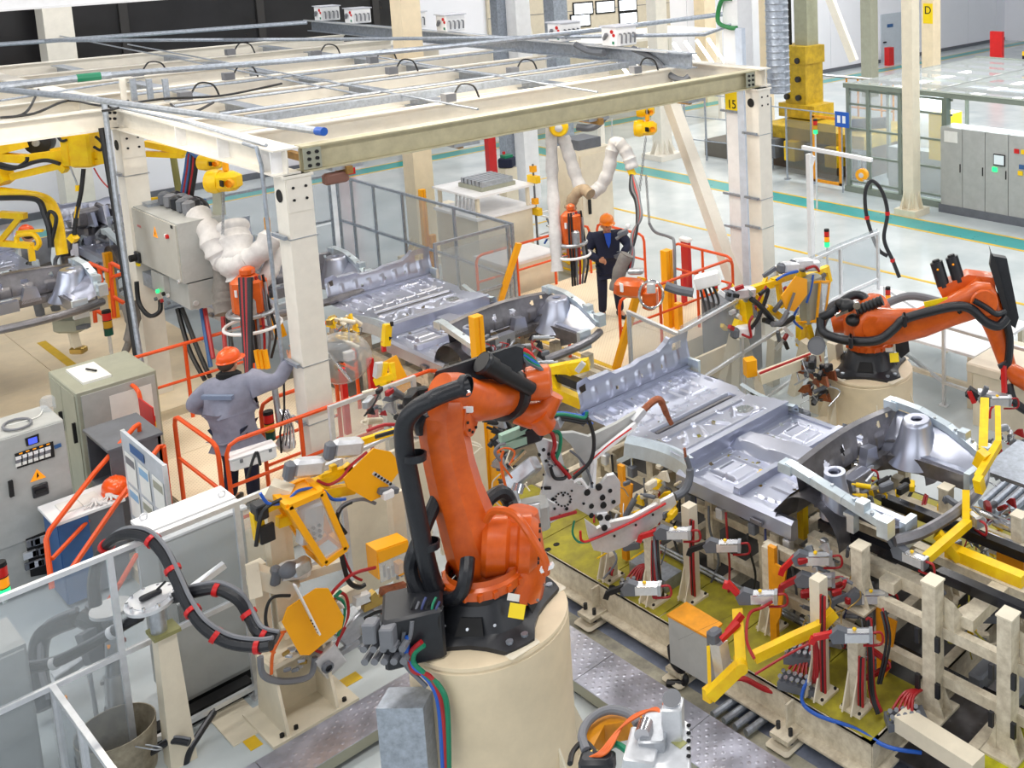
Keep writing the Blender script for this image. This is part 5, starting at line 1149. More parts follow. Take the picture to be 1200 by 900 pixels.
B().lathe([(0, -.13), (.17, -.13), (.185, -.11), (.185, -.1)], p2(1152, 352, -.72), FW, 28).build('elbow_cover', m_orange, R2)
B().lathe([(0, -.11), (.15, -.11), (.16, -.09)], p2(1024, 381, -.45), FW, 28).build('shoulder_cover', m_orange, R2)
B().bar(p2(1083, 357, -.66), p2(1111, 351, -.7), .02, .07).build('yellow_decal', m_sign, R2)
loft([(p2(1135, 330, -.4), .18, .16), (p2(1148, 345, -.4), .2, .22), (p2(1162, 365, -.42), .17, .2), (p2(1170, 392, -.45), .14, .15), (p2(1178, 420, -.48), .12, .12), (p2(1182, 432, -.5), .12, .11)], FW, k=16, power=2.4).build('forearm', m_orange, R2)
slab([p2(1099, 338, -.5), p2(1135, 322, -.5), p2(1165, 326, -.5), p2(1168, 345, -.5), p2(1130, 352, -.5), p2(1106, 352, -.5)], FW*.25).build('motor_housing', m_orange, R2)
for (px, py) in ((1104, 336), (1122, 330)):
    top_, bot = p2(px-7, py-29, -.42), p2(px+2, py, -.42); B().tube([bot, top_], .088, 14).build('wrist_motor', m_blackm, R2); B().cyl(top_, top_+(top_-bot).normalized()*.03, .05, n=10).build('motor_plug', m_black, R2)
    B().box(p2(px-5, py-20, -.53), (.02, .02, .02)).build('motor_label', m_leda, R2)
slab([p2(1160, 290, -.5), p2(1163, 300, -.55), p2(1180, 303, -.5), p2(1194, 372, -.5), p2(1190, 385, -.5), p2(1176, 375, -.5), p2(1166, 320, -.5)], FW*.12).build('hose_guide', m_blackm, R2)
slab([p2(1162, 296, -.6), p2(1168, 308, -.6), p2(1184, 372, -.6), p2(1178, 370, -.6), p2(1160, 312, -.6)], FW*.1).build('hose_guide', m_black, R2)
B().tube(smooth([p2(1178, 375, -.62), p2(1183, 395, -.62), p2(1182, 420, -.6), p2(1176, 445, -.55)]), .055, 10).build('energy_hose', m_hose, R2)
hz = [(962, 372, -.35), (964, 388, -.4), (980, 396, -.5), (1005, 400, -.62), (1030, 398, -.66), (1048, 385, -.68), (1060, 374, -.7), (1090, 365, -.76), (1120, 359, -.82), (1138, 362, -.85), (1155, 377, -.85), (1170, 382, -.8), (1180, 372, -.75)]
B().tube(smooth([p2(*a) for a in hz]), .062, 12).build('energy_hose', m_hose, R2)
B().tube(smooth([p2(1141, 352, -.85), p2(1155, 360, -.85), p2(1168, 368, -.8), p2(1178, 365, -.75)]), .04, 10).build('energy_hose', m_hose, R2)
B().tube(smooth([p2(962, 372, -.35), p2(975, 366, -.4), p2(985, 355, -.3), p2(1000, 346, -.2), p2(1012, 348, -.2), p2(1018, 358, -.25)]), .06, 12).build('energy_hose', m_hose, R2)
n_ = 14; pts = [p2(1004, 364, -.5)+(p2(1034, 352, -.55)-p2(1004, 364, -.5))*k/n_ for k in range(n_+1)]
B().tube(pts, [.062 if k % 2 else .075 for k in range(n_+1)], 12).build('bellows', m_black, R2)
for (px, py, r_) in ((992, 358, .12), (1000, 375, .11), (985, 355, .08)): B().sph(p2(px, py, -.45), r_, (1, 1, .75), 12).build('rubber_boot', m_black, R2)
B().lathe([(.0, -.02), (.05, -.02), (.05, .02), (0, .02)], p2(1004, 358, -.6), FW, 12).build('bellows_end', m_chrome, R2)
B().bar(p2(979, 370, -.55), p2(994, 364, -.55), .04, .04).build('rod', m_chrome, R2)
for (px, py) in ((1060, 375), (1124, 359), (997, 400)): B().frame(p2(px, py, -.72), RT, V(0, 0, 1)).cbox((0, 0, 0), (.06, .16, .17), .02).build('hose_clamp', m_blackm, R2)
loft([(p2(1182, 432, -.55), .1, .1), (p2(1192, 440, -.6), .13, .12), (p2(1205, 450, -.6), .11, .1)], V(0, 0, 1), k=12, power=2.2).build('wrist', m_orange, R2)
B().tube(smooth([p2(1182, 450, -.6), p2(1188, 470, -.65), p2(1204, 482, -.7)]), .06, 10).build('energy_hose', m_hose, R2)
slab([p2(1048, 388, -.2), p2(1063, 386, -.2), p2(1066, 412, -.2), p2(1056, 420, -.2), p2(1050, 412, -.2)], FW*.06).build('side_plate', m_blackm, R2)
g2 = thing('weld_gun', 'small weld gun with red jaws hanging from the far robot at the right edge', 'weld gun', p2(1165, 465, -.7))
B().bar(p2(1145, 462, -.8), p2(1185, 470, -.8), .12, .12).build('cylinder', m_alu, g2); B().bar(p2(1134, 458, -.8), p2(1146, 466, -.8), .12, .12).build('head', m_blackm, g2); B().bar(p2(1136, 458, -.85), p2(1142, 472, -.85), .05, .06).build('red_jaw', m_red, g2)
B().bar(p2(1176, 428, -.8), p2(1177, 460, -.8), .05, .06).build('red_arm', m_red, g2); B().bar(p2(1170, 430, -.8), p2(1180, 425, -.8), .05, .05).build('black_jaw', m_blackm, g2)
B().tube(smooth([p2(1160, 490, -.8), p2(1162, 478, -.85), p2(1175, 472, -.85), p2(1186, 475, -.8)]), .016, 6).build('red_hose', m_red, g2)
# the gun seen from above at the bottom edge (belongs to a robot outside the frame)
zg = 1.75
h = lambda px, py, z=zg: at(px, py, z)
G3 = thing('weld_gun', 'silver weld gun with orange cable ring cut by the bottom edge of the frame', 'weld gun', h(740, 870))
slab([h(760, 897), h(780, 850), h(800, 843), h(808, 848), h(808, 905), h(760, 905)], V(0, 0, -.3)).build('gun_frame', m_alu, G3)
B().frame(h(768, 862), RT, V(0, 0, 1)).cbox((0, 0, 0), (.17, .3, .16), .01).build('gun_body', m_steel, G3)
B().frame(h(789, 845, 1.85), RT, V(0, 0, 1)).cbox((0, 0, -.02), (.13, .13, .3), .01).build('servo_motor', m_alu, G3)
B().cyl(h(787, 825, 1.95), h(787, 818, 2.02), .06, n=18).build('motor_cap', m_chrome, G3)
for k in range(5): B().cyl(h(806, 850+k*9), h(808, 850+k*9, zg+.01), .012, n=6).build('bolt', m_dark, G3)
B().frame(h(752, 880), RT+V(0, 0, -.2), V(0, 0, 1)).cbox((0, 0, 0), (.2, .28, .1), .01).build('gearbox', m_alu, G3)
B().bb(*(h(795, 870)-V(.05, .03, .01)), *(h(795, 870)+V(.05, .03, .005))).build('type_plate', mat('khaki_plate', (168, 168, 110), .5), G3)
rg = [h(687, 880), h(682, 862), h(690, 845), h(706, 834), h(722, 832), h(740, 838), h(748, 850)]
B().tube(smooth(rg), .03, 10).build('cable_ring', m_cable, G3)
slab([h(686, 878, zg-.05), h(684, 855, zg-.05), h(700, 838, zg-.05), h(735, 830, zg-.05), h(752, 838, zg-.05), h(757, 858, zg-.05), h(748, 850, zg-.05), h(735, 845, zg-.05), h(708, 850, zg-.05), h(695, 875, zg-.05)], V(0, 0, -.14)).build('orange_guard', m_ochre, G3)
for k in range(4):
    B().tube(smooth([h(690+2*k, 888, zg), h(704+3*k, 880, zg+.03), h(725+2*k, 855-2*k, zg+.06), h(750, 838-k, zg+.08), h(770, 830+k, zg+.08), h(776, 845, zg+.05)]), .009, 6).build('orange_cable', m_orcab, G3)
B().tube(smooth([h(668, 895), h(672, 880), h(685, 870), h(700, 885)]), .018, 8).build('black_cable', m_black, G3)
B().frame(h(700, 895, 1.7), RT, V(0, 0, 1)).cbox((0, 0, 0), (.22, .12, .12), .02).build('valve_block', m_blackm, G3)
for k in range(4): B().cyl(h(694+6*k, 880, 1.75), h(695+6*k, 893, 1.72), .018, n=8).build('brass_fitting', m_brass, G3)
B().tube(smooth([h(712, 878), h(722, 872), h(735, 880)]), .02, 8).build('green_hose', m_green, G3)
B().cyl(h(752, 862, 1.85), h(757, 848, 1.85), .05, n=16).build('gauge', m_chrome, G3)
# ================================================================ operator platforms
m_mesh = bpy.data.materials.new('perforated_tan_sheet'); m_mesh.use_nodes = True
_t = m_mesh.node_tree; _n = _t.nodes; _L = _t.links; _b = _n['Principled BSDF']; _b.inputs['Roughness'].default_value = .55
_tc = _n.new('ShaderNodeTexCoord'); _mp = _n.new('ShaderNodeMapping'); _mp.inputs['Rotation'].default_value = (0, 0, .78); _L.new(_tc.outputs['Object'], _mp.inputs['Vector'])
_v = _n.new('ShaderNodeTexVoronoi'); _v.inputs['Scale'].default_value = 24; _v.inputs['Randomness'].default_value = 0; _L.new(_mp.outputs['Vector'], _v.inputs['Vector'])
_r2 = _n.new('ShaderNodeValToRGB'); _r2.color_ramp.elements[0].position = .2; _r2.color_ramp.elements[1].position = .3
_r2.color_ramp.elements[0].color = (*lin((200, 178, 146)), 1); _r2.color_ramp.elements[1].color = (*lin((244, 228, 198)), 1)
_L.new(_v.outputs['Distance'], _r2.inputs['Fac']); _L.new(_r2.outputs['Color'], _b.inputs['Base Color'])
def platform(x0, x1, y0, y1, z, lab, m=m_mesh, nx=3, ny=2, skirt=True, x2=None):
    t = thing('platform', lab, 'platform', ((x0+x1)/2, (y0+y1)/2, 0))
    for i in range(nx):
        for j in range(ny):
            a0, a1 = x0+(x1-x0)*i/nx, x0+(x1-x0)*(i+1)/nx; b0, b1 = y0+(y1-y0)*j/ny, y0+(y1-y0)*(j+1)/ny
            B().bb(a0+.004, b0+.004, z-.03, a1-.004, b1-.004, z).build('deck_panel', m, t)
    if skirt: B().bb(x0, y0, .02, x1, y0+.03, z-.03).bb(x1-.03, y0, .02, x1, y1, z-.03).bb(x0, y0, .02, x0+.03, y1, z-.03).build('skirt', m_tan, t)
    return t
platform(-15.7, -11.95, 4.0, 6.6, .45, 'tan perforated operator platform under the worker in grey')
platform(-16.1, -12.0, 9.4, 12.3, .45, 'tan perforated operator platform under the worker in navy')
platform(-24, -16.4, .5, 6.3, .3, 'low tan platform at the left below the hanging underbody', m_tan, 3, 3)
B().bb(-21.0, 4.58, .301, -19.3, 4.7, .305).build('yellow_strip', m_lineyel, label='yellow strip painted on the low tan platform', cat='marking')
B().bb(-16.1, 9.44, .451, -12.0, 9.52, .455).build('yellow_strip', m_lineyel, label='yellow edge strip on the platform of the worker in navy', cat='marking')
def railing(segs, lab, z0=.45, top=1.5, r=.024, m=m_rail, mids=(.97,), n=8, group=None):
    "segs: list of polylines of (x, y); rounded ends"
    t = thing('guard_rail', lab, 'railing', (segs[0][0][0], segs[0][0][1], z0), group)
    for P in segs:
        pts = [V(P[0][0], P[0][1], z0), V(P[0][0], P[0][1], top-.12)]
        p = V(P[0][0], P[0][1], top); q = V(P[1][0], P[1][1], top); d = (q-p).normalized(); pts += [p+d*.035-V(0, 0, .035), p+d*.12]
        for k in range(1, len(P)-1): pts.append(V(P[k][0], P[k][1], top))
        p = V(P[-1][0], P[-1][1], top); q = V(P[-2][0], P[-2][1], top); d = (q-p).normalized(); pts += [p+d*.12, p+d*.035-V(0, 0, .035), V(p.x, p.y, top-.12), V(p.x, p.y, z0)]
        B().tube(pts, r, n).build('top_rail', m, t)
        for z in mids:
            for a, c_ in zip(P, P[1:]): B().tube([(a[0], a[1], z), (c_[0], c_[1], z)], r*.85, n).build('mid_rail', m, t)
        for a, c_ in zip(P, P[1:]):
            L = math.dist(a, c_); k = max(1, round(L/.95))
            for i in range(0 if a is not P[0] else 1, k):
                f = i/k; x, y = a[0]+(c_[0]-a[0])*f, a[1]+(c_[1]-a[1])*f; B().tube([(x, y, z0), (x, y, top)], r, n).build('post', m, t)
            B().bar((a[0], a[1], z0+.06), (c_[0], c_[1], z0+.06), .01, .1).build('kick_rail', m, t) if False else None
    return t
rl_ = railing([[(-13.22, 4.05), (-12.0, 4.05), ]], 'orange guard rail directly behind the worker in grey, at the corner', mids=(.97,))
railing([[(-11.97, 4.12), (-11.97, 5.7), (-11.97, 6.62)]], 'orange guard rail running past the foreground pillar toward the near robot', mids=(1.0, .6))
railing([[(-15.45, 4.05), (-14.3, 4.05)]], 'orange guard rail with the green poster left of the worker in grey', mids=(1.0, .55))
railing([[(-15.5, 4.15), (-15.5, 5.8)]], 'orange guard rail behind the rear left pillar', mids=(1.0,))
railing([[(-12.75, 4.8), (-12.75, 5.7)]], 'short inner orange rail beside the red post', mids=(1.0, .7))
railing([[(-15.3, 6.5), (-13.9, 6.5)]], 'orange rail seen between the servo gun and the foreground pillar', mids=(1.0,))
# platform 2 rails
railing([[(-12.3, 9.78), (-12.3, 12.2), ]], 'orange guard rail with the red posts at the right of the far platform', top=1.4, mids=(.93,))
railing([[(-12.35, 12.25), (-13.8, 12.25)]], 'orange rail closing the far platform beside the white column', top=1.4, mids=(.93,))
railing([[(-14.6, 12.25), (-15.95, 12.25)]], 'orange rail behind the worker in navy', top=1.4, mids=(.93,))
railing([[(-16.0, 9.7), (-16.0, 12.1)]], 'orange rail at the left of the far platform beside the tool racks', top=1.4, mids=(.93,))
railing([[(-14.3, 9.35), (-13.0, 9.35)]], 'low orange rail between the near underbody and the far platform', top=1.0, mids=(.7,))
# stair rails with treads at the lower left
t = thing('stair', 'tan steps with sloping orange hand rails beside the desk', 'stairs', (-12.6, 3.3, 0))
for k in range(2): B().bb(-13.4, 3.95-.3*(k+1), 0, -12.5, 3.95-.3*k, .45-.15*(k+1)).build('step', m_tan, t)
for (pts) in ([(163, 497, 1.5), (158, 500, 1.5), (110, 555, 1.22), (58, 622, .98), (54, 632, .92), (61, 690, .5)], [(192, 523, 1.5), (187, 523, 1.5), (140, 585, 1.2), (85, 665, .9)], [(160, 650, .7), (140, 685, .6), (120, 715, .4)]):
    B().tube([at(x, y, z) for x, y, z in pts], .026, 8).build('hand_rail', m_rail, t)
for (a, c_) in (((61, 655, .75), (150, 560, 1.0)), ((150, 560, 1.0), (154, 600, .6)), ((192, 523, 1.5), (200, 592, .6)), ((163, 497, 1.5), (166, 560, .8))): B().tube([at(*a), at(*c_)], .022, 8).build('mid_rail', m_rail, t)
# red posts with white heads
for (px, py, z1, lab) in ((408, 508, 1.35, 'red post under the orange rail left of the near robot'), (440, 495, 1.35, 'second red post under the orange rail, nearer the robot')):
    q = at(px, py, .45); B().bb(q.x-.035, q.y-.035, .45, q.x+.035, q.y+.035, z1).build('light_post', m_red, label=lab, cat='post')
for (px, py, lab) in ((817, 327, 'broad red light barrier post with white head at the far platform'), (801, 342, 'left narrow red post at the far platform'), (814, 345, 'right narrow red post at the far platform')):
    q = at(px, py+16, .45); q.x -= .25; t = thing('light_barrier', lab, 'post', q); w_ = .09 if px == 817 else .035
    z1 = 1.35 if px == 817 else 1.0
    B().bb(q.x-w_, q.y-.04, .0, q.x+w_, q.y+.04, z1).build('housing', m_red, t)
    if px == 817: B().cbox((q.x, q.y, z1+.04), (.26, .12, .08), .02).build('cap', m_white, t)
# amber posts (light curtains and guide posts)
def apost(px, py0, py1, lab, w_=.11, tilt=0, z0=.02, grooves=True):
    a = at(px, py1, z0); lo, hi = 0, 6
    for _ in range(40):
        m_ = (lo+hi)/2; c_ = _R.transposed() @ Vector((a.x, a.y, m_-CAMH)); yy = PY+FL*c_.y/c_.z
        lo, hi = (m_, hi) if yy > py0 else (lo, m_)
    t = thing('amber_post', lab, 'post', a); top = V(a.x, a.y, lo)+RT*tilt
    B().bar(a, top, w_, w_, up=(0, 1, 0)).build('profile', m_amber, t)
    if grooves: B().bar(a+V(w_/2+.003, 0, 0), top+V(w_/2+.003, 0, 0), .02, .006, up=(0, 1, 0)).build('groove', m_ochre, t)
    return t
RTg = None
apost(504, 222, 345, 'amber post at the rear end of the second underbody', .1)
apost(786, 293, 412, 'amber post standing at the corner of the far platform', .14)
apost(797, 355, 414, 'short amber profile behind the corner post', .1, 0, 0.02, False)
apost(512, 275, 345, 'second amber post close beside the first at the rear panel', .1)
apost(574, 370, 596, 'tall amber double post behind the near robot', .12, 0, .1)
apost(586, 480, 590, 'shorter amber profile right of the double post', .1, 0, .5)
apost(135, 296, 372, 'amber post behind the hanging underbody on the left', .12, 0, .3)
apost(293, 262, 420, 'amber post beside the orange servo gun', .09, 0, .45)
apost(317, 255, 300, 'small amber strip above the sleeve', .07, 0, 1.5, False)
for (a, c_, w_, lab) in (((580, 372, .45), (608, 285, 1.7), .1, 'slanted amber strut beside the third rail of the far platform'), ((722, 432, .45), (752, 325, 1.75), .12, 'slanted amber strut in front of the worker in navy'), ((488, 482, .8), (457, 420, 1.5), .16, 'slanted amber plate near the rail end by the near robot'), ((330, 395, 1.0), (315, 352, 1.6), .14, 'slanted ribbed amber plate right of the servo gun'), ((520, 470, .8), (528, 420, 1.2), .001, '')):
    if not lab: continue
    B().bar(at(*a), at(*c_), w_, .06, up=(1, 0, 0)).build('slanted_strut', m_amber, label=lab, cat='strut')
# signal columns
def beacon(p, lab, s_=1, lit=(0, 0, 1), pole=.5, cols=None):
    p = Vector(p); t = thing('signal_column', lab, 'signal light', p, 'signal columns with stacked lamps')
    B().cyl(p, p+V(0, 0, pole), .018*s_, n=8).build('pole', m_alu, t); z = pole
    for k, (mm, on) in enumerate(zip((m_ledg if lit[2] else mat_off('green'), m_leda if lit[1] else mat_off('amber'), m_ledr), (0, 0, 0))):
        B().cyl(p+V(0, 0, z), p+V(0, 0, z+.085*s_), .045*s_, n=12).build('lamp', mm, t); B().cyl(p+V(0, 0, z+.083*s_), p+V(0, 0, z+.092*s_), .047*s_, n=12).build('ring', m_dark, t); z += .092*s_
    B().cyl(p+V(0, 0, z), p+V(0, 0, z+.03), .044*s_, n=12).build('cap', m_dark, t); return t
def mat_off(k):
    nm = k+'_lens'
    return bpy.data.materials.get(nm) or mat(nm, {'green': (16, 80, 66), 'amber': (206, 156, 30)}[k], .25, var=0)
beacon(at(499, 262, 1.1), 'signal column with green lamp above the clear fence, centre', 1.1, (0, 1, 1), .35)
beacon(at(970, 330, .9), 'signal column with green lamp behind the yellow gun rack', 1.0, (0, 1, 1), .62)
beacon(at(1041, 375, .9), 'signal column beyond the far robot', .9, (0, 1, 0), .25)
beacon(at(839, 352, .9), 'dark signal column hanging on the right rail of the far platform', .9, (0, 0, 0), .05)
beacon(at(318, 520, 1.0), 'unlit signal column between the worker in grey and the pillar', 1.2, (0, 0, 0), .05)
beacon(pd(6, 706, 9.3), 'lit signal column at the left edge behind the clear fence', 1.1, (0, 1, 1), .05)
beacon(at(131, 417, .3), 'white and red signal column on a thin foot on the low platform', 1.4, (0, 0, 0), .35)
beacon(at(924, 345+0, 0)+V(-3.5, 5, 0), 'signal lamp on the steel barrier', 1.2, (0, 0, 1), 1.9)
# ================================================================ cabinets at the left
t = thing('control_cabinet', 'light grey control cabinet with display, buttons and warning triangle, left edge', 'cabinet', (-13.8, 2.5, 0))
X0 = -13.35
B().cbox((X0-.3, 2.35, .92), (.6, 1.4, 1.76), .012).build('body', m_grey, t); B().bb(X0, 1.7, .62, X0+.02, 3.04, 1.78).build('door', m_grey, t)
f = lambda px, py: atx(px, py, X0+.022)
def fpanel(q4, name, m, t, dx=.01):
    b = B(); P = [f(*p) for p in q4]; b.add([tuple(p) for p in P]+[(p.x+dx, p.y, p.z) for p in P], [(3, 2, 1, 0), (4, 5, 6, 7), (0, 1, 5, 4), (1, 2, 6, 5), (2, 3, 7, 6), (3, 0, 4, 7)]); return b.build(name, m, t)
fr = fpanel([(29, 514), (45, 508), (46, 518), (31, 523)], 'display_frame', m_dark, t); 
B().bb(X0+.032, f(33, 518).y, f(33, 518).z-.03, X0+.034, f(43, 513).y, f(33, 518).z+.035).build('screen', mat('blue_screen', (70, 90, 230), .3, var=0, emit=.9), fr)
pn = fpanel([(17, 532), (62, 517), (64, 535), (20, 549)], 'button_panel', m_dark, t)
for i in range(6):
    for j in range(3):
        q = f(22+i*6.6, 536-i*2.15+j*4); B().bb(q.x+.01, q.y-.03, q.z-.018, q.x+.016, q.y+.03, q.z+.018).build('push_button', (m_white, m_cable, m_paper)[j], pn)
for i in range(5): q = f(24+i*8, 531-i*2.7); B().bb(q.x+.01, q.y-.015, q.z-.006, q.x+.013, q.y+.015, q.z+.006).build('lamp_strip', m_leda, pn)
fpanel([(63, 522), (71, 519), (72, 523), (64, 526)], 'name_plate', m_bluep, t)
q = f(44, 557); slab([q+V(0, -.07, -.05), q+V(0, .07, -.05), q+V(0, 0, .07)], V(.004, 0, 0)).build('warning_triangle', m_leda, t); slab([q+V(.005, -.012, -.03), q+V(.005, .012, -.01), q+V(.005, -.008, .0), q+V(.005, .0, .04)], V(.002, 0, 0)).build('warning_bolt', m_dark, t)
fpanel([(9, 564), (14, 562), (16, 580), (11, 582)], 'door_handle', m_dark, t, .04)
q = f(47, 574); B().cbox((q.x+.01, q.y, q.z), (.03, .14, .14), .01).build('main_switch', m_blackm, t); B().bb(q.x+.03, q.y-.05, q.z-.015, q.x+.06, q.y+.05, q.z+.015).build('switch_knob', m_dark, t)
wn_ = fpanel([(30, 632), (64, 618), (68, 670), (36, 676)], 'window', m_dark, t, .006)
for k in range(14): q = f(34+(k % 5)*6.5, 636+(k//5)*13-(k % 5)*2); B().box(q+V(.02, 0, 0), (.04, .05+.03*(k % 3), .07)).build('component', (m_cable, m_dgrey, m_alu)[k % 3], wn_)
q = at(20, 497, 1.82); B().tube([q+V(math.cos(a)*.16, math.sin(a)*.12, 0) for a in [k*.5 for k in range(14)]], .014, 6).build('cable_coil', m_cable, label='grey cable coil lying on the control cabinet', cat='cable')
q = at(57, 480, 1.8); t2 = thing('clear_box', 'small clear jar with cable on the control cabinet', 'jar', q); B().lathe([(.07, 0), (.07, .12), (.05, .15), (0, .15)], q).build('jar', m_clear, t2); B().tube(smooth([q+V(.0, -.05, .02), q+V(.15, -.15, .01), q+V(.1, -.4, .0)]), .007, 6).build('cord', m_paper, t2)
# taller grey-green cabinet behind
t = thing('tool_cabinet', 'grey green steel cabinet with papers on its side, behind the control cabinet', 'cabinet', (-15.1, 3.9, 0))
B().cbox((-15.08, 3.9, .8), (1.05, .85, 1.6), .01).build('body', m_greyg, t)
B().bb(-14.56, 3.52, .1, -14.54, 4.3, 1.55).build('door', m_grey, t); B().bb(-15.1, 3.465, .1, -14.6, 3.475, 1.55).build('door', m_greyg, t); B().bb(-15.55, 3.465, .1, -15.12, 3.475, 1.55).build('door', m_greyg, t)
for x in (-15.2, -14.7): B().bb(x, 3.43, .95, x+.03, 3.465, 1.2).build('door_handle', m_dark, t)
for (y, z) in ((3.62, 1.1), (3.62, .95)): B().cyl((-14.54, y, z), (-14.52, y, z), .03, n=10).build('lock', m_alu, t)
B().bb(-14.54, 3.8, .85, -14.535, 4.25, 1.45).build('notice', m_paper, t); B().bb(-14.533, 3.8, .95, -14.53, 4.25, 1.03).build('red_band', m_red, t); B().bb(-14.533, 3.8, .85, -14.53, 4.25, .95).build('yellow_band', m_sign, t)
q = at(103, 437, 1.61); B().bb(q.x-.3, q.y-.15, 1.6, q.x+.35, q.y+.15, 1.63).build('document_sleeve', m_paper, label='white sleeve of papers on top of the grey green cabinet', cat='papers'); B().tube([(q.x-.05, q.y, 1.65), (q.x+.12, q.y+.06, 1.65)], .012, 6).build('pen', m_dark, label='black marker lying on the papers on the cabinet', cat='marker')
# poster on the rail
t = thing('poster', 'white and green plan sheet fixed on the orange rail above the cabinet', 'poster', (-14.9, 4.02, .95)); B().bb(-15.3, 4.0, .85, -14.6, 4.015, 1.45).build('sheet', m_paper, t)
B().bb(-15.2, 3.995, 1.0, -14.9, 4.0, 1.35).build('green_print', mat('pale_green_print', (150, 206, 180), .6, var=.2), t); B().bb(-14.85, 3.995, .95, -14.7, 4.0, 1.3).build('blue_print', mat('pale_blue_print', (140, 180, 214), .6), t)
B().bb(-14.2, 4.0, .8, -13.75, 4.015, 1.45).build('red_sheet', m_red, label='red sheet fixed behind the orange rail', cat='sheet')
# desk with blue side, gloves and helmet
t = thing('lectern_desk', 'dark grey writing stand with a raised hood and an open front', 'desk', (-13.3, 3.45, 0))
q = [at(103, 497, 1.4), at(130, 518, 1.4), at(152, 511, 1.4), at(140, 489, 1.4)]
hb = B(); hb.bb(-13.85, 3.35, .8, -13.82, 3.85, 1.4).bb(-13.1, 3.35, .8, -13.07, 3.85, 1.4).bb(-13.85, 3.82, .8, -13.07, 3.85, 1.4).bb(-13.87, 3.33, 1.38, -13.05, 3.87, 1.41).bb(-13.85, 3.35, .1, -13.07, 3.85, .8); hb.build('hood', m_dgrey, t)
t = thing('locker_desk', 'blue and grey locker with a white desk top', 'locker', (-12.9, 3.0, 0))
B().bb(-13.2, 2.75, .05, -12.72, 3.32, .95).build('body', m_dgrey, t); B().bb(-13.24, 2.7, .95, -12.68, 3.34, .98).build('top', m_white, t); B().bb(-12.72, 2.74, .05, -12.70, 3.0, .95).build('blue_door', m_bluep, t); B().bb(-13.2, 2.73, .05, -12.72, 2.75, .95).build('blue_side', m_bluep, t)
q = V(-12.95, 3.0, .985); b_ = thing('open_book', 'open log book lying on the white desk top', 'book', q); B().bb(q.x-.16, q.y-.18, .98, q.x+.12, q.y, .995).build('page_block', m_paper, b_); B().bb(q.x-.16, q.y+.005, .98, q.x+.12, q.y+.18, .993).build('page_block', m_paper, b_)
gl = thing('work_gloves', 'pair of grey work gloves thrown on the desk', 'gloves', q+V(.1, .2, 0))
for k in range(2):
    g_ = B(); c0 = q+V(.12+.0*k, .1+.14*k, .03); g_.sph(c0, .05, (1.1, .8, .5), 8)
    for j in range(5): g_.tube([c0, c0+V(.06+.02*j, -.08+.035*j, -.005), c0+V(.1+.012*j, -.12+.05*j, -.015)], .011, 6)
    g_.build('glove', m_canvas, gl)
def helmet(p, fwd, m, lab, r=.135, parent=None):
    p = Vector(p); fwd = Vector(fwd); fwd.z = 0; fwd.normalize(); s_ = V(0, 0, 1).cross(fwd)
    b = B().frame(p, fwd, (0, 0, 1)); vs = []; fs = []; n = 20; rows = [(1.0, 0), (1.02, .25), (.95, .55), (.78, .82), (.5, 1.0), (.2, 1.08), (.01, 1.1)]
    for rr_, hh in rows:
        for k in range(n):
            a = 2*PI*k/n; ridge = 1+.05*(abs(math.sin(a)) < .35)*(hh > .2); vs.append((r*1.12*rr_*math.cos(a)*ridge, r*.92*rr_*math.sin(a), r*hh*.95))
    for i in range(len(rows)-1):
        for k in range(n): fs.append((i*n+k, i*n+(k+1) % n, (i+1)*n+(k+1) % n, (i+1)*n+k))
    b.add(vs, fs)
    vs = []; fs = []
    for k in range(n):
        a = 2*PI*k/n; e = .012+.075*max(0, math.cos(a))**1.5; c_, s__ = math.cos(a), math.sin(a)
        vs += [(r*1.12*c_*.98, r*.92*s__*.98, .0), ((r*1.12+e)*c_, (r*.92+e*.6)*s__, -.012-.01*max(0, c_)), ((r*1.12+e)*c_, (r*.92+e*.6)*s__, -.02-.01*max(0, c_)), (r*1.12*c_*.98, r*.92*s__*.98, -.01)]
    for k in range(n):
        k2 = (k+1) % n
        for j in range(3): fs.append((k*4+j, k2*4+j, k2*4+j+1, k*4+j+1))
    b.add(vs, fs)
    for yy in (-.35, 0, .35): b.tube([(r*.95*math.cos(a), yy*r*.5, r*1.05*math.sin(a)+.004) for a in [PI*.15+PI*.7*i/8 for i in range(9)]], .008, 6)
    return b.build('helmet', m, parent, lab, None if parent else 'helmet')
m_helm = mat('helmet_orange', (250, 92, 8), .3, var=.03, coat=.4); m_helm2 = mat('helmet_yellow_orange', (250, 136, 16), .3, var=.03, coat=.4)
helmet(q+V(.02, .33, .02), (1, 0, 0), m_helm, 'orange helmet lying in the hood of the writing stand')
# whiteboard
t = thing('notice_board', 'free standing notice board in clear sleeves with a blue header, beside the big enclosure', 'board', (-11.6, 3.27, .7))
A_, B__ = at(144, 507, 1.9), at(193, 548, 1.9)
u = (B__-A_); u.z = 0; L_w = u.length; u.normalize()
B().bar(A_-V(0, 0, .45), B__-V(0, 0, .45), .03, .95).build('board', mat('board_grey', (190, 196, 204), .5), t)
for a_ in (A_, B__): B().bar(V(a_.x, a_.y, 0), a_+V(0, 0, .03), .035, .035).build('post', m_alu, t)
nn_ = V(u.y, -u.x, 0)
for i in range(3):
    for j in range(2):
        o = A_+u*(.06+i*L_w/3)-V(0, 0, .17+.37*j)+nn_*.02; w__ = L_w/3-.1; slab([o, o+u*w__, o+u*w__-V(0, 0, .33), o-V(0, 0, .33)], nn_*.004).build('sheet', m_paper, t)
        slab([o+u*.02-V(0, 0, .04)+nn_*.005, o+u*(w__-.02)-V(0, 0, .04)+nn_*.005, o+u*(w__-.02)-V(0, 0, .12)+nn_*.005, o+u*.02-V(0, 0, .12)+nn_*.005], nn_*.002).build('print_block', (m_cable, bpy.data.materials['pale_blue_print'], m_greyg)[(i+j) % 3], t)
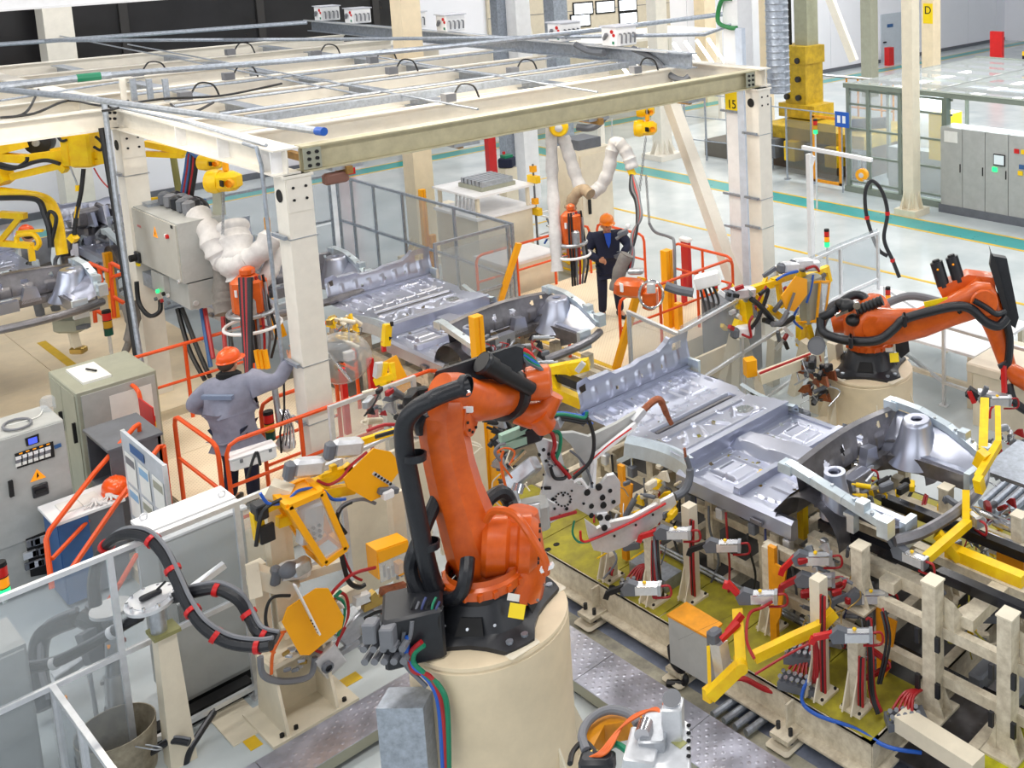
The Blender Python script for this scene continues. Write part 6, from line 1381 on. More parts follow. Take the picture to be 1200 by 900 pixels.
o = A_+u*.25-V(0, 0, .03)+nn_*.02; slab([o, o+u*.4, o+u*.4-V(0, 0, .09), o-V(0, 0, .09)], nn_*.004).build('header', m_bluep, t)
B().bb(-11.3, 3.3, .3, -11.0, 3.35, 1.0).build('document_pocket', m_clear, label='clear document pocket below the notice board', cat='pocket')
# big enclosure behind the fence
t = thing('control_enclosure', 'big pale grey robot control enclosure behind the near clear fence', 'enclosure', (-10.3, 3.17, 0))
B().bb(-10.62, 2.84, .1, -10.08, 3.55, 1.68).build('body', m_grey, t); B().bb(-10.64, 2.82, 1.68, -10.3, 3.58, 1.71).build('top_cover', m_white, t); B().bb(-10.28, 2.82, 1.68, -10.05, 3.58, 1.70).build('top_cover', m_white, t)
B().bb(-10.08, 2.86, .15, -10.05, 3.53, 1.66).build('door', mat('door_grey', (188, 190, 188), .5, var=.03), t); B().bb(-10.6, 2.86, 0, -10.1, 3.5, .1).build('plinth', m_dark, t)
for (x, y) in ((-10.55, 2.9), (-10.12, 2.9), (-10.4, 3.5)): B().tube([V(x, y, 1.71)+V(0, .03*math.cos(a), .03+.03*math.sin(a)) for a in [k*PI/4 for k in range(9)]], .008, 6).build('lifting_eye', m_alu, t)
B().bb(-10.05, 2.93, .85, -10.03, 2.99, 1.05).build('door_handle', m_dark, t)
t = thing('control_enclosure', 'second pale grey enclosure cut by the left edge of the frame', 'enclosure', (-10.3, 1.5, 0)); B().bb(-10.62, 1.2, .1, -10.08, 1.86, 1.3).build('body', m_grey, t); B().bb(-10.6, 1.25, 0, -10.1, 1.8, .1).build('plinth', m_dark, t); B().bb(-10.08, 1.22, .14, -10.05, 1.84, 1.27).build('door', m_grey, t)
# ================================================================ clear fences
def fence(pts, lab, zs=(.1, 1.0, 1.9), w_=.045, panes=((.1, 1.0), (1.0, 1.9)), m=m_alu, pm=m_pane, skip=()):
    t = thing('safety_fence', lab, 'fence', (*pts[0], 0), 'clear paned safety fences')
    for i, (x, y) in enumerate(pts):
        B().bb(x-w_/2, y-w_/2, 0, x+w_/2, y+w_/2, zs[-1]+w_/2).build('post', m, t); B().bb(x-.07, y-.05, 0, x+.07, y+.05, .012).build('foot_plate', m, t)
    for i, (a, c_) in enumerate(zip(pts, pts[1:])):
        for z in zs: B().bar((*a, z), (*c_, z), w_*.95, w_*.95).build('rail', m, t)
        for j, (z0, z1) in enumerate(panes):
            if (i, j) in skip: continue
            B().bar((*a, (z0+z1)/2), (*c_, (z0+z1)/2), .006, z1-z0-.05).build('pane', pm, t)
    return t
fence([(-9.8, .6), (-9.8, 1.5), (-9.8, 2.42), (-9.8, 3.4), (-9.82, 4.35)], 'near clear fence with aluminium posts in front of the big enclosure', skip=((2, 0),))
B().bar((-9.8, 4.4, 1.92), (-9.95, 5.6, 1.92), .03, .03).build('fence_rail', m_alu, label='thin aluminium rail continuing from the near fence past the pillar', cat='rail')
fence([(-9.76, 1.93), (-9.1, 1.93), (-8.4, 1.93)], 'low clear fence in the lower left corner running toward the camera', zs=(.1, 1.0), panes=((.1, 1.0),))
fence([(-11.05, 4.85), (-11.05, 5.8)], 'clear fence standing behind the yellow gun racks', zs=(.1, 1.0, 1.9))
fence([(-21.6, 10.05), (-21.0, 10.05), (-20.1, 10.05), (-19.0, 10.05), (-17.2, 10.05), (-15.35, 10.02)], 'long clear fence around the wash machine, behind the second underbody', zs=(.1, 1.05, 2.0), panes=((.1, 1.05), (1.05, 2.0)), m=m_zinc)
fence([(-15.35, 9.93), (-15.35, 8.6)], 'short clear fence wing beside the rear panel of the second underbody', zs=(.1, 1.0, 2.0), m=m_zinc)
fence([(-21.72, 9.94), (-21.7, 7.5), (-21.7, 6.0)], 'clear fence behind the foreground pillar', zs=(.1, 1.05, 2.0), m=m_zinc)
fence([(-9.8, 8.75), (-10.05, 10.1), (-10.3, 11.6), (-10.4, 12.75), (-10.4, 13.75)], 'clear fence behind the right yellow gun rack', zs=(.1, 1.0, 1.8))
fence([(-11.0, 8.9), (-9.87, 8.76)], 'clear fence corner panel beside the rear of the near underbody', zs=(.1, .9, 1.75), panes=((.1, .9), (.9, 1.75)))
fence([(-9.7, 13.0), (-8.05, 12.18), (-6.3, 12.1)], 'low aluminium rail fence beyond the far robot', zs=(.35, 1.2), panes=())
# ================================================================ near bench and table beyond the far robot
t = thing('side_bench', 'long white topped cream bench behind the far robot', 'bench', (-8.7, 13, 0))
B().bb(-10.6, 12.3, .78, -7.6, 13.9, .82).build('top', m_white, t)
for x in (-10.5, -9.1, -7.7):
    for y in (12.35, 13.8): B().bb(x-.04, y-.04, 0, x+.04, y+.04, .78).build('leg', m_cream, t)
B().bb(-10.5, 12.32, .3, -7.7, 12.38, .36).build('stretcher', m_cream, t)
t = thing('base_cabinet', 'cream box table at the right, beyond the far robot', 'table', (-7.0, 12.3, 0))
B().cbox((-7.0, 12.4, .85), (.95, 1.1, .14), .02).build('top', m_cream, t); B().bb(-7.4, 11.92, 0, -6.6, 12.85, .78).build('body', m_cream, t)
t = thing('junction_stand', 'small white valve stand in front of the signal column, right of the gun rack', 'stand', (-9.6, 12.9, 0))
q = at(1025, 370, 1.2); B().bb(q.x-.1, q.y-.1, 0, q.x+.1, q.y+.1, 1.1).build('post', m_white, t); B().cbox((q.x, q.y, 1.15), (.6, .4, .12), .02).build('head_plate', m_white, t); B().lathe([(0, 1.2), (.12, 1.2), (.12, 1.3), (.05, 1.34), (.05, 1.42), (0, 1.42)], (q.x-.05, q.y, 0)).build('valve', m_alu, t)
B().tube(smooth([(q.x-.2, q.y-.1, 1.3), (q.x-.5, q.y-.3, 1.35), (q.x-.7, q.y-.4, 1.0), (q.x-.75, q.y-.45, .5)]), .07, 10).build('corrugated_pipe', m_dgrey, t)
B().tube(smooth([(q.x+.0, q.y, 1.3), (q.x+.4, q.y+.3, 1.5), (q.x+.8, q.y+.6, 1.4)]), .06, 10).build('corrugated_pipe', m_cable, t)
# ================================================================ people
def skin(name, J, E_, m, parent, lev=2, root=0):
    me = bpy.data.meshes.new(name); off = base(parent); me.from_pydata([Vector(j[:3])-off for j in J], E_, [])
    o = bpy.data.objects.new(name, me); C.objects.link(o); o.parent = parent; o['_b'] = list(off)
    md = o.modifiers.new('skin', 'SKIN'); md.use_smooth_shade = True
    bm = bmesh.new(); bm.from_mesh(me); ly = bm.verts.layers.skin.verify()
    for i, v in enumerate(bm.verts):
        r = J[i][3]; v[ly].radius = r if isinstance(r, tuple) else (r, r)
        if i == root: v[ly].use_root = True
    bm.to_mesh(me); bm.free(); me.materials.append(m)
    sb = o.modifiers.new('sub', 'SUBSURF'); sb.levels = lev; sb.render_levels = lev
    return o
def person(P, fwd, pose, lab, jacket, trousers, helm, hair, collar=None, bk=1):
    "pose: joints in the person's own frame (right, up, forward) in metres"
    P = Vector(P); fwd = Vector(fwd); fwd.z = 0; fwd.normalize(); rt = fwd.cross(V(0, 0, 1))
    W = lambda q: P+rt*q[0]+V(0, 0, 1)*q[1]+fwd*q[2]
    t = thing('person', lab, 'person', P)
    k = pose; j = {n: W(v) for n, v in k.items() if n[:5] != 'glove'}
    def JJ(lst): return [(*j[n], r) for n, r in lst]
    names = ['pelvis', 'waist', 'chest', 'neck', 'head', 'crown', 'shL', 'elL', 'wrL', 'shR', 'elR', 'wrR', 'hipL', 'knL', 'anL', 'toL', 'hipR', 'knR', 'anR', 'toR']
    rad = [.09, .08, .09, .055, .085, .07, .055, .045, .03, .055, .045, .03, .085, .06, .042, .035, .085, .06, .042, .035]
    ed = [(0, 1), (1, 2), (2, 3), (3, 4), (4, 5), (2, 6), (6, 7), (7, 8), (2, 9), (9, 10), (10, 11), (0, 12), (12, 13), (13, 14), (14, 15), (0, 16), (16, 17), (17, 18), (18, 19)]
    body = skin('body', JJ(list(zip(names, rad))), ed, m_skin, t)
    up = (j['crown']-j['neck']).normalized(); hf = W(k['look'])-j['head']; hf = (hf-up*hf.dot(up)).normalized(); hs = hf.cross(up)
    # face: nose, brow, eyes, mouth, ears
    hc = j['head']
    b = B(); b.sph(hc+hf*.012-up*.005, .088, (.92, .92, 1.15), 14); b.tube([hc+hf*.08+up*.02, hc+hf*.105-up*.015, hc+hf*.085-up*.03], [.008, .015, .01], 8)
    for s_ in (-1, 1): b.sph(hc+hs*.088*s_-up*.005, .022, (.8, .8, 1.3), 8)
    b.sph(hc+hf*.045-up*.075, .035, (1, 1, .8), 8); b.build('face_detail', m_skin, t)
    for s_ in (-1, 1): B().sph(hc+hf*.083+hs*.032*s_+up*.012, .010, (1, 1, .7), 8).build('eye', m_dark, t)
    B().tube([hc+hf*.084-hs*.022-up*.05, hc+hf*.09-up*.052, hc+hf*.084+hs*.022-up*.05], .005, 6).build('mouth', m_redh, t)
    b = B(); b.sph(hc-hf*.045+up*.02, .092, (.95, .95, .95), 14); b.build('hair', hair, t)
    if helm is not None:
        h_ = helmet(hc+up*.07, hf, helm, None, .122, t); tag(h_, 'orange safety helmet')
    jk = [('pelvis', .185), ('waist', .18), ('chest', .195), ('neckb', .095), ('shL', .105), ('elL', .082), ('wrL', .062), ('shR', .105), ('elR', .082), ('wrR', .062)]
    j['neckb'] = j['chest'].lerp(j['neck'], .75); j['hem'] = j['pelvis']+(j['pelvis']-j['waist']).normalized()*.1
    jk = [('hem', .19)] + jk
    skin('jacket', JJ([(n_, r_*bk) for n_, r_ in jk]), [(0, 1), (1, 2), (2, 3), (3, 4), (3, 5), (5, 6), (6, 7), (3, 8), (8, 9), (9, 10)], jacket, t, root=1)
    tr = [('pelvis', .15), ('hipL', .105), ('knL', .085), ('anL', .07), ('hipR', .105), ('knR', .085), ('anR', .07)]
    skin('trousers', JJ(tr), [(0, 1), (1, 2), (2, 3), (0, 4), (4, 5), (5, 6)], trousers, t)
    for s_ in 'LR':
        a, c_ = j['an'+s_], j['to'+s_]; d = (c_-a); d.z = 0; d.normalize(); g = V(a.x, a.y, P.z)
        loft([(g-d*.09+V(0, 0, .04), .04, .04), (g-d*.05+V(0, 0, .05), .05, .05), (g+d*.06+V(0, 0, .045), .052, .045), (g+d*.16+V(0, 0, .032), .05, .03), (g+d*.2+V(0, 0, .028), .03, .022)], d.cross(V(0, 0, 1)), k=12).build('shoe', m_black, t)
        w_, h_ = j['wr'+s_], W(k['hand'+s_]); d = (h_-w_).normalized(); side = W(k['thumb'+s_])-h_; side = (side-d*side.dot(d)).normalized(); pn = d.cross(side)
        hb = B(); loft([(w_, .032, .025), (w_+d*.04, .042, .022), (w_+d*.09, .045, .018)], side, hb, 10)
        for f_ in range(4):
            o = w_+d*.085+side*(.03-.02*f_); L = (.07, .08, .075, .06)[f_]; hb.tube([o, o+d*L*.45+pn*.008, o+d*L*.75+pn*.03, o+d*L*.7+pn*.055], [.011, .0105, .0095, .008], 6)
        o = w_+d*.03+side*.038; hb.tube([o, o+side*.025+d*.03, o+side*.03+d*.06+pn*.012], [.013, .011, .009], 6)
        hb.build('hand', m_skin if k.get('glove'+s_) is None else m_dgrey, t)
    if collar: 
        q = j['neckb']; B().lathe([(.08, -.04), (.125, -.03), (.13, .03), (.09, .06), (.07, .05)], q+up*.02, up, 16).build('collar', collar, t)
    return t, j
m_jk = mat('grey_work_jacket', (140, 142, 160), .8, var=.12, scale=5, bump=.8, bscale=9); m_navy = mat('navy_overall', (22, 30, 58), .8, var=.12, scale=6, bump=.7, bscale=10); m_fur = mat('black_fur', (18, 18, 20), .95, var=.1, bump=1, bscale=60)
m_hair = mat('brown_hair', (70, 52, 40), .8); m_shirt = mat('blue_shirt', (30, 84, 200), .8, bump=.4, bscale=12)
# worker in grey, back to the camera, leaning to the right arm raised against the gun handle
Pw = at(286, 592, .45)
pose1 = dict(pelvis=(-.02, .95, .0), waist=(-.05, 1.12, .02), chest=(-.06, 1.37, .06), neck=(-.08, 1.55, .1), head=(-.09, 1.64, .13), crown=(-.09, 1.76, .15), look=(-.05, 1.6, 1.0),
             shR=(.17, 1.45, .08), elR=(.42, 1.40, .22), wrR=(.5, 1.62, .36), handR=(.52, 1.72, .42), thumbR=(.4, 1.75, .45),
             shL=(-.27, 1.42, .04), elL=(-.5, 1.2, .0), wrL=(-.33, 1.05, .22), handL=(-.25, 1.0, .3), thumbL=(-.25, 1.1, .3),
             hipL=(-.12, .88, 0), knL=(-.13, .5, .05), anL=(-.14, .09, 0), toL=(-.15, .04, .15), hipR=(.1, .88, 0), knR=(.12, .5, .03), anR=(.14, .09, -.02), toR=(.16, .04, .13))
W1, j1 = person(Pw, FW+RT*.05, pose1, 'worker in grey jacket and orange helmet seen from behind at the orange rail', m_jk, m_navy, m_helm, m_hair, m_fur, 1.22)
q = j1['chest']-FW*.235+V(0, 0, .03); B().bar(q-RT*.17, q+RT*.17+V(0, 0, -.01), .05, .045, up=(0, 0, 1)).build('reflective_strip', mat('dull_strip', (120, 134, 160), .6), W1)
# worker in navy, facing the camera, looking down at his hands
Pn = at(716, 372, .45)
pose2 = dict(pelvis=(0, .93, 0), waist=(0, 1.1, .02), chest=(0, 1.36, .02), neck=(.0, 1.52, .06), head=(.0, 1.63, .1), crown=(.0, 1.74, .1), look=(-.12, 1.3, .8),
             shR=(.22, 1.43, .02), elR=(.34, 1.18, .05), wrR=(.16, 1.1, .28), handR=(.08, 1.1, .36), thumbR=(.1, 1.2, .36),
             shL=(-.22, 1.43, .02), elL=(-.34, 1.26, .15), wrL=(-.2, 1.2, .36), handL=(-.12, 1.18, .42), thumbL=(-.1, 1.28, .4), gloveL=1,
             hipL=(-.11, .86, 0), knL=(-.13, .47, .06), anL=(-.16, .09, 0), toL=(-.2, .04, .16), hipR=(.11, .86, 0), knR=(.12, .47, .04), anR=(.13, .09, -.03), toR=(.16, .04, .13))
W2, j2 = person(Pn, -FW+RT*.35, pose2, 'worker in navy overall and orange helmet looking down at a hanging gun', m_navy, m_navy, m_helm2, m_hair, None)
q = j2['chest'].lerp(j2['neck'], .35); fd = (-FW+RT*.35).normalized(); sd = fd.cross(V(0, 0, 1))
slab([q+fd*.10+sd*-.055+V(0, 0, .09), q+fd*.10+sd*.055+V(0, 0, .09), q+fd*.165+sd*.035-V(0, 0, .06), q+fd*.168-V(0, 0, .15), q+fd*.165-sd*.035-V(0, 0, .06)], fd*.012).build('shirt_front', m_shirt, W2)
q = j2['elR'].lerp(j2['shR'], .25); B().lathe([(.075, -.012), (.078, .012)], q, j2['shR']-j2['elR'], 14).build('reflective_strip', m_alu, W2)
# third worker behind the hanging underbody
P3 = pd(52, 330, 19); P3.z = .3
pose3 = dict(pose2); 
W3, j3 = person((P3.x, P3.y, .3), FW*.3-RT, pose1, 'worker with orange helmet bending behind the yellow gripper, far left', m_dgrey, m_dgrey, m_helm, m_hair, None)
q = pd(51, 266, 19); W3.location.z += q.z-(j3['head'].z+.1) if abs(q.z-j3['head'].z) < .6 else 0
# ================================================================ weld guns on racks, hanging tools, hoses
def octo(cx, cy, sz, m, parent, name='octagon_shield', x=-9.3, th=.012, rot=0, asp=1.0):
    pts = []
    for (a, b_) in ((-.5, -1), (.5, -1), (1, -.5), (1, .5), (.5, 1), (-.5, 1), (-1, .5), (-1, -.5)):
        pts.append((a*sz*asp, b_*sz))
    return None
# rack 1, near the clear fence: two spot guns facing the camera side, shields drawn as thick octagonal plates
Xg = -9.25
ax_ = lambda px, py, dx=0: atx(px, py, Xg+dx)
def pslab(pxs, dx, th, name, m, t, X=None):
    X = Xg if X is None else X; return slab([atx(px, py, X+dx) for px, py in pxs], V(th, 0, 0)).build(name, m, t)
G1 = thing('gun_rack', 'upper yellow gun carrier with octagonal amber shield and framed clear window', 'gun rack', (Xg, 4.0, 0))
pslab([(402, 560), (437, 525), (457, 529), (470, 545), (467, 552), (445, 582), (434, 587), (406, 571)], .12, .015, 'octagon_shield', m_amber, G1)
for k in range(6): q = ax_(440+3.5*k, 556+2.2*k, .14); B().box(q, (.012, .022, .02)).build('slot', m_dark, G1)
B().bar(ax_(437, 554, .135), ax_(462, 570, .135), .012, .03).build('strip', m_alu, G1)
# yellow frame of the carrier
for a, c_, w_ in (((300, 600), (345, 580), .07), ((345, 575), (405, 555), .08), ((325, 612), (352, 603), .08), ((375, 560), (412, 548), .06), ((368, 580), (415, 572), .08), ((300, 600), (305, 632), .08), ((390, 545), (392, 562), .05), ((380, 555), (382, 575), .05), ((415, 520), (480, 500), .05), ((405, 545), (415, 560), .06)):
    B().bar(ax_(*a, -.05), ax_(*c_, -.05), w_, w_*1.1).build('carrier_arm', m_yel, G1)
B().frame(ax_(304, 598, -.02), (0, 1, 0), (0, 0, 1)).cbox((0, 0, 0), (.1, .14, .14), .01).build('block', m_blackm, G1); B().frame(ax_(313, 625, .03), (0, 1, 0), (0, 0, 1)).cbox((0, 0, 0), (.12, .04, .16), .005).build('type_plate', m_blackm, G1)
# window box
wb = B()
fr_ = [(338, 594), (377, 577), (405, 642), (380, 660)]
P = [ax_(*p, .22) for p in fr_]; Q = [p+V(-.3, .0, .02) for p in P]
for i in range(4): wb.bar(P[i], P[(i+1) % 4], .05, .05); wb.bar(P[i], Q[i], .05, .05); wb.bar(Q[i], Q[(i+1) % 4], .05, .05)
wb.build('window_frame', m_amber, G1)
slab([Q[0], Q[1], P[1], P[0]], V(0, 0, .01)).build('hood_top', m_amber, G1); slab([Q[0], P[0], P[3], Q[3]], V(0, -.01, 0)).build('hood_side', m_amber, G1); slab([P[0], P[1], P[2], P[3]], V(.006, 0, 0)).build('window_pane', m_clear, G1)
B().frame((P[0]+P[2])/2-V(.14, 0, 0), (0, 1, -.15), (0, 0, 1)).cbox((0, 0, 0), (.2, .12, .35), .02).build('gun_body', m_alu, G1)
for k in range(9): q = (P[0]+P[2])/2+V(-.07, -.06+.05*(k % 3), -.12+.05*(k//3)); B().cyl(q, q+V(.02, 0, 0), .014, n=8).build('bolt', m_dark, G1)
for (px, py, c_) in ((361, 547, 1), (407, 524, 1), (345, 668, 0)):   # servo motors
    q = ax_(px, py, .0); m1 = thing if False else None
    B().frame(q, (.2, 1, -.25), (0, 0, 1)).cbox((0, 0, 0), (.26, .14, .16), .03).build('servo_motor', m_alu, G1); B().frame(q-V(.0, .16, -.03), (.2, 1, -.25), (0, 0, 1)).cbox((0, 0, 0), (.08, .12, .16), .02).build('motor_cap', m_dgrey, G1)
for pts, mm, r_ in (([(305, 578), (315, 590), (335, 588), (350, 575), (375, 573), (390, 585), (405, 585)], m_blue, .014), ([(372, 563), (385, 568), (400, 560), (412, 545), (430, 530)], m_redh, .014), ([(395, 600), (405, 590), (425, 585), (440, 590)], m_cable, .016), ([(430, 505), (450, 498), (468, 498)], m_redh, .016), ([(440, 512), (465, 505), (480, 503)], m_black, .02), ([(400, 650), (408, 680), (420, 688), (428, 685)], m_black, .022), ([(400, 645), (412, 672), (424, 680)], m_redh, .012), ([(300, 640), (308, 600), (330, 585)], m_black, .018), ([(290, 560), (300, 530), (305, 545)], m_black, .012), ([(405, 625), (395, 610), (400, 595), (412, 588)], m_black, .02)):
    B().tube(smooth([ax_(x, y, .1) for x, y in pts]), r_, 6).build('gun_cable', mm, G1)
B().frame(ax_(455, 575, .16), (0, 1, -.4), (0, 0, 1)).cbox((0, 0, 0), (.2, .06, .06), .01).build('cylinder', m_dgrey, G1); B().frame(ax_(454, 579, .18), (0, 1, 0), (0, 0, 1)).cbox((0, 0, 0), (.1, .08, .08), .01).build('white_cap', m_white, G1)
# cream stand that carries it
GS = thing('rack_stand', 'cream welded stand of the yellow gun carriers with gusseted foot plate', 'stand', (-9.5, 3.7, 0))
for (px, py0, py1, w_) in ((316, 575, 690, .13), (330, 600, 720, .1), (462, 575, 690, .12), (300, 660, 830, .12)):
    a = ax_(px, py0, -.25); B().bb(a.x-w_/2, a.y-w_/2, 0, a.x+w_/2, a.y+w_/2, a.z).build('post', m_cream, GS)
for a, c_, w_ in (((315, 572), (340, 580), .13), ((295, 672), (345, 690), .14), ((295, 660), (300, 700), .1), ((330, 740), (420, 690), .12), ((305, 690), (400, 660), .08)): B().bar(ax_(*a, -.1), ax_(*c_, -.0), w_, w_).build('arm', m_cream, GS)
B().bb(-9.62, 3.2, 0, -8.98, 3.95, .03).build('foot_plate', m_cream, GS)
g = B()
for y in (3.35, 3.78): g.prism([(-.28, 0), (.3, 0), (.12, .62), (-.2, .62)], (-9.3, y, .03), (1, 0, 0), (0, 0, 1), .025)
g.bb(-9.45, 3.3, .6, -9.15, 3.85, .64); g.bb(-9.42, 3.34, .03, -9.38, 3.8, .62); g.build('gusset', m_cream, GS)
for (x, y) in ((-9.05, 3.3), (-9.05, 3.42), (-9.05, 3.85)): B().cyl((x, y, .03), (x, y, .06), .02, n=6).build('bolt', m_dark, GS)
B().bb(-9.95, 3.0, .0, -9.3, 3.3, .01).build('floor_plate', m_cream, GS)
# backdrop panel of the rack
B().bb(-10.2, 4.45, .2, -10.15, 5.4, 1.6).build('rack_panel', m_cream, GS); B().bb(-10.2, 5.5, .2, -10.15, 6.1, 1.6).build('rack_panel', m_cream, GS)
B().bb(-9.85, 4.95, .1, -9.75, 5.05, 1.7).build('profile_post', m_alu, GS)
# second gun (low) with the bright octagon
G2 = thing('gun_rack', 'lower spot gun with bright amber octagonal shield, white strip and copper electrodes', 'gun rack', (Xg, 3.7, .5))
pslab([(330, 729), (336, 712), (370, 689), (384, 689), (402, 722), (400, 735), (362, 767), (351, 767)], .2, .015, 'octagon_shield', m_amber, G2)
B().bar(ax_(345, 685, .24), ax_(374, 743, .24), .014, .05, up=(1, 0, 0)).build('strip', m_white, G2)
for k in range(5): q = ax_(365+2*k, 727+3.4*k, .255); B().box(q, (.01, .015, .015)).build('slot', m_dark, G2)
B().sph(ax_(338, 668, .1), .07, (1, 1.2, 1), 12).build('gun_head', m_dgrey, G2); B().frame(ax_(352, 664, .1), (0, 1, .1), (0, 0, 1)).cbox((0, 0, 0), (.16, .12, .13), .02).build('servo_motor', m_steel, G2)
B().frame(ax_(382, 770, .05), (0, 1, .4), (0, 0, 1)).cbox((0, 0, 0), (.2, .2, .26), .01).build('gun_plate', m_alu, G2); B().lathe([(0, 0), (.05, 0), (.05, .03), (.03, .04)], ax_(383, 781, .16), (1, 0, 0), 14).build('bearing', m_dgrey, G2)
B().frame(ax_(415, 730, .0), (0, 1, .5), (0, 0, 1)).cbox((0, 0, 0), (.35, .16, .2), .01).build('gun_body', m_steel, G2); B().frame(ax_(432, 712, .0), (0, 1, .5), (0, 0, 1)).cbox((0, 0, 0), (.2, .14, .2), .02).build('gear_case', m_alu, G2)
for a, c_, w_, mm in (((420, 760), (455, 720), .09, m_steel), ((432, 702), (440, 695), .08, m_brass), ((425, 712), (450, 700), .07, m_brass), ((425, 740), (455, 730), .07, m_brass), ((446, 693), (474, 686), .06, m_copper), ((448, 720), (472, 705), .06, m_copper), ((415, 705), (432, 698), .08, m_alu), ((395, 767), (420, 752), .05, m_steel)):
    B().bar(ax_(*a, .08), ax_(*c_, .08), w_, w_).build('electrode_holder', mm, G2)
for pts, mm, r_ in (([(322, 765), (316, 760), (320, 745), (335, 740)], m_orcab, .012), ([(318, 790), (320, 765), (332, 742)], m_orcab, .014), ([(305, 770), (308, 790), (325, 798), (350, 797), (365, 790), (369, 770)], m_cable, .028), ([(390, 705), (398, 695), (406, 700), (408, 720), (400, 740), (393, 760)], m_redh, .014), ([(393, 700), (402, 705), (404, 722), (396, 745)], m_green, .014), ([(396, 705), (405, 715), (402, 735)], m_white, .012), ([(392, 700), (400, 692)], m_green, .018), ([(427, 725), (440, 718), (455, 715)], m_black, .016), ([(340, 698), (320, 700), (312, 715), (313, 735), (325, 745)], m_black, .014), ([(365, 760), (380, 765), (392, 758), (405, 735)], m_redh, .012), ([(385, 700), (398, 685), (415, 672), (440, 665)], m_redh, .016)):
    B().tube(smooth([ax_(x, y, .12) for x, y in pts]), r_, 6).build('gun_cable', mm, G2)
rn2 = random.Random(11)
for k in range(14): q = ax_(335+rn2.random()*40, 760+rn2.random()*25, rn2.random()*.15); B().frame(q, (rn2.random(), 1, rn2.random()-.5), (0, 0, 1)).cbox((0, 0, 0), (.06, .03, .03), .005).build('fitting', (m_steel, m_alu, m_brass, m_cable)[k % 4], G2)
# small amber hood right
HD = thing('hood', 'small amber hood with a clear front left of the near robot', 'hood', ax_(460, 650, -.3)-V(0, 0, .2))
P = [ax_(441, 647, .1), ax_(478, 634, .1), ax_(478, 645, .1), ax_(444, 660, .1)]; Q = [p-V(.2, 0, 0) for p in P]
slab([Q[0], Q[1], P[1], P[0]], V(0, 0, .012)).build('hood_top', m_amber, HD); slab([P[0], P[1], P[2], P[3]], V(.01, 0, 0)).build('hood_front', m_amber, HD); slab([P[0], Q[0], Q[0]-V(0, 0, .28), P[0]-V(0, 0, .28)], V(0, .012, 0)).build('hood_side', m_amber, HD)
slab([P[3], P[2], P[2]-V(0, 0, .2), P[3]-V(0, 0, .2)], V(.005, 0, 0)).build('window_pane', m_clear, HD); B().box(ax_(468, 665, -.0), (.1, .06, .12)).build('amber_block', m_amber, HD)
for k in range(6): q = ax_(450+5*k, 662+3*(k % 2), -.05); B().cyl(q, q-V(0, 0, .12), .015, n=6).build('fitting', m_steel, HD)
# white box on the rail behind the worker, and its stand
t = thing('terminal_box', 'white terminal box fixed on the orange rail behind the worker in grey', 'box', at(292, 545, 1.2))
q = at(295, 535, 1.25); B().frame(q, (.15, 1, 0), (0, 0, 1)).cbox((0, 0, 0), (.46, .2, .14), .02).build('housing', m_white, t); B().frame(q+V(0, 0, .075), (.15, 1, 0), (0, 0, 1)).cbox((0, 0, 0), (.47, .21, .02), .005).build('lid', m_white, t)
for k in range(3): B().frame(q+V(.12, -.15+.15*k, .05), (.15, 1, 0), (0, 0, 1)).cbox((0, 0, 0), (.03, .02, .04), .003).build('latch', m_cable, t)
# small devices by the pillar: gripper head and hanging balls
t = thing('hanging_tool', 'chromed handle tool hanging between the worker in grey and the pillar', 'tool', at(335, 520, 1.2))
B().tube([pd(320, 440, 12.6), pd(328, 500, 12.5)], .035, 8).build('shank', m_steel, t); B().sph(pd(335, 520, 12.5), .13, (1.1, .8, .7), 12).build('head', m_alu, t)
for k in range(4): B().tube(smooth([pd(328+3*k, 480, 12.5), pd(334+3*k, 500, 12.4), pd(330+5*k, 525, 12.4)]), .014, 6).build('finger_tube', m_chrome, t)
# ---- tip dresser stand with round plate
t = thing('dresser_stand', 'cream post with a round bolted steel plate on top, left foreground', 'stand', (-9.5, 2.66, 0))
a = atx(190, 760, -9.5)
B().add([(-9.58, 2.56, 0), (-9.42, 2.56, 0), (-9.42, 2.76, 0), (-9.58, 2.76, 0), (-9.57, 2.58, 1.2), (-9.43, 2.58, 1.2), (-9.43, 2.72, 1.2), (-9.57, 2.72, 1.2)], [(3, 2, 1, 0), (4, 5, 6, 7), (0, 1, 5, 4), (1, 2, 6, 5), (2, 3, 7, 6), (3, 0, 4, 7)]).build('post', m_cream, t)
B().bb(-9.6, 2.55, 1.2, -9.4, 2.75, 1.23).build('head_plate', mat('olive_plate', (150, 148, 96), .5), t)
B().lathe([(0, 1.23), (.06, 1.23), (.06, 1.45), (.05, 1.5)], (-9.5, 2.62, 0)).build('neck', m_steel, t)
dc = atx(177, 703, -9.5); dc = V(-9.5, dc.y, 1.53)
B().lathe([(0, -.02), (.19, -.02), (.19, .01), (.14, .012), (.14, .02), (0, .02)], dc, (0.05, -.1, 1), 28).build('round_plate', m_alu, t)
for k in range(10): an = k*PI/5; B().cyl(dc+V(math.cos(an)*.165, math.sin(an)*.165, .0), dc+V(math.cos(an)*.165, math.sin(an)*.165, .03), .014, n=6).build('bolt', m_chrome, t)
B().frame(dc+V(0, 0, .04), (0, 1, .0), (0, 0, 1)).cbox((0, 0, 0), (.16, .05, .04), .01).build('clamp', m_blackm, t); B().tube([dc+V(0, .05, .06), dc+V(0, .12, .1)], .01, 6).build('clamp_lever', m_blackm, t)
t = thing('machined_bar', 'bright machined bar reaching right from the round plate', 'bar', dc+V(0, .2, -.05)); B().bar(dc+V(.05, .15, -.08), dc+V(.05, .55, .05), .06, .05).build('bar', m_alu, t)
t = thing('dresser_unit', 'second steel dresser head with cylinder behind the fence over the bucket', 'tool', V(-9.95, 2.35, .5))
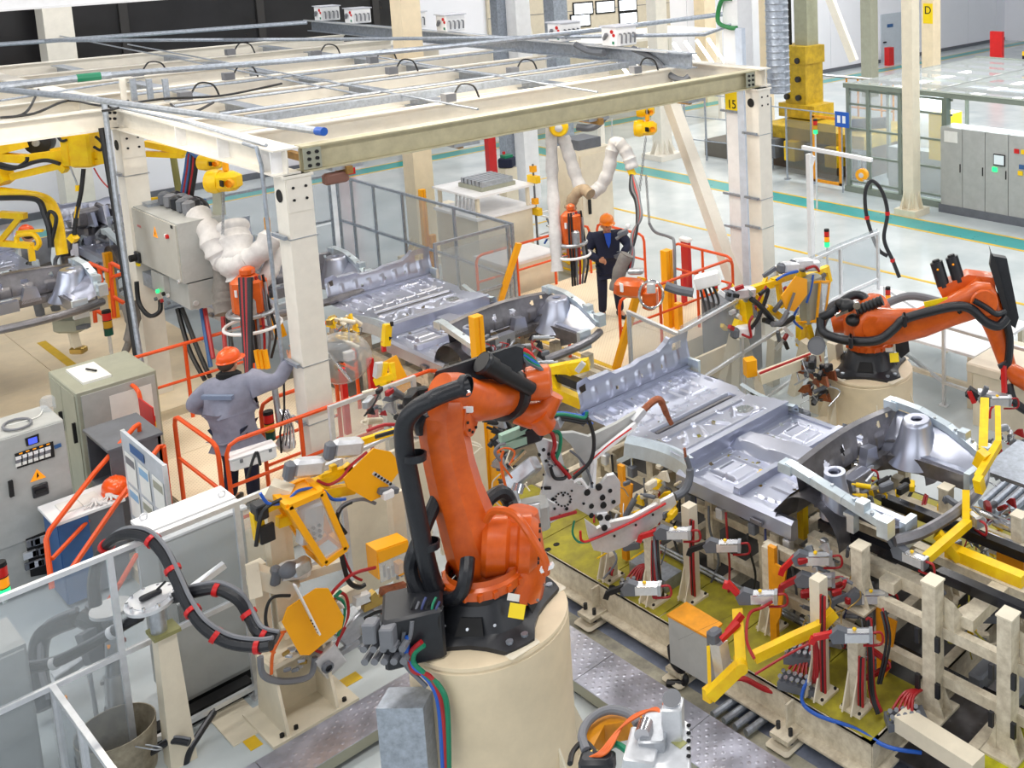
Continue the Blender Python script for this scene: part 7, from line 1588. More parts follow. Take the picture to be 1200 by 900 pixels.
d0 = pd(130, 715, 9.35)
B().lathe([(0, 0), (.16, 0), (.16, .03), (0, .03)], d0, (0, 0, 1), 24).build('round_plate', m_alu, t); B().lathe([(.06, -.05), (.075, 0), (.075, .02)], d0+V(0, 0, -.02), n=14).build('neck', m_steel, t)
for a_, c_, r_, mm in ((pd(132, 740, 9.3), pd(133, 790, 9.3), .06, m_steel), (pd(133, 790, 9.3), pd(136, 825, 9.3), .075, m_alu), (pd(136, 825, 9.3), pd(138, 845, 9.3), .09, m_steel)): B().cyl(a_, c_, r_, n=14).build('cylinder', mm, t)
B().frame(pd(85, 780, 9.4), (0, 1, .3), (0, 0, 1)).cbox((0, 0, 0), (.3, .12, .08), .01).build('side_head', m_steel, t); B().bar(pd(100, 740, 9.35), pd(112, 775, 9.35), .12, .12).build('dark_box', m_dgrey, t)
for k, (px, py) in enumerate(((76, 818), (145, 750), (128, 757), (120, 800))): B().box(pd(px, py, 9.25), (.03, .03, .03)).build('sensor', (m_leda, m_redh, m_ledg if False else m_leda, m_alu)[k], t)
B().tube([pd(105, 790, 9.3), pd(115, 850, 9.3)], .02, 8).build('rod', m_alu, t)
t = thing('scrap_bucket', 'worn steel bucket with punched arrow slots under the dresser head', 'bucket', pd(142, 880, 9.45))
bq = at(142, 905, .0); rb = .29
B().lathe([(0, .02), (rb*.9, .02), (rb*.9, 0), (rb, .42), (rb*.97, .42), (rb*.88, .03)], bq, n=26).build('bucket_wall', mat('stained_steel', (170, 160, 140), .5, .4, var=.25), t)
for k in range(6):
    an = -PI/2-.5+k*.14-.0; d = V(math.cos(an), math.sin(an), 0); hh = (.04, .07, .1, .1, .07, .04)[k]
    slab([bq+d*(rb*.985)+V(-d.y*-.012, d.x*-.012, .2), bq+d*(rb*.985)+V(-d.y*.012, d.x*.012, .2), bq+d*(rb*.99)+V(-d.y*.012, d.x*.012, .2+hh), bq+d*(rb*.99)+V(-d.y*-.012, d.x*-.012, .2+hh)], d*.006).build('slot', m_dark, t)
B().tube(smooth([bq+V(rb, .05, .36), bq+V(rb+.15, .15, .34), bq+V(rb+.1, .2, .3), bq+V(rb, .12, .33)]), .006, 5).build('wire_handle', m_steel, t)
# ---- black hose packages with red ties
def pack(pts, r, lab, ties=(), m=m_hose, tie=m_red, n=10):
    P = [pd(x, y, d) if len((x, y, d)) else None for x, y, d in pts]; S_ = smooth(P, 8); t = thing('hose_package', lab, 'hose', P[0])
    B().tube(S_, r, n).build('hose', m, t)
    B().tube([p+V(0, 0, r*1.15)+RT*r*.4 for p in S_], r*.35, 6).build('pilot_line', m_cable, t)
    for k in ties:
        p, q = S_[int(k*(len(S_)-1))], S_[min(len(S_)-1, int(k*(len(S_)-1))+1)]; d = (q-p).normalized(); B().cyl(p-d*.02, p+d*.02, r*1.25, n=12).build('hose_tie', tie, t)
    return t
pack([(112, 710, 9.2), (110, 680, 9.2), (118, 650, 9.1), (140, 628, 9.0), (170, 628, 8.9), (192, 648, 8.8), (208, 680, 8.7), (222, 710, 8.6), (240, 735, 8.5), (268, 752, 8.5), (300, 757, 8.5), (318, 755, 8.5)], .05, 'long black hose package arching over the fence and down to the lower gun', (.22, .4, .52, .66, .78, .93))
pack([(205, 700, 8.8), (230, 693, 8.7), (255, 690, 8.7), (280, 702, 8.7), (293, 722, 8.7), (305, 742, 8.6), (325, 748, 8.6)], .05, 'second black hose package from the round plate to the lower gun', (.35, .65, .88))
pack([(-5, 765, 8.9), (5, 775, 8.9), (25, 783, 8.9), (60, 778, 8.9), (95, 762, 8.9), (125, 745, 8.9), (150, 730, 8.9), (165, 722, 8.9)], .045, 'black hose package with white bands crossing the fence at the left edge', (.05, .45, .75), tie=m_white)
pack([(100, 722, 9.6), (118, 735, 9.55), (118, 775, 9.5)], .1, 'wide black duct behind the fence', ())
pack([(88, 725, 9.7), (50, 745, 9.7), (45, 790, 9.6), (55, 830, 9.5)], .08, 'black duct loop behind the fence, left', ())
pack([(250, 835, 9.3), (235, 858, 9.1), (222, 880, 9.0), (215, 905, 9.0)], .03, 'pair of black cables lying on the floor under the enclosure', ())
pack([(222, 870, 8.9), (200, 868, 8.9), (180, 880, 8.9), (140, 900, 8.9)], .03, 'black cables under the near fence rail', ())
B().bb(-10.0, 2.5, 0, -9.86, 3.4, .12).build('cable_trough', m_dark, label='dark cable trough along the foot of the big enclosure', cat='trough')
t = thing('yellow_lever', 'yellow handle behind the lower fence panes', 'handle', pd(90, 875, 9.2)); B().bar(pd(82, 890, 9.2), pd(108, 872, 9.2), .05, .06).build('bar', m_yel, t); B().bar(pd(70, 900, 9.2), pd(82, 890, 9.2), .05, .06).build('bar', m_yel, t)
# ================================================================ electrical box on the rear left pillar
t = thing('electrical_box', 'large grey electrical cabinet hung on the rear left pillar, with warning triangle and switch', 'cabinet', (-16.0, 5.1, 2.0))
yb0, yb1, xb0, xb1 = 5.0, 5.62, -16.85, -15.4
yb0 = atx(207, 263, -15.45).y; zt_ = atx(207, 263, -15.45).z; zb_ = atx(215, 333, -15.45).z
xb0 = aty(157, 257, yb0).x
B().bb(xb0, yb0, zb_, -15.45, yb0+.55, zt_).build('body', m_grey, t); B().bb(xb0+.02, yb0-.02, zb_+.02, -15.47, yb0, zt_-.02).build('door', mat('box_grey', (186, 184, 176), .5, var=.04), t)
B().bb(xb0+.55, yb0+.05, zb_-.38, -15.45, yb0+.55, zb_-.02).build('lower_box', m_grey, t); B().bb(xb0+.5, yb0-.02, zb_-.28, xb0+.95, yb0+.1, zb_-.02).build('operator_box', m_grey, t)
fy = lambda px, py, o=.022: aty(px, py, yb0-o)
q = fy(182, 273); slab([q+V(-.08, 0, -.06), q+V(.08, 0, -.06), q+V(0, 0, .09)], V(0, -.004, 0)).build('warning_triangle', m_leda, t); slab([q+V(-.01, -.006, -.035), q+V(.012, -.006, -.01), q+V(-.008, -.006, .0), q+V(.0, -.006, .04)], V(0, -.002, 0)).build('warning_bolt', m_dark, t)
q = fy(163, 301); B().frame(q, (1, 0, 0), (0, 0, 1)).cbox((0, -.02, 0), (.16, .04, .16), .01).build('switch_plate', m_blackm, t); B().cyl(q-V(0, .04, 0), q-V(.0, .12, 0), .05, n=12).build('switch_knob', m_dark, t); B().box(q-V(-.02, .03, .1), (.1, .03, .04)).build('yellow_tag', m_sign, t)
q = fy(197, 277); B().cyl(q, q-V(0, .03, 0), .03, n=10).build('lamp', m_ledr, t); B().cyl(q-V(.07, 0, -.0), q-V(.07, .02, 0), .025, n=10).build('button', m_white, t); B().box(fy(201, 266), (.07, .01, .04)).build('label_plate', m_dark, t); B().box(fy(163, 265), (.14, .006, .03)).build('red_print', mat('faded_red_print', (190, 120, 120), .6), t)
for (px, py, mm) in ((186, 341, m_ledg), (193, 344, m_dark), (184, 350, m_dgrey), (191, 352, m_redh), (199, 354, m_dgrey), (198, 346, m_alu)): q = fy(px, py, .03); B().cyl(q, q-V(0, .03, 0), .028, n=10).build('push_button', mm, t)
B().cyl(fy(210, 330), fy(210, 330)-V(0, .02, 0), .03, n=10).build('lock', m_alu, t); B().cyl(V(-15.45, yb0+.12, zb_-.3), V(-15.43, yb0+.12, zb_-.3), .035, n=10).build('lock', m_alu, t)
B().bb(-17.0, yb0+.1, 3.0, xb0+.3, yb0+.3, 3.2).build('wall_bracket', m_zinc, t); B().bb(-17.0, yb0+.0, 2.0, xb0+.6, yb0+.3, 2.2).build('wall_bracket', m_zinc, t)
rn3 = random.Random(2)
for k in range(9): q = V(xb0+.35+.11*k, yb0+.3+.1*(k % 2), zt_+.1); B().frame(q, (1, rn3.random(), 0), (0, 0, 1)).cbox((0, 0, 0), (.12, .16, .2), .03).build('plug_hood', (m_dgrey, m_blackm, m_cable)[k % 3], t)
slab([V(-15.6, yb0+.5, zt_), V(-15.42, yb0+.56, zt_), V(-15.42, yb0+.56, zt_+.45), V(-15.55, yb0+.52, zt_+.45)], V(-.02, .05, 0)).build('side_shield', m_greyg, t)
t = thing('hose_drop', 'blue, red and black hose bundle rising from the grey box to the gantry', 'hoses', pd(215, 240, 15.3))
for k, mm in enumerate((m_bluep, m_redh, m_bluep, m_black, m_redh, m_black)):
    o = 2.2*k; B().tube(smooth([pd(212+o, 243, 15.3), pd(214+o, 225, 15.3), pd(218+o, 200, 15.3), pd(222+o*.8, 178, 15.3), pd(232+o*.5, 184, 15.2), pd(250, 186-o*.5, 15.0), pd(263, 182, 14.9)]), .032, 8).build('hose', mm, t)
    B().tube(smooth([pd(212+o, 240, 15.3), pd(222, 236+o*.4, 15.2), pd(240, 235+o*.5, 15.1)]), .03, 8).build('hose', mm, t)
for k in range(3): B().tube(smooth([pd(200+6*k, 245, 15.3), pd(210+8*k, 232, 15.2), pd(232+5*k, 240, 15.0), pd(236+4*k, 262, 14.9)]), .03, 8).build('hose', m_black, t)
t = thing('cable_drop', 'black cables dropping from the grey box to the platform', 'cables', pd(210, 362, 15))
for (a, b_, c_) in (((208, 362), (222, 410), (240, 445)), ((213, 361), (232, 410), (246, 442))): B().tube(smooth([pd(*a, 15), pd(*b_, 14.8), pd(*c_, 14.6)]), .03, 8).build('cable', m_black, t)
for (a, b_, mm) in (((236, 362), (247, 430), m_bluep), ((240, 362), (250, 420), m_redh), ((261, 370), (264, 410), m_redh), ((267, 370), (272, 412), m_black)): B().tube([pd(*a, 14.6), pd(*b_, 14.3)], .028, 8).build('cable', mm, t)
hose('cable_loop', [pd(160, 330, 14.9), pd(163, 355, 14.9), pd(175, 370, 14.8), pd(187, 365, 14.8), pd(188, 352, 14.9)], .03, m_black, label='short black cable loop below the grey box', cat='cable')
# hoist of the servo gun, worker in grey
def hoist(px, py, d, s_, lab, extra=True):
    q = pd(px, py, d); t = thing('chain_hoist', lab, 'hoist', q)
    B().frame(q, RT, (0, 0, 1)).cbox((0, 0, 0), (.34*s_, .26*s_, .26*s_), .06*s_).build('motor_block', m_yel, t); B().lathe([(0, -.1), (.15*s_, -.08), (.17*s_, .0), (.15*s_, .08), (0, .1)], q-RT*.16*s_, RT, 16).build('drum', m_yel, t)
    B().lathe([(0, 0), (.06*s_, 0), (.05*s_, .04)], q+RT*.12*s_-FW*.14*s_, -FW, 12).build('end_cover', m_amber, t); B().box(q-FW*.14*s_, (.12*s_, .02, .08*s_)).build('type_plate', m_dark, t)
    B().frame(q+V(0, 0, .2*s_), RT, (0, 0, 1)).cbox((0, 0, 0), (.08*s_, .06*s_, .14*s_), .02).build('hook_block', m_amber, t); B().tube([q+V(0, 0, .25*s_), q+V(0, 0, .45*s_)], .015*s_, 6).build('hook', m_steel, t)
    return t, q
hoist(266, 212, 14.3, 1.0, 'yellow chain hoist under the side beam above the worker in grey'); hoist(251, 190, 14.6, .7, 'smaller yellow hoist block beside the hose bundle')
hoist(759, 150, 19.2, .95, 'yellow chain hoist over the worker in navy, right of the white sleeve'); hoist(759, 130, 19.3, .7, 'upper yellow hoist block above the chain hoist of the worker in navy')
t = thing('balancer', 'round yellow balancer under the front beam above the orange servo', 'balancer', pd(655, 149, 16.5)); q = pd(655, 149, 16.5)
B().lathe([(0, -.06), (.11, -.06), (.145, -.02), (.145, .05), (.12, .08), (0, .08)], q, -FW+RT*.2, 24).build('drum', m_yel, t); B().lathe([(0, .08), (.06, .085), (.06, .1), (0, .11)], q, -FW+RT*.2, 16).build('hub', m_alu, t); B().tube([q, q+V(0, 0, .3)], .015, 6).build('hook', m_steel, t)
def chain(a, b_, lab, mm=m_steel, n=26):
    t = thing('chain', lab, 'chain', b_); bb_ = B(); 
    for k in range(n):
        p = a+(b_-a)*((k+.5)/n); L = (b_-a).length/n*.65; u = RT if k % 2 else FW; bb_.tube([p+u*.016-V(0, 0, L), p+u*.016+V(0, 0, L), p-u*.016+V(0, 0, L), p-u*.016-V(0, 0, L), p+u*.016-V(0, 0, L)], .006, 4)
    bb_.build('links', mm, t, kind='stuff'); return t
chain(pd(757, 160, 19), pd(748, 235, 18.2), 'hoist chain beside the white sleeve'); chain(pd(757, 205, 18.5), pd(761, 262, 18), 'hanging chain with hook over the right rail')
chain(pd(262, 225, 14.3), pd(261, 275, 14.2), 'short chain under the yellow hoist above the worker in grey')
hose('signal_rod', [pd(761, 262, 18), pd(768, 272, 17.8), pd(785, 278, 17.5), pd(790, 285, 17.3), pd(791, 325, 17.2), pd(792, 335, 17.2)], .025, m_cable, label='grey bent rod hanging beside the amber corner post', cat='rod')
# sleeves of canvas
def sleeve(pts, r, lab, m=m_canvas):
    P = smooth([pd(*p) for p in pts], 8); n = len(P); rr2 = random.Random(len(lab)); R_ = [r*(.95+.06*math.sin(i*1.1)+.16*rr2.random()*rr2.random()) for i in range(n)]
    return B().tube(P, R_, 14).build('canvas_sleeve', m, label=lab, cat='sleeve')
sleeve([(232, 252, 14.6), (244, 270, 14.4), (252, 290, 14.3), (262, 305, 14.3), (275, 312, 14.2), (292, 305, 14.2), (308, 292, 14.2), (320, 275, 14.3)], .15, 'white canvas sleeve looping over the servo gun of the worker in grey')
sleeve([(272, 262, 14.5), (276, 285, 14.4), (280, 310, 14.3), (284, 325, 14.3)], .2, 'grey canvas sleeve hanging down in front of the servo gun')
sleeve([(322, 282, 14.5), (321, 305, 14.4), (312, 325, 14.3), (298, 332, 14.3)], .11, 'thin canvas sleeve right of the servo gun, beside the pillar')
sleeve([(262, 312, 14.5), (262, 340, 14.4), (264, 368, 14.3)], .13, 'dark grey canvas sleeve left of the servo gun', mat('grey_canvas', (132, 128, 124), .85, var=.15, bump=.6, bscale=22))
sleeve([(646, 148, 16.6), (647, 200, 16.6), (650, 260, 16.4), (653, 318, 16.3)], .09, 'long straight white sleeve left of the orange servo'); sleeve([(660, 160, 16.7), (668, 185, 16.7), (676, 210, 16.7), (684, 228, 16.7)], .1, 'white sleeve from the yellow balancer down to the servo')
sleeve([(668, 245, 16.6), (672, 232, 16.6), (682, 222, 16.6), (692, 228, 16.5)], .09, 'brownish sleeve bending into the top of the orange servo', mat('tan_canvas', (170, 150, 124), .85, var=.15, bump=.6, bscale=22))
sleeve([(692, 227, 16.9), (704, 218, 17), (713, 200, 17), (717, 178, 17), (722, 167, 17), (732, 175, 17), (738, 188, 17), (741, 198, 17)], .105, 'pinkish white sleeve arching up over the worker in navy')
sleeve([(262+460, 340, 15.6), (727, 315, 15.6), (735, 298, 15.6)], .1, 'grey ribbed sleeve at the hands of the worker in navy', bpy.data.materials['grey_canvas'])
B().tube([pd(717, 138, 17), pd(717, 167, 17)], .008, 5).build('cord', m_steel, label='thin cord holding the arching sleeve', cat='cord')
B().tube(smooth([pd(676, 149, 17), pd(690, 150, 17), pd(700, 146, 17), pd(709, 136, 17)]), .06, 8).build('cable_hose', m_dgrey, label='dark cable curving under the front beam', cat='cable')
t = thing('hose_drop', 'dark hose bundle with red line falling to the hands of the worker in navy', 'hoses', pd(745, 250, 16))
for k, mm in enumerate((m_hose, m_dgrey, m_hose, m_redh, m_cable)):
    B().tube(smooth([pd(740, 203, 17), pd(739+2*k, 222, 16.7), pd(745+k, 235, 16.5), pd(747+k, 255, 16.2), pd(745-k, 275, 15.9), pd(738+k, 300, 15.7), pd(733+1.5*k, 318, 15.6)]), .028, 8).build('hose', mm, t)
B().tube([pd(738, 197, 17), pd(742, 206, 17)], .06, 8).build('yellow_band', m_yel, t)
# orange servo units with grab rings
def servo(px0, py0, px1, py1, d, w_, lab):
    a, b_ = pd(px0, py0, d), pd(px1, py1, d); b_.x, b_.y = a.x, a.y; t = thing('servo_unit', lab, 'manipulator', b_)
    h_ = a.z-b_.z; B().frame((a.x, a.y, (a.z+b_.z)/2), RT, (0, 0, 1)).cbox((0, 0, .0), (w_, w_*.85, h_), w_*.2).build('housing', m_orange, t)
    B().frame((a.x, a.y, a.z+.05), RT, (0, 0, 1)).cbox((0, 0, 0), (w_*.4, w_*.4, .12), .03).build('top_boss', m_orange, t); B().box(V(a.x, a.y, a.z-.2)-FW*w_*.43-RT*w_*.2, (.05, .02, .09)).build('label_plate', m_white, t)
    for k, (z, r_) in enumerate(((b_.z+.05, w_*.68), (b_.z-.14, w_*.85))):
        B().tube([V(a.x+r_*math.cos(an), a.y+r_*math.sin(an), z) for an in [i*PI/12 for i in range(25)]], .022 if k else .03, 8).build('grab_ring', m_white if k else m_steel, t)
        for an in (.4, 2.5, 4.6): B().tube([V(a.x, a.y, z), V(a.x+r_*math.cos(an), a.y+r_*math.sin(an), z)], .015, 6).build('ring_spoke', m_steel, t)
    B().frame((a.x, a.y, b_.z-.1), RT, (0, 0, 1)).cbox((0, 0, 0), (w_*.6, w_*.55, .28), .03).build('lower_housing', m_orange, t); B().frame((a.x, a.y, b_.z-.36), RT, (0, 0, 1)).cbox((0, 0, 0), (w_*.3, w_*.3, .3), .02).build('spindle', m_dgrey, t)
    B().tube([V(a.x, a.y, a.z-.1)+RT*w_*.55, V(a.x, a.y, b_.z-.35)+RT*w_*.6], .02, 8).build('lifting_rod', m_steel, t); B().frame(V(a.x, a.y, b_.z+.16)+RT*w_*.3-FW*w_*.5, RT, (0, 0, 1)).cbox((0, 0, 0), (.12, .08, .26), .03).build('handle_block', m_steel, t)
    for k in range(6):
        o = RT*(w_*.5-.03*k)-FW*.03*k; B().tube(smooth([V(a.x, a.y, a.z)+o, V(a.x, a.y, b_.z+.1)+o*1.25, V(a.x, a.y, b_.z-.25)+o*(1.5-.1*k), V(a.x, a.y, b_.z-.6)+o]), .017, 6).build('cable', (m_black, m_dgrey, m_redh, m_cable, m_black, m_black)[k], t)
    return t
servo(290, 322, 292, 372, 14.0, .40, 'orange servo manipulator with grab rings in front of the worker in grey'); servo(669, 247, 669, 290, 16.4, .30, 'orange bottle shaped servo unit with grab ring left of the worker in navy')
t = thing('hose_drop', 'red and black hoses running down in front of the orange servo manipulator', 'hoses', pd(285, 400, 13.8))
for k, mm in enumerate((m_black, m_redh, m_black, m_redh, m_hose, m_black)):
    B().tube(smooth([pd(281+2.6*k, 325, 13.7), pd(283+2.2*k, 360, 13.65), pd(286+1.6*k, 400, 13.6), pd(289+k, 438, 13.5)]), .026, 6).build('hose', mm, t)
for k in range(3): B().tube([pd(300+5*k, 410, 13.9), pd(304+5*k, 432, 13.9)], .035, 6).build('amber_rod', m_amber, t)
# second gun on the far platform (orange motor on its side)
t = thing('servo_unit', 'orange motor unit hanging level at the knees of the worker in navy', 'manipulator', pd(740, 340, 15.2))
B().frame(pd(738, 337, 15.2), (RT*1.0-V(0, 0, .1)), (0, 0, 1)).cbox((0, 0, 0), (.42, .28, .24), .05).build('housing', m_orange, t); B().box(pd(728, 337, 15.05), (.07, .02, .12)).build('label_plate', m_white, t)
B().frame(pd(762, 350, 15.2), RT, (0, 0, 1)).cbox((0, 0, 0), (.2, .25, .3), .04).build('end_housing', m_orange, t); B().frame(pd(763, 338, 15.0), RT, (0, 0, 1)).cbox((0, 0, 0), (.12, .03, .14), .005).build('display', m_alu, t)
B().tube([pd(763+14*math.cos(a), 345+16*math.sin(a), 15.0) for a in [i*PI/10 for i in range(21)]], .02, 8).build('grab_ring', m_chrome, t); B().frame(pd(745, 318, 15.2), RT, (0, 0, 1)).cbox((0, 0, 0), (.22, .12, .08), .02).build('clevis', m_steel, t); B().tube(smooth([pd(780, 335, 15.2), pd(795, 340, 15.2), pd(812, 343, 15.2)]), .07, 8).build('arm', m_dgrey, t)
t = thing('pistol_gun', 'small grey hand tool held by the worker in navy', 'tool', pd(730, 275, 15.8)); B().frame(pd(730, 273, 15.7), RT+V(0, 0, .4), (0, 0, 1)).cbox((0, 0, 0), (.16, .08, .09), .02).build('body', m_dgrey, t); B().tube([pd(728, 276, 15.7), pd(722, 280, 15.7)], .025, 8).build('handle', m_cable, t); B().sph(pd(736, 265, 15.7), .04, n=8).build('cap', m_white, t)
t = thing('terminal_box', 'white terminal box on the right rail of the far platform', 'box', pd(830, 330, 15.4)); B().frame(pd(829, 328, 15.4), RT+V(0, 0, .25), (0, 0, 1)).cbox((0, 0, 0), (.36, .18, .2), .02).build('housing', m_white, t)
for k in range(4): B().tube(smooth([pd(820+5*k, 335, 15.4), pd(824+6*k, 352, 15.4), pd(828+4*k, 368, 15.3)]), .018, 6).build('cable', m_black, t)
# tall cream cabinet behind the worker, wash machine, racks of coloured tools
cq = at(668, 330, 0)
t = thing('tall_cabinet', 'tall cream cabinet with a dark top unit behind the orange servo', 'cabinet', (cq.x, cq.y, 0)); B().bb(cq.x-.7, cq.y+.3, 0, cq.x+.1, cq.y+1.1, 2.6).build('body', m_cream, t); B().bb(cq.x-.5, cq.y+.35, 2.6, cq.x+.05, cq.y+.9, 2.8).build('top_unit', m_dgrey, t)
B().bb(cq.x+.1, cq.y+.33, .2, cq.x+.12, cq.y+1.07, 2.5).build('door', m_cream, t); B().bb(cq.x+.12, cq.y+.45, 1.3, cq.x+.16, cq.y+.5, 1.6).build('door_handle', m_dark, t)
wq = at(600, 420, 0)
t = thing('wash_machine', 'cream boxed machine with a raised tray of nozzles behind the clear fence', 'machine', (-17.6, 11.2, 0))
B().bb(-18.9, 10.7, 0, -17.5, 11.9, 1.55).build('body', m_cream, t); B().bb(-18.95, 10.65, 1.55, -17.45, 11.95, 1.6).build('top_plate', m_white, t)
for (x, y) in ((-18.85, 10.75), (-17.55, 10.75), (-17.55, 11.85), (-18.85, 11.85)): B().bb(x-.03, y-.03, 1.6, x+.03, y+.03, 1.98).build('tray_post', m_cream, t)
B().bb(-18.95, 10.65, 1.98, -17.45, 11.95, 2.02).build('tray', m_white, t); B().bb(-18.5, 10.95, 2.02, -17.7, 11.7, 2.1).build('nozzle_block', m_greyg, t)
for k in range(6): B().bb(-18.45+.13*k, 10.98, 2.1, -18.36+.13*k, 11.65, 2.2).build('nozzle_bar', m_steel, t); B().tube([(-18.4+.13*k, 10.8, 1.6), (-18.4+.13*k, 10.85, 1.98)], .025, 6).build('nozzle', m_alu, t)
t = thing('low_machine', 'cream cabinet with a white lid in front of the wash machine', 'cabinet', (-16.6, 11.0, 0)); B().bb(-17.2, 10.4, 0, -16.2, 11.5, .95).build('body', m_cream, t); B().bb(-17.22, 10.38, .95, -16.18, 11.52, 1.0).build('lid', m_white, t)
t = thing('small_cabinet', 'small cream box beside a green marked rack behind the signal column', 'cabinet', at(522, 285, 0)); q = at(522, 285, 0); B().bb(q.x-.25, q.y-.25, 0, q.x+.25, q.y+.3, .9).build('body', m_cream, t)
rk = random.Random(21)
for (cx, cy, n_, lab, cols, zz) in ((-18.2, 13.2, 60, 'tangle of blue and white hand clamps on the rack behind the far platform', (m_bluep, m_white, m_dgrey, m_blue, m_yel), .9), (-17.3, 12.9, 55, 'yellow tube rack with dark clamps left of the far platform', (m_yel, m_yel, m_dark, m_dgrey), .5)):
    t = thing('tool_trolley', lab, 'trolley', (cx, cy, 0)); fb = B()
    for (dx, dy) in ((-.5, -.4), (.5, -.4), (.5, .4), (-.5, .4)): fb.bb(cx+dx-.02, cy+dy-.02, 0, cx+dx+.02, cy+dy+.02, zz+.2)
    for z in (.15, zz*.6, zz+.1): fb.bb(cx-.5, cy-.42, z, cx+.5, cy-.38, z+.03).bb(cx-.5, cy+.38, z, cx+.5, cy+.42, z+.03).bb(cx-.52, cy-.4, z, cx-.48, cy+.4, z+.03).bb(cx+.48, cy-.4, z, cx+.52, cy+.4, z+.03)
    fb.build('frame', m_yel if cols[0] is m_yel else m_white, t)
    for k in range(n_):
        p = V(cx+rk.uniform(-.5, .5), cy+rk.uniform(-.42, .42), zz*.5+rk.uniform(0, .75)*(zz+.1)); d = V(rk.uniform(-1, 1), rk.uniform(-1, 1), rk.uniform(-.6, .9)).normalized()*rk.uniform(.06, .16)
        b = B(); b.bar(p-d, p+d, .03, .03); b.bar(p+d, p+d+V(d.y, -d.x, .05)*.7, .03, .03); b.build('hand_clamp', cols[k % len(cols)], t)
t = thing('yellow_signal', 'yellow lamp boxes on a post beside the white sleeve', 'lamp', at(633, 300, 0)); q = at(633, 330, 0); B().tube([(q.x, q.y, 0), (q.x, q.y, 2.4)], .02, 6).build('pole', m_dgrey, t)
for z in (1.45, 2.1): B().box((q.x, q.y, z), (.3, .1, .14)).build('lamp_box', m_yel, t); B().box((q.x, q.y, z+.2), (.1, .1, .12)).build('lamp_top', m_amber, t)
q = pd(594, 190, 24); t = thing('tool_crate', 'navy crate of green and red tools beside the white column', 'crate', q); B().frame(q, RT, (0, 0, 1)).cbox((0, 0, 0), (.32, .3, .22), .02).build('crate', m_navy, t); B().box(q+V(0, 0, .14), (.2, .2, .06)).build('green_tool', m_green, t); B().box(q+V(-.1, 0, .18), (.05, .05, .1)).build('red_tool', m_red, t); B().bb(q.x-.15, q.y-.15, 0, q.x+.15, q.y+.15, q.z-.12).build('pedestal', m_cream, t)
# ================================================================ clear dome and yellow clamps beyond the pillar
t = thing('clear_dome', 'clear plastic dome over a grey camera like head right of the foreground pillar', 'dome', pd(402, 420, 12.8)); q = pd(400, 420, 12.8); ax2 = (-FW+RT*.35-V(0, 0, .1)).normalized()
B().lathe([(.33*math.sin(a), .2*math.cos(a)) for a in [PI/2*k/8 for k in range(1, 9)]]+[(.34, -.02)], q, ax2, 30).build('dome', glassmat('dome_plastic', (200, 204, 206), .42, .1), t); B().frame(q-ax2*.1, RT, (0, 0, 1)).cbox((-.08, 0, .03), (.3, .2, .26), .06).build('head', m_dgrey, t); B().box(q+ax2*.03+RT*.1+V(0, 0, .05), (.1, .1, .1)).build('white_face', m_white, t); B().tube([q+ax2*.2-RT*.15+V(0, 0, .2), q+ax2*.2+RT*.12-V(0, 0, .2)], .018, 6).build('rib', m_chrome, t)
YC_ = thing('clamp_tower', 'yellow clamp tower with red handle at the sill of the second underbody', 'clamp', pd(455, 430, 12.3))
for a, c_, w_, mm in (((454, 380), (452, 405), .08, m_yel), ((449, 400), (450, 412), .04, m_red), ((459, 377), (459, 382), .03, m_dark), ((452, 402), (458, 395), .03, m_dark), ((445, 425), (443, 442), .09, m_alu), ((440, 447), (462, 440), .08, m_yel), ((452, 425), (449, 445), .05, m_yel), ((459, 425), (461, 445), .05, m_yel), ((448, 452), (456, 450), .1, m_yel), ((440, 430), (440, 445), .03, m_yel)): B().bar(pd(*a, 12.2), pd(*c_, 12.2), w_, w_).build('clamp_part', mm, YC_)
q = pd(453, 452, 12.2); B().bb(q.x-.05, q.y-.05, 0, q.x+.05, q.y+.05, q.z).build('support_post', m_cream, YC_)
YB = thing('fixture_carrier', 'yellow beams and clamps at the front end of the second fixture', 'fixture', pd(680, 460, 12.5))
for a, c_, w_ in (((643, 455), (683, 472), .12), ((625, 437), (690, 425), .1), ((640, 430), (652, 455), .1), ((663, 425), (668, 440), .09), ((655, 440), (690, 430), .07), ((600, 470), (640, 455), .1)): B().bar(pd(*a, 12.4), pd(*c_, 12.4), w_, w_).build('yellow_beam', m_yel, YB)
B().bar(pd(630, 430, 12.6), pd(690, 455, 12.2), .1, .1).build('black_beam', m_blackm, YB); B().bar(pd(676, 435, 12.2), pd(684, 425, 12.2), .05, .06).build('cylinder', m_alu, YB)
rf = random.Random(8)
# ---- second fixture under the second underbody: frame, clamps
F2 = thing('welding_fixture', 'cream base and posts of the second fixture, mostly hidden under the second underbody', 'fixture', (-13.3, 7.7, 0))
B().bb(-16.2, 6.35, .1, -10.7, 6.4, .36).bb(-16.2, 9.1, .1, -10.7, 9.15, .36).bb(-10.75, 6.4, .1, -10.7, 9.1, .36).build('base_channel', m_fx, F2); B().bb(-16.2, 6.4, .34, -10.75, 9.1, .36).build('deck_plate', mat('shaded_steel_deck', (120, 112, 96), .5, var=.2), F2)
for x in (-15.3, -14.4, -13.5, -12.7, -12.0, -11.3):
    for y in (6.9, 8.4): B().bb(x-.06, y-.06, .36, x+.06, y+.06, 1.25).build('upright', m_fx, F2)
    B().bar((x, 6.8, .95), (x, 8.5, .95), .1, .1).build('cross_rail', m_fx, F2)
for y in (6.9, 8.4): B().bar((-15.5, y, 1.0), (-11.0, y, 1.0), .08, .1).build('long_rail', m_fx, F2)
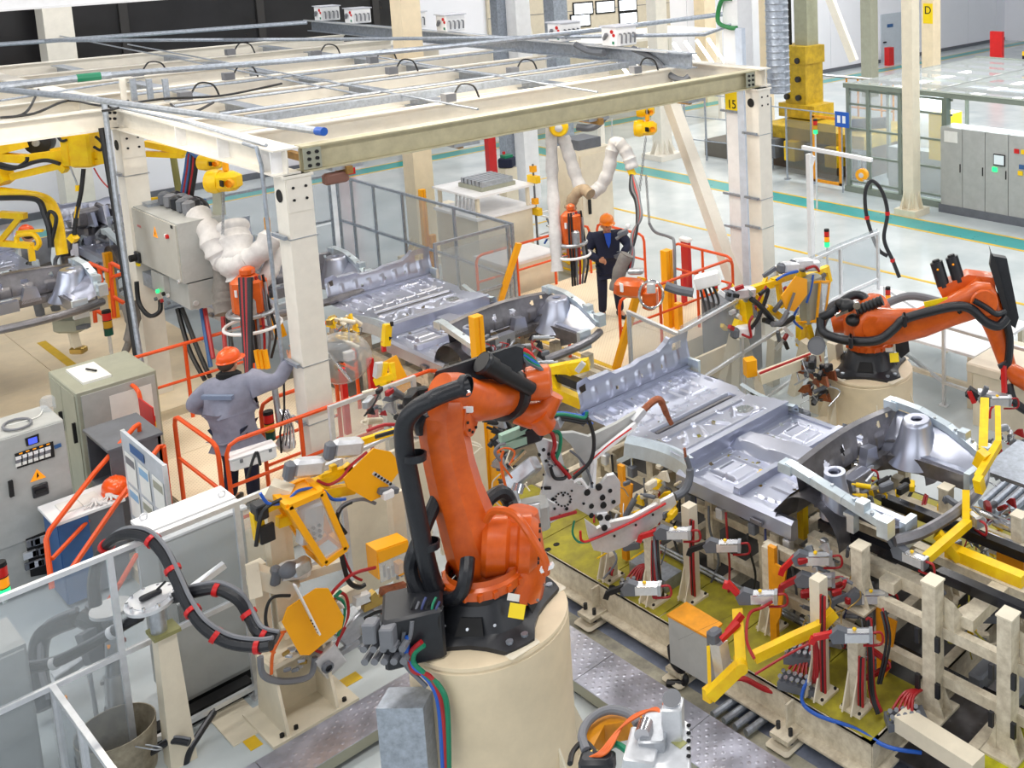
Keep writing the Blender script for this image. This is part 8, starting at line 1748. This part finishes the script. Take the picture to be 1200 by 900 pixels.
def misc(name, lab, cat, pxs, d, n, cols, sz, seed):      # dense workings of a fixture seen as small blocks, cylinders and hoses, each a part
    n = int(n*1.3); r_ = random.Random(seed); t = thing(name, lab, cat, pd(*pxs[0], d)); xs_ = [p[0] for p in pxs]; ys_ = [p[1] for p in pxs]
    for k in range(n):
        q = pd(r_.uniform(min(xs_), max(xs_)), r_.uniform(min(ys_), max(ys_)), d+r_.uniform(-.25, .25)); mm = cols[k % len(cols)]; s_ = sz*r_.uniform(.4, 1.05); kind = k % 4
        b = B()
        if kind == 0: b.frame(q, (r_.uniform(-1, 1), 1, 0), (0, 0, 1)).cbox((0, 0, 0), (s_*1.8, s_*.8, s_), s_*.15)
        elif kind == 1: d_ = V(r_.uniform(-1, 1), r_.uniform(-1, 1), r_.uniform(-.3, .8)).normalized()*s_; b.cyl(q-d_, q+d_, s_*.32, n=10).cyl(q+d_, q+d_*1.6, s_*.14, n=8)
        elif kind == 2: b.frame(q, (1, r_.uniform(-.4, .4), 0), (0, 0, 1)).prism([(-s_, 0), (s_, 0), (s_*.6, s_*1.2), (-s_*.2, s_*.9)], (0, 0, 0), (1, 0, 0), (0, 0, 1), s_*.3)
        else: p0 = q; b.tube(smooth([p0, p0+V(r_.uniform(-1, 1), r_.uniform(-1, 1), -.6)*s_*2, p0+V(r_.uniform(-1, 1), r_.uniform(-1, 1), -1.4)*s_*2]), s_*.12, 6)
        b.build(('bracket', 'cylinder', 'lug', 'hose')[kind], mm, t)
    return t
misc('fixture_unit', 'mass of small brass and cream clamps under the left side of the second underbody', 'clamps', [(388, 375), (420, 410)], 13.3, 34, (m_brass, m_cream, m_yel, m_dgrey), .1, 1)
misc('fixture_unit', 'dark clamps and hoses between the amber plate and the near robot elbow', 'clamps', [(428, 455), (545, 500)], 11.3, 50, (m_dgrey, m_steel, m_cream, m_redh, m_black), .11, 2)
misc('fixture_unit', 'fittings in the gap left of the tall amber double post', 'clamps', [(535, 500), (550, 590)], 10.2, 24, (m_steel, m_redh, m_black, m_cream), .09, 3)
misc('fixture_unit', 'dark fittings to the right of the tall amber double post', 'clamps', [(580, 490), (610, 575)], 10.6, 26, (m_dgrey, m_black, m_steel, m_cream), .1, 4)
misc('fixture_unit', 'workings seen under the second underbody behind the black hose guide', 'clamps', [(560, 395), (640, 430)], 13.0, 30, (m_dgrey, m_steel, m_black, m_redh), .1, 5)
misc('fixture_unit', 'workings below the near underbody between the electrodes', 'clamps', [(700, 560), (800, 640)], 10.6, 46, (m_fx, m_steel, m_dgrey, m_yel, m_fx), .09, 6)
misc('fixture_unit', 'workings inside the engine bay of the near underbody', 'clamps', [(1000, 560), (1070, 640)], 10.4, 46, (m_fx, m_dgrey, m_steel, m_yel, m_black), .08, 7)
misc('fixture_unit', 'brown and black workings between the stands below the front wheelhouse', 'clamps', [(940, 640), (1010, 760)], 9.4, 40, (m_redh, m_dgrey, m_steel, m_brass), .07, 8)
misc('fixture_unit', 'chrome clamps right of the bumper beam at the right edge', 'clamps', [(1120, 590), (1190, 650)], 10.8, 40, (m_chrome, m_steel, m_dgrey, m_redh, m_yel), .08, 9)
misc('fixture_unit', 'green floored workings behind the right hand uprights', 'clamps', [(1080, 680), (1200, 760)], 9.6, 40, (m_fx, m_dgrey, m_yel, m_olive), .08, 10)
misc('fixture_unit', 'fittings beside the table at the right edge', 'clamps', [(1150, 500), (1200, 560)], 12.3, 36, (m_steel, m_dgrey, m_redh, m_chrome), .08, 12)
misc('fixture_unit', 'dark tool heads left of the far robot plinth', 'clamps', [(940, 420), (975, 470)], 14.2, 34, (m_blackm, m_dgrey, m_copper, m_steel), .12, 13)
# ================================================================ right gun rack (far side)
Xr = -9.95
ar = lambda px, py, dx=0: atx(px, py, Xr+dx)
GR = thing('gun_rack', 'yellow gun rack with tilted amber octagon shield between the pillar and the far robot', 'gun rack', (Xr, 11.3, 0))
slab([ar(915, 347, .3), ar(932, 323, .3), ar(945, 327, .3), ar(945, 345, .3), ar(930, 365, .3), ar(920, 362, .3)], V(.015, 0, 0)).build('octagon_shield', m_amber, GR)
B().bar(ar(931, 343, .34), ar(923, 365, .34), .015, .04, up=(1, 0, 0)).build('strip', m_cable, GR); B().tube(smooth([ar(923, 365, .34), ar(915, 378, .3), ar(905, 380, .3)]), .04, 8).build('strip_tail', m_cable, GR)
for a, c_, w_ in (((905, 330), (930, 322), .09), ((880, 340), (905, 332), .1), ((873, 350), (876, 380), .13), ((938, 315), (940, 330), .1), ((945, 325), (968, 315), .09), ((968, 312), (972, 330), .07), ((912, 332), (916, 360), .07), ((950, 328), (972, 332), .05), ((938, 370), (938, 405), .1), ((945, 380), (950, 398), .1), ((862, 378), (880, 385), .1), ((890, 345), (892, 365), .08), ((900, 360), (915, 372), .08)):
    B().bar(ar(*a), ar(*c_), w_, w_).build('carrier_arm', m_yel, GR)
wb = B(); P = [ar(961, 330, .25), ar(972, 330, .25), ar(966, 376, .25), ar(957, 376, .25)]; Q = [p-V(.2, .25, 0) for p in P]
for i in range(4): wb.bar(P[i], P[(i+1) % 4], .03, .03); wb.bar(P[i], Q[i], .03, .03)
wb.build('window_frame', m_amber, GR); slab([P[0], P[1], P[2], P[3]], V(.006, 0, 0)).build('window_pane', m_clear, GR); B().frame(ar(950, 350, .1), (0, 1, 0), (0, 0, 1)).cbox((0, 0, 0), (.35, .2, .7), .03).build('gun_body', m_greyg, GR)
for (px, py, L) in ((870, 343, .4), (925, 313, .3), (940, 309, .35), (872, 388, .3), (950, 311, .3)): B().frame(ar(px, py, .1), (.1, 1, -.2), (0, 0, 1)).cbox((0, 0, 0), (L, .16, .16), .03).build('servo_motor', m_alu if py < 380 else m_white, GR); B().frame(ar(px, py, .1)-V(0, L*.6, -.03), (.1, 1, -.2), (0, 0, 1)).cbox((0, 0, 0), (.1, .14, .15), .03).build('motor_cap', m_dgrey, GR)
for pts, mm, r_ in (([(910, 328), (920, 322), (935, 318)], m_blue, .02), ([(953, 322), (950, 340), (945, 355)], m_blue, .018), ([(890, 345), (900, 340), (890, 370), (880, 385)], m_black, .03), ([(880, 350), (892, 360), (905, 375)], m_hose, .04), ([(895, 375), (915, 380), (930, 372)], m_black, .04), ([(870, 392), (880, 395), (878, 380), (882, 370)], m_redh, .018), ([(945, 315), (955, 312), (960, 318)], m_redh, .02), ([(885, 360), (890, 350), (898, 335)], m_redh, .018), ([(935, 360), (930, 375), (940, 385)], m_blue, .02)):
    B().tube(smooth([ar(x, y, .2) for x, y in pts]), r_, 6).build('gun_cable', mm, GR)
r_ = random.Random(4)
for k in range(44):
    q = ar(r_.uniform(850, 960), 0, 0); px = r_.uniform(848, 965); py = 345+(px-850)*-.2+r_.uniform(-8, 42) if px < 900 else r_.uniform(315, 405); q = ar(px, py, r_.uniform(-.2, .2)); d = V(r_.uniform(-.5, .5), r_.uniform(-1, 1), r_.uniform(-1, 1)).normalized()*r_.uniform(.04, .11)
    B().bar(q-d, q+d, .05, .05).build('fitting', (m_steel, m_yel, m_dgrey, m_alu, m_black, m_white, m_redh)[k % 7], GR)
SR = thing('rack_stand', 'cream A-frame stand under the right yellow gun rack', 'stand', (-10.6, 10.6, 0))
for (bp, tp, w_) in (((865, 470), (868, 390), .16), ((845, 465), (862, 392), .14), ((893, 478), (868, 395), .14), ((930, 462), (945, 400), .14), ((958, 482), (956, 400), .16), ((985, 485), (978, 400), .16), ((905, 450), (908, 395), .16)):
    a = at(*bp, 0); e_ = pd(tp[0], tp[1], depth_of(a)-.3); B().bar(a, e_, w_, w_, up=(0, 1, 0)).build('leg', m_cream, SR)
a, c_ = at(885, 475, 0)+V(0, 0, .55), at(955, 480, 0)+V(0, 0, .9); B().bar(pd(890, 443, 14.0), pd(958, 418, 14.3), .14, .14).build('cross_beam', m_cream, SR); B().bar(pd(890, 438, 13.95), pd(950, 415, 14.25), .03, .03).build('red_cable', m_redh, SR)
B().bar(at(930, 500, .05), at(985, 490, .05), .2, .06).build('foot_beam', m_cream, SR)
q = pd(879, 430, 14.1); B().frame(q, RT+FW*.5, (0, 0, 1)).cbox((0, 0, 0), (.15, .15, .24), .01).build('amber_box', m_amber, label='small amber box hanging in the A-frame stand', cat='box')
B().lathe([(0, 0), (.12, 0), (.12, .02)], pd(957, 405, 13.9), -FW+V(0, 0, .2), 20).build('mirror_disc', m_cable, label='round grey disc behind the legs of the right gun rack', cat='disc')
B().bb(-11.7, 10.9, 0, -11.1, 11.6, 1.2).build('dark_cabinet', m_dgrey, label='dark grey cabinet behind the right gun rack', cat='cabinet'); B().bb(-11.0, 9.6, 0, -10.95, 11.0, .7).build('kick_board', m_tan, label='tan board behind the rear end of the near underbody', cat='board')
# ================================================================ yellow gripper on the left
YG = thing('gripper_hoist', 'yellow handling gripper with arms and curved tube holding the left underbody', 'gripper', pd(100, 180, 15.5))
y_ = lambda px, py, d=15.5: pd(px, py, d)
B().frame(y_(100, 174), RT, (0, 0, 1)).cbox((0, 0, 0), (.32, .3, .52), .03).build('swivel_block', m_yel, YG); B().frame(y_(84, 175), RT, (0, 0, 1)).cbox((0, 0, 0), (.12, .3, .46), .02).build('swivel_block', m_yel, YG)
for a, c_, w_ in (((0, 175), (28, 168), .14), ((30, 187), (80, 180), .14), ((62, 178), (92, 172), .1), ((66, 192), (92, 186), .09), ((14, 207), (74, 193), .1), ((0, 200), (8, 214), .2), ((110, 180), (130, 184), .1), ((112, 190), (124, 188), .08), ((170, 168), (218, 178), .09), ((170, 180), (215, 182), .08), ((0, 184), (30, 186), .12), ((68, 190), (78, 200), .1), ((0, 251), (30, 253), .09), ((24, 254), (0, 283), .07), ((0, 285), (38, 288), .08), ((36, 288), (38, 306), .07), ((20, 272), (50, 270), .04), ((170, 234), (198, 231), .04)):
    B().bar(y_(*a), y_(*c_), w_, w_).build('gripper_arm', m_yel, YG)
B().tube(smooth([y_(0, 225), y_(25, 228), y_(45, 231), y_(58, 238), y_(66, 256), y_(70, 278), y_(73, 298)]), .075, 12).build('curved_tube', m_yel, YG)
B().tube(smooth([y_(20, 287), y_(20, 278), y_(26, 275), y_(40, 275), y_(46, 285), y_(42, 292)]), .035, 8).build('handle_loop', m_yel, YG)
B().lathe([(0, -.1), (.19, -.08), (.2, .0), (.18, .08), (0, .1)], y_(46, 166, 15.8), -FW+RT*.3, 24).build('cable_drum', m_blackm, YG); B().lathe([(.0, .1), (.05, .1), (.05, .13), (0, .13)], y_(46, 166, 15.8), -FW+RT*.3, 12).build('drum_hub', m_steel, YG)
for pts, r_, mm in (([(0, 192), (20, 196), (40, 190), (55, 188), (70, 192)], .03, m_black), ([(0, 196), (15, 198), (30, 190), (32, 184)], .025, m_black), ([(0, 232), (30, 232), (46, 236), (52, 250), (58, 268), (60, 290)], .04, m_hose), ([(55, 262), (58, 248), (66, 256), (60, 285)], .025, m_black), ([(98, 198), (95, 225), (90, 250), (87, 275)], .03, m_black), ([(82, 195), (90, 215), (92, 222)], .012, m_steel), ([(110, 197), (118, 210), (127, 220)], .01, m_redh), ([(112, 160), (120, 168), (118, 176), (110, 172)], .02, m_black), ([(66, 157), (72, 165), (78, 164)], .02, m_black)):
    B().tube(smooth([y_(*p, 15.3) for p in pts]), r_, 8).build('gripper_cable', mm, YG)
for a, c_, w_ in (((91, 242), (89, 255), .05), ((83, 276), (89, 282), .09), ((91, 217), (91, 224), .05)): B().bar(y_(*a, 15.3), y_(*c_, 15.3), w_, w_).build('hook_part', m_yel, YG)
B().tube(smooth([pd(200, 165, 17), pd(204, 190, 17), pd(208, 215, 17), pd(211, 232, 17)]), .05, 8).build('post_tube', mat('olive_tube', (130, 128, 70), .5), label='olive tube hanging behind the hose bundle', cat='tube')
# lower robot-like cream foot under the left body, and bits behind
t = thing('locating_foot', 'cream and dark locating foot hanging under the left underbody', 'tool', pd(90, 410, 15.5)); B().frame(pd(84, 378, 15.5), RT, (0, 0, 1)).cbox((0, 0, 0), (.4, .3, .24), .04).build('head', m_greyg, t); B().bar(pd(84, 385, 15.5), pd(90, 408, 15.5), .1, .1).build('leg', m_cream, t); B().frame(pd(92, 410, 15.5), RT, (0, 0, 1)).cbox((0, 0, 0), (.2, .14, .1), .02).build('foot', m_brass, t); B().bar(pd(78, 385, 15.4), pd(104, 382, 15.4), .08, .06).build('dark_bar', m_dgrey, t)
misc('body_parts', 'stack of dark pressed body parts behind the rear left pillar', 'parts', [(82, 248), (150, 312)], 20, 60, (m_cardk, m_cardk, m_car, m_dgrey), .3, 14)
t = thing('guard_rail', 'orange rails behind the left amber post', 'railing', pd(110, 310, 17))
for a, c_ in (((104, 308), (128, 318)), ((104, 308), (107, 338)), ((116, 314), (120, 335)), ((108, 328), (128, 340)), ((129, 308), (134, 372)), ((130, 308), (142, 314)), ((131, 325), (145, 320)), ((133, 348), (145, 355)), ((110, 355), (112, 378)), ((110, 362), (124, 370))): B().tube([pd(*a, 17), pd(*c_, 17)], .03, 8).build('rail', m_rail, t)
t = thing('rag_figure', 'grey glove and sleeve hanging beside the rear left pillar', 'glove', pd(152, 395, 15)); B().tube(smooth([pd(150, 355, 15), pd(156, 375, 15), pd(152, 398, 15), pd(147, 412, 15)]), [.1]*7+[.08]*6+[.05]*6, 10).build('sleeve', bpy.data.materials['grey_canvas'], t)
# ================================================================ finishing detail
m_lblu = mat('dull_indigo_cable', (60, 70, 120), .5)
# wrist bolts, second adapter and counterweight details of the near robot
for k in range(14):
    a = k*PI/7; o = C1+V(math.cos(a)*.43, math.sin(a)*.43, .19); B().cyl(o, o+V(math.cos(a), math.sin(a), .5)*.012, .012, n=6).build('casting_bolt', m_steel, R1)
for k in range(9):
    q = p1(487+4*k, 700+5*(k % 3), -.5); B().tube(smooth([q, q+V(.02, -.05, -.06), q+V(-.03*(k % 2), -.04, -.16-.02*k)]), .01, 6).build('signal_wire', (m_black, m_cable, m_green, m_lblu)[k % 4], R1)
B().frame(p1(546, 480, -.22), RT, (0, 0, 1)).cbox((0, 0, 0), (.11, .02, .05), .005).build('white_tag', m_white, R1)
g = lambda px, py, o=0: pd(px, py, D1+gd(px)+o)
# drilled rows and stiffeners on the near weld gun
for (px, py, r_) in ((629, 543, .012), (637, 556, .01), (652, 531, .013), (657, 545, .012), (694, 566, .012), (715, 575, .02), (719, 588, .02), (656, 604, .014), (650, 596, .012), (673, 560, .016), (684, 590, .012), (670, 575, .01), (699, 630, .012), (720, 628, .012), (745, 615, .012), (765, 603, .012)):
    q = g(px, py, -.008); B().cyl(q, q-pw.normalized()*.008, r_, n=8).build('plate_hole', m_dark, WG)
slab([g(700, 603, -.03), g(712, 601, -.03), g(716, 618, -.03), g(705, 621, -.03)], pw*.5).build('shim_plate', m_white, WG)
for (px, py) in ((703, 606), (712, 606), (708, 618)): q = g(px, py, -.05); B().cyl(q, q-pw.normalized()*.02, .028, n=10).build('cap_screw', m_dark, WG)
B().frame(g(640, 572, -.01), RT, V(.1, 0, 1)).cbox((0, 0, 0), (.09, .01, .03), .002).build('slot', m_dark, WG)
B().tube(smooth([g(668, 528, .0), g(680, 538, .0), g(690, 555, .02), g(694, 572, .02)]), .012, 6).build('curved_edge', m_dgrey, WG)
# narrow cream arms, tubes and indigo hoses through the fixture so that the frame reads dense
rx = random.Random(31)
FX = thing('tubing_run', 'steel tubes and hose lines clipped along the inner lattice of the near fixture', 'tubes', (-7, 7, .5))
for k in range(16):
    x = -9.2+.26*k; y = 6.88+rx.uniform(-.05, .05)
    B().tube(smooth([(x, y, 1.2-rx.uniform(0, .2)), (x+.05, y-.04, .9), (x+rx.uniform(-.1, .15), y-.02, .6), (x+.1, y-.1, .38)]), .012, 6).build('hose', (m_redh, m_black, m_lblu, m_dgrey)[k % 4], FX)
for z in (.42, .46): B().tube([(-9.6, 6.8, z), (-5.2, 6.8, z)], .014, 6).build('steel_tube', m_zinc, FX)
for k in range(9):
    x = -9.0+.45*k; B().cbox((x, 6.86, 1.12), (.09, .08, .12), .01).build('cylinder_body', (m_alu, m_dgrey)[k % 2], FX); B().cyl((x, 6.86, 1.18), (x, 6.86, 1.3), .014, n=8).build('rod', m_chrome, FX); B().cbox((x, 6.86, 1.32), (.07, .06, .05), .01).build('rest_block', (m_dgrey, m_steel, m_fx)[k % 3], FX)
# far side rests
FY = thing('rest_row', 'row of cream rests with clamps along the far sill of the near underbody', 'rests', (-7.5, 8.75, .4))
for k in range(5):
    x = -9.1+.7*k; B().bb(x-.05, 8.7, .37, x+.05, 8.8, 1.25).build('rest_post', m_fx, FY); B().cbox((x, 8.72, 1.3), (.16, .09, .1), .02).build('clamp_head', m_alu if k % 2 else m_dgrey, FY); B().bar((x, 8.68, 1.36), (x+.02, 8.56, 1.44), .035, .04).build('clamp_arm', m_dgrey, FY)
# grey cable ladder under the near rails at the right
for k in range(5):
    x = -4.3+.35*k; B().cbox((x, 7.2, .55), (.14, .5, .16), .02).build('valve_island', m_dgrey, label='dark valve island inside the front frame, %s from the upright' % ('first', 'second', 'third', 'fourth', 'fifth')[k], cat='valve')
# extra overhead conduits
tt = thing('conduit_run', 'thin conduits crossing the cream cross beams near the channel', 'conduit', (-15, 9, GT))
for (a, b_) in (((300, 196), (640, 150)), ((420, 63), (700, 108)), ((150, 52), (560, 128)), ((0, 118), (140, 96)), ((60, 40), (420, 110))):
    B().tube([at(a[0], min(a[1], 150), GT+.06), at(b_[0], min(b_[1], 150), GT+.06)], .016, 6).build('conduit', m_zinc, tt) if a[0] != 300 else None
for (x0, y0, x1, y1) in ((-14.9, 5.5, -14.9, 12.1), (-18.0, 5.5, -18.0, 12.1), (-16.2, 5.4, -16.2, 12.1)): B().tube([(x0, y0, GT+.05), (x1, y1, GT+.05)], .022, 6).build('conduit', m_zinc, tt)
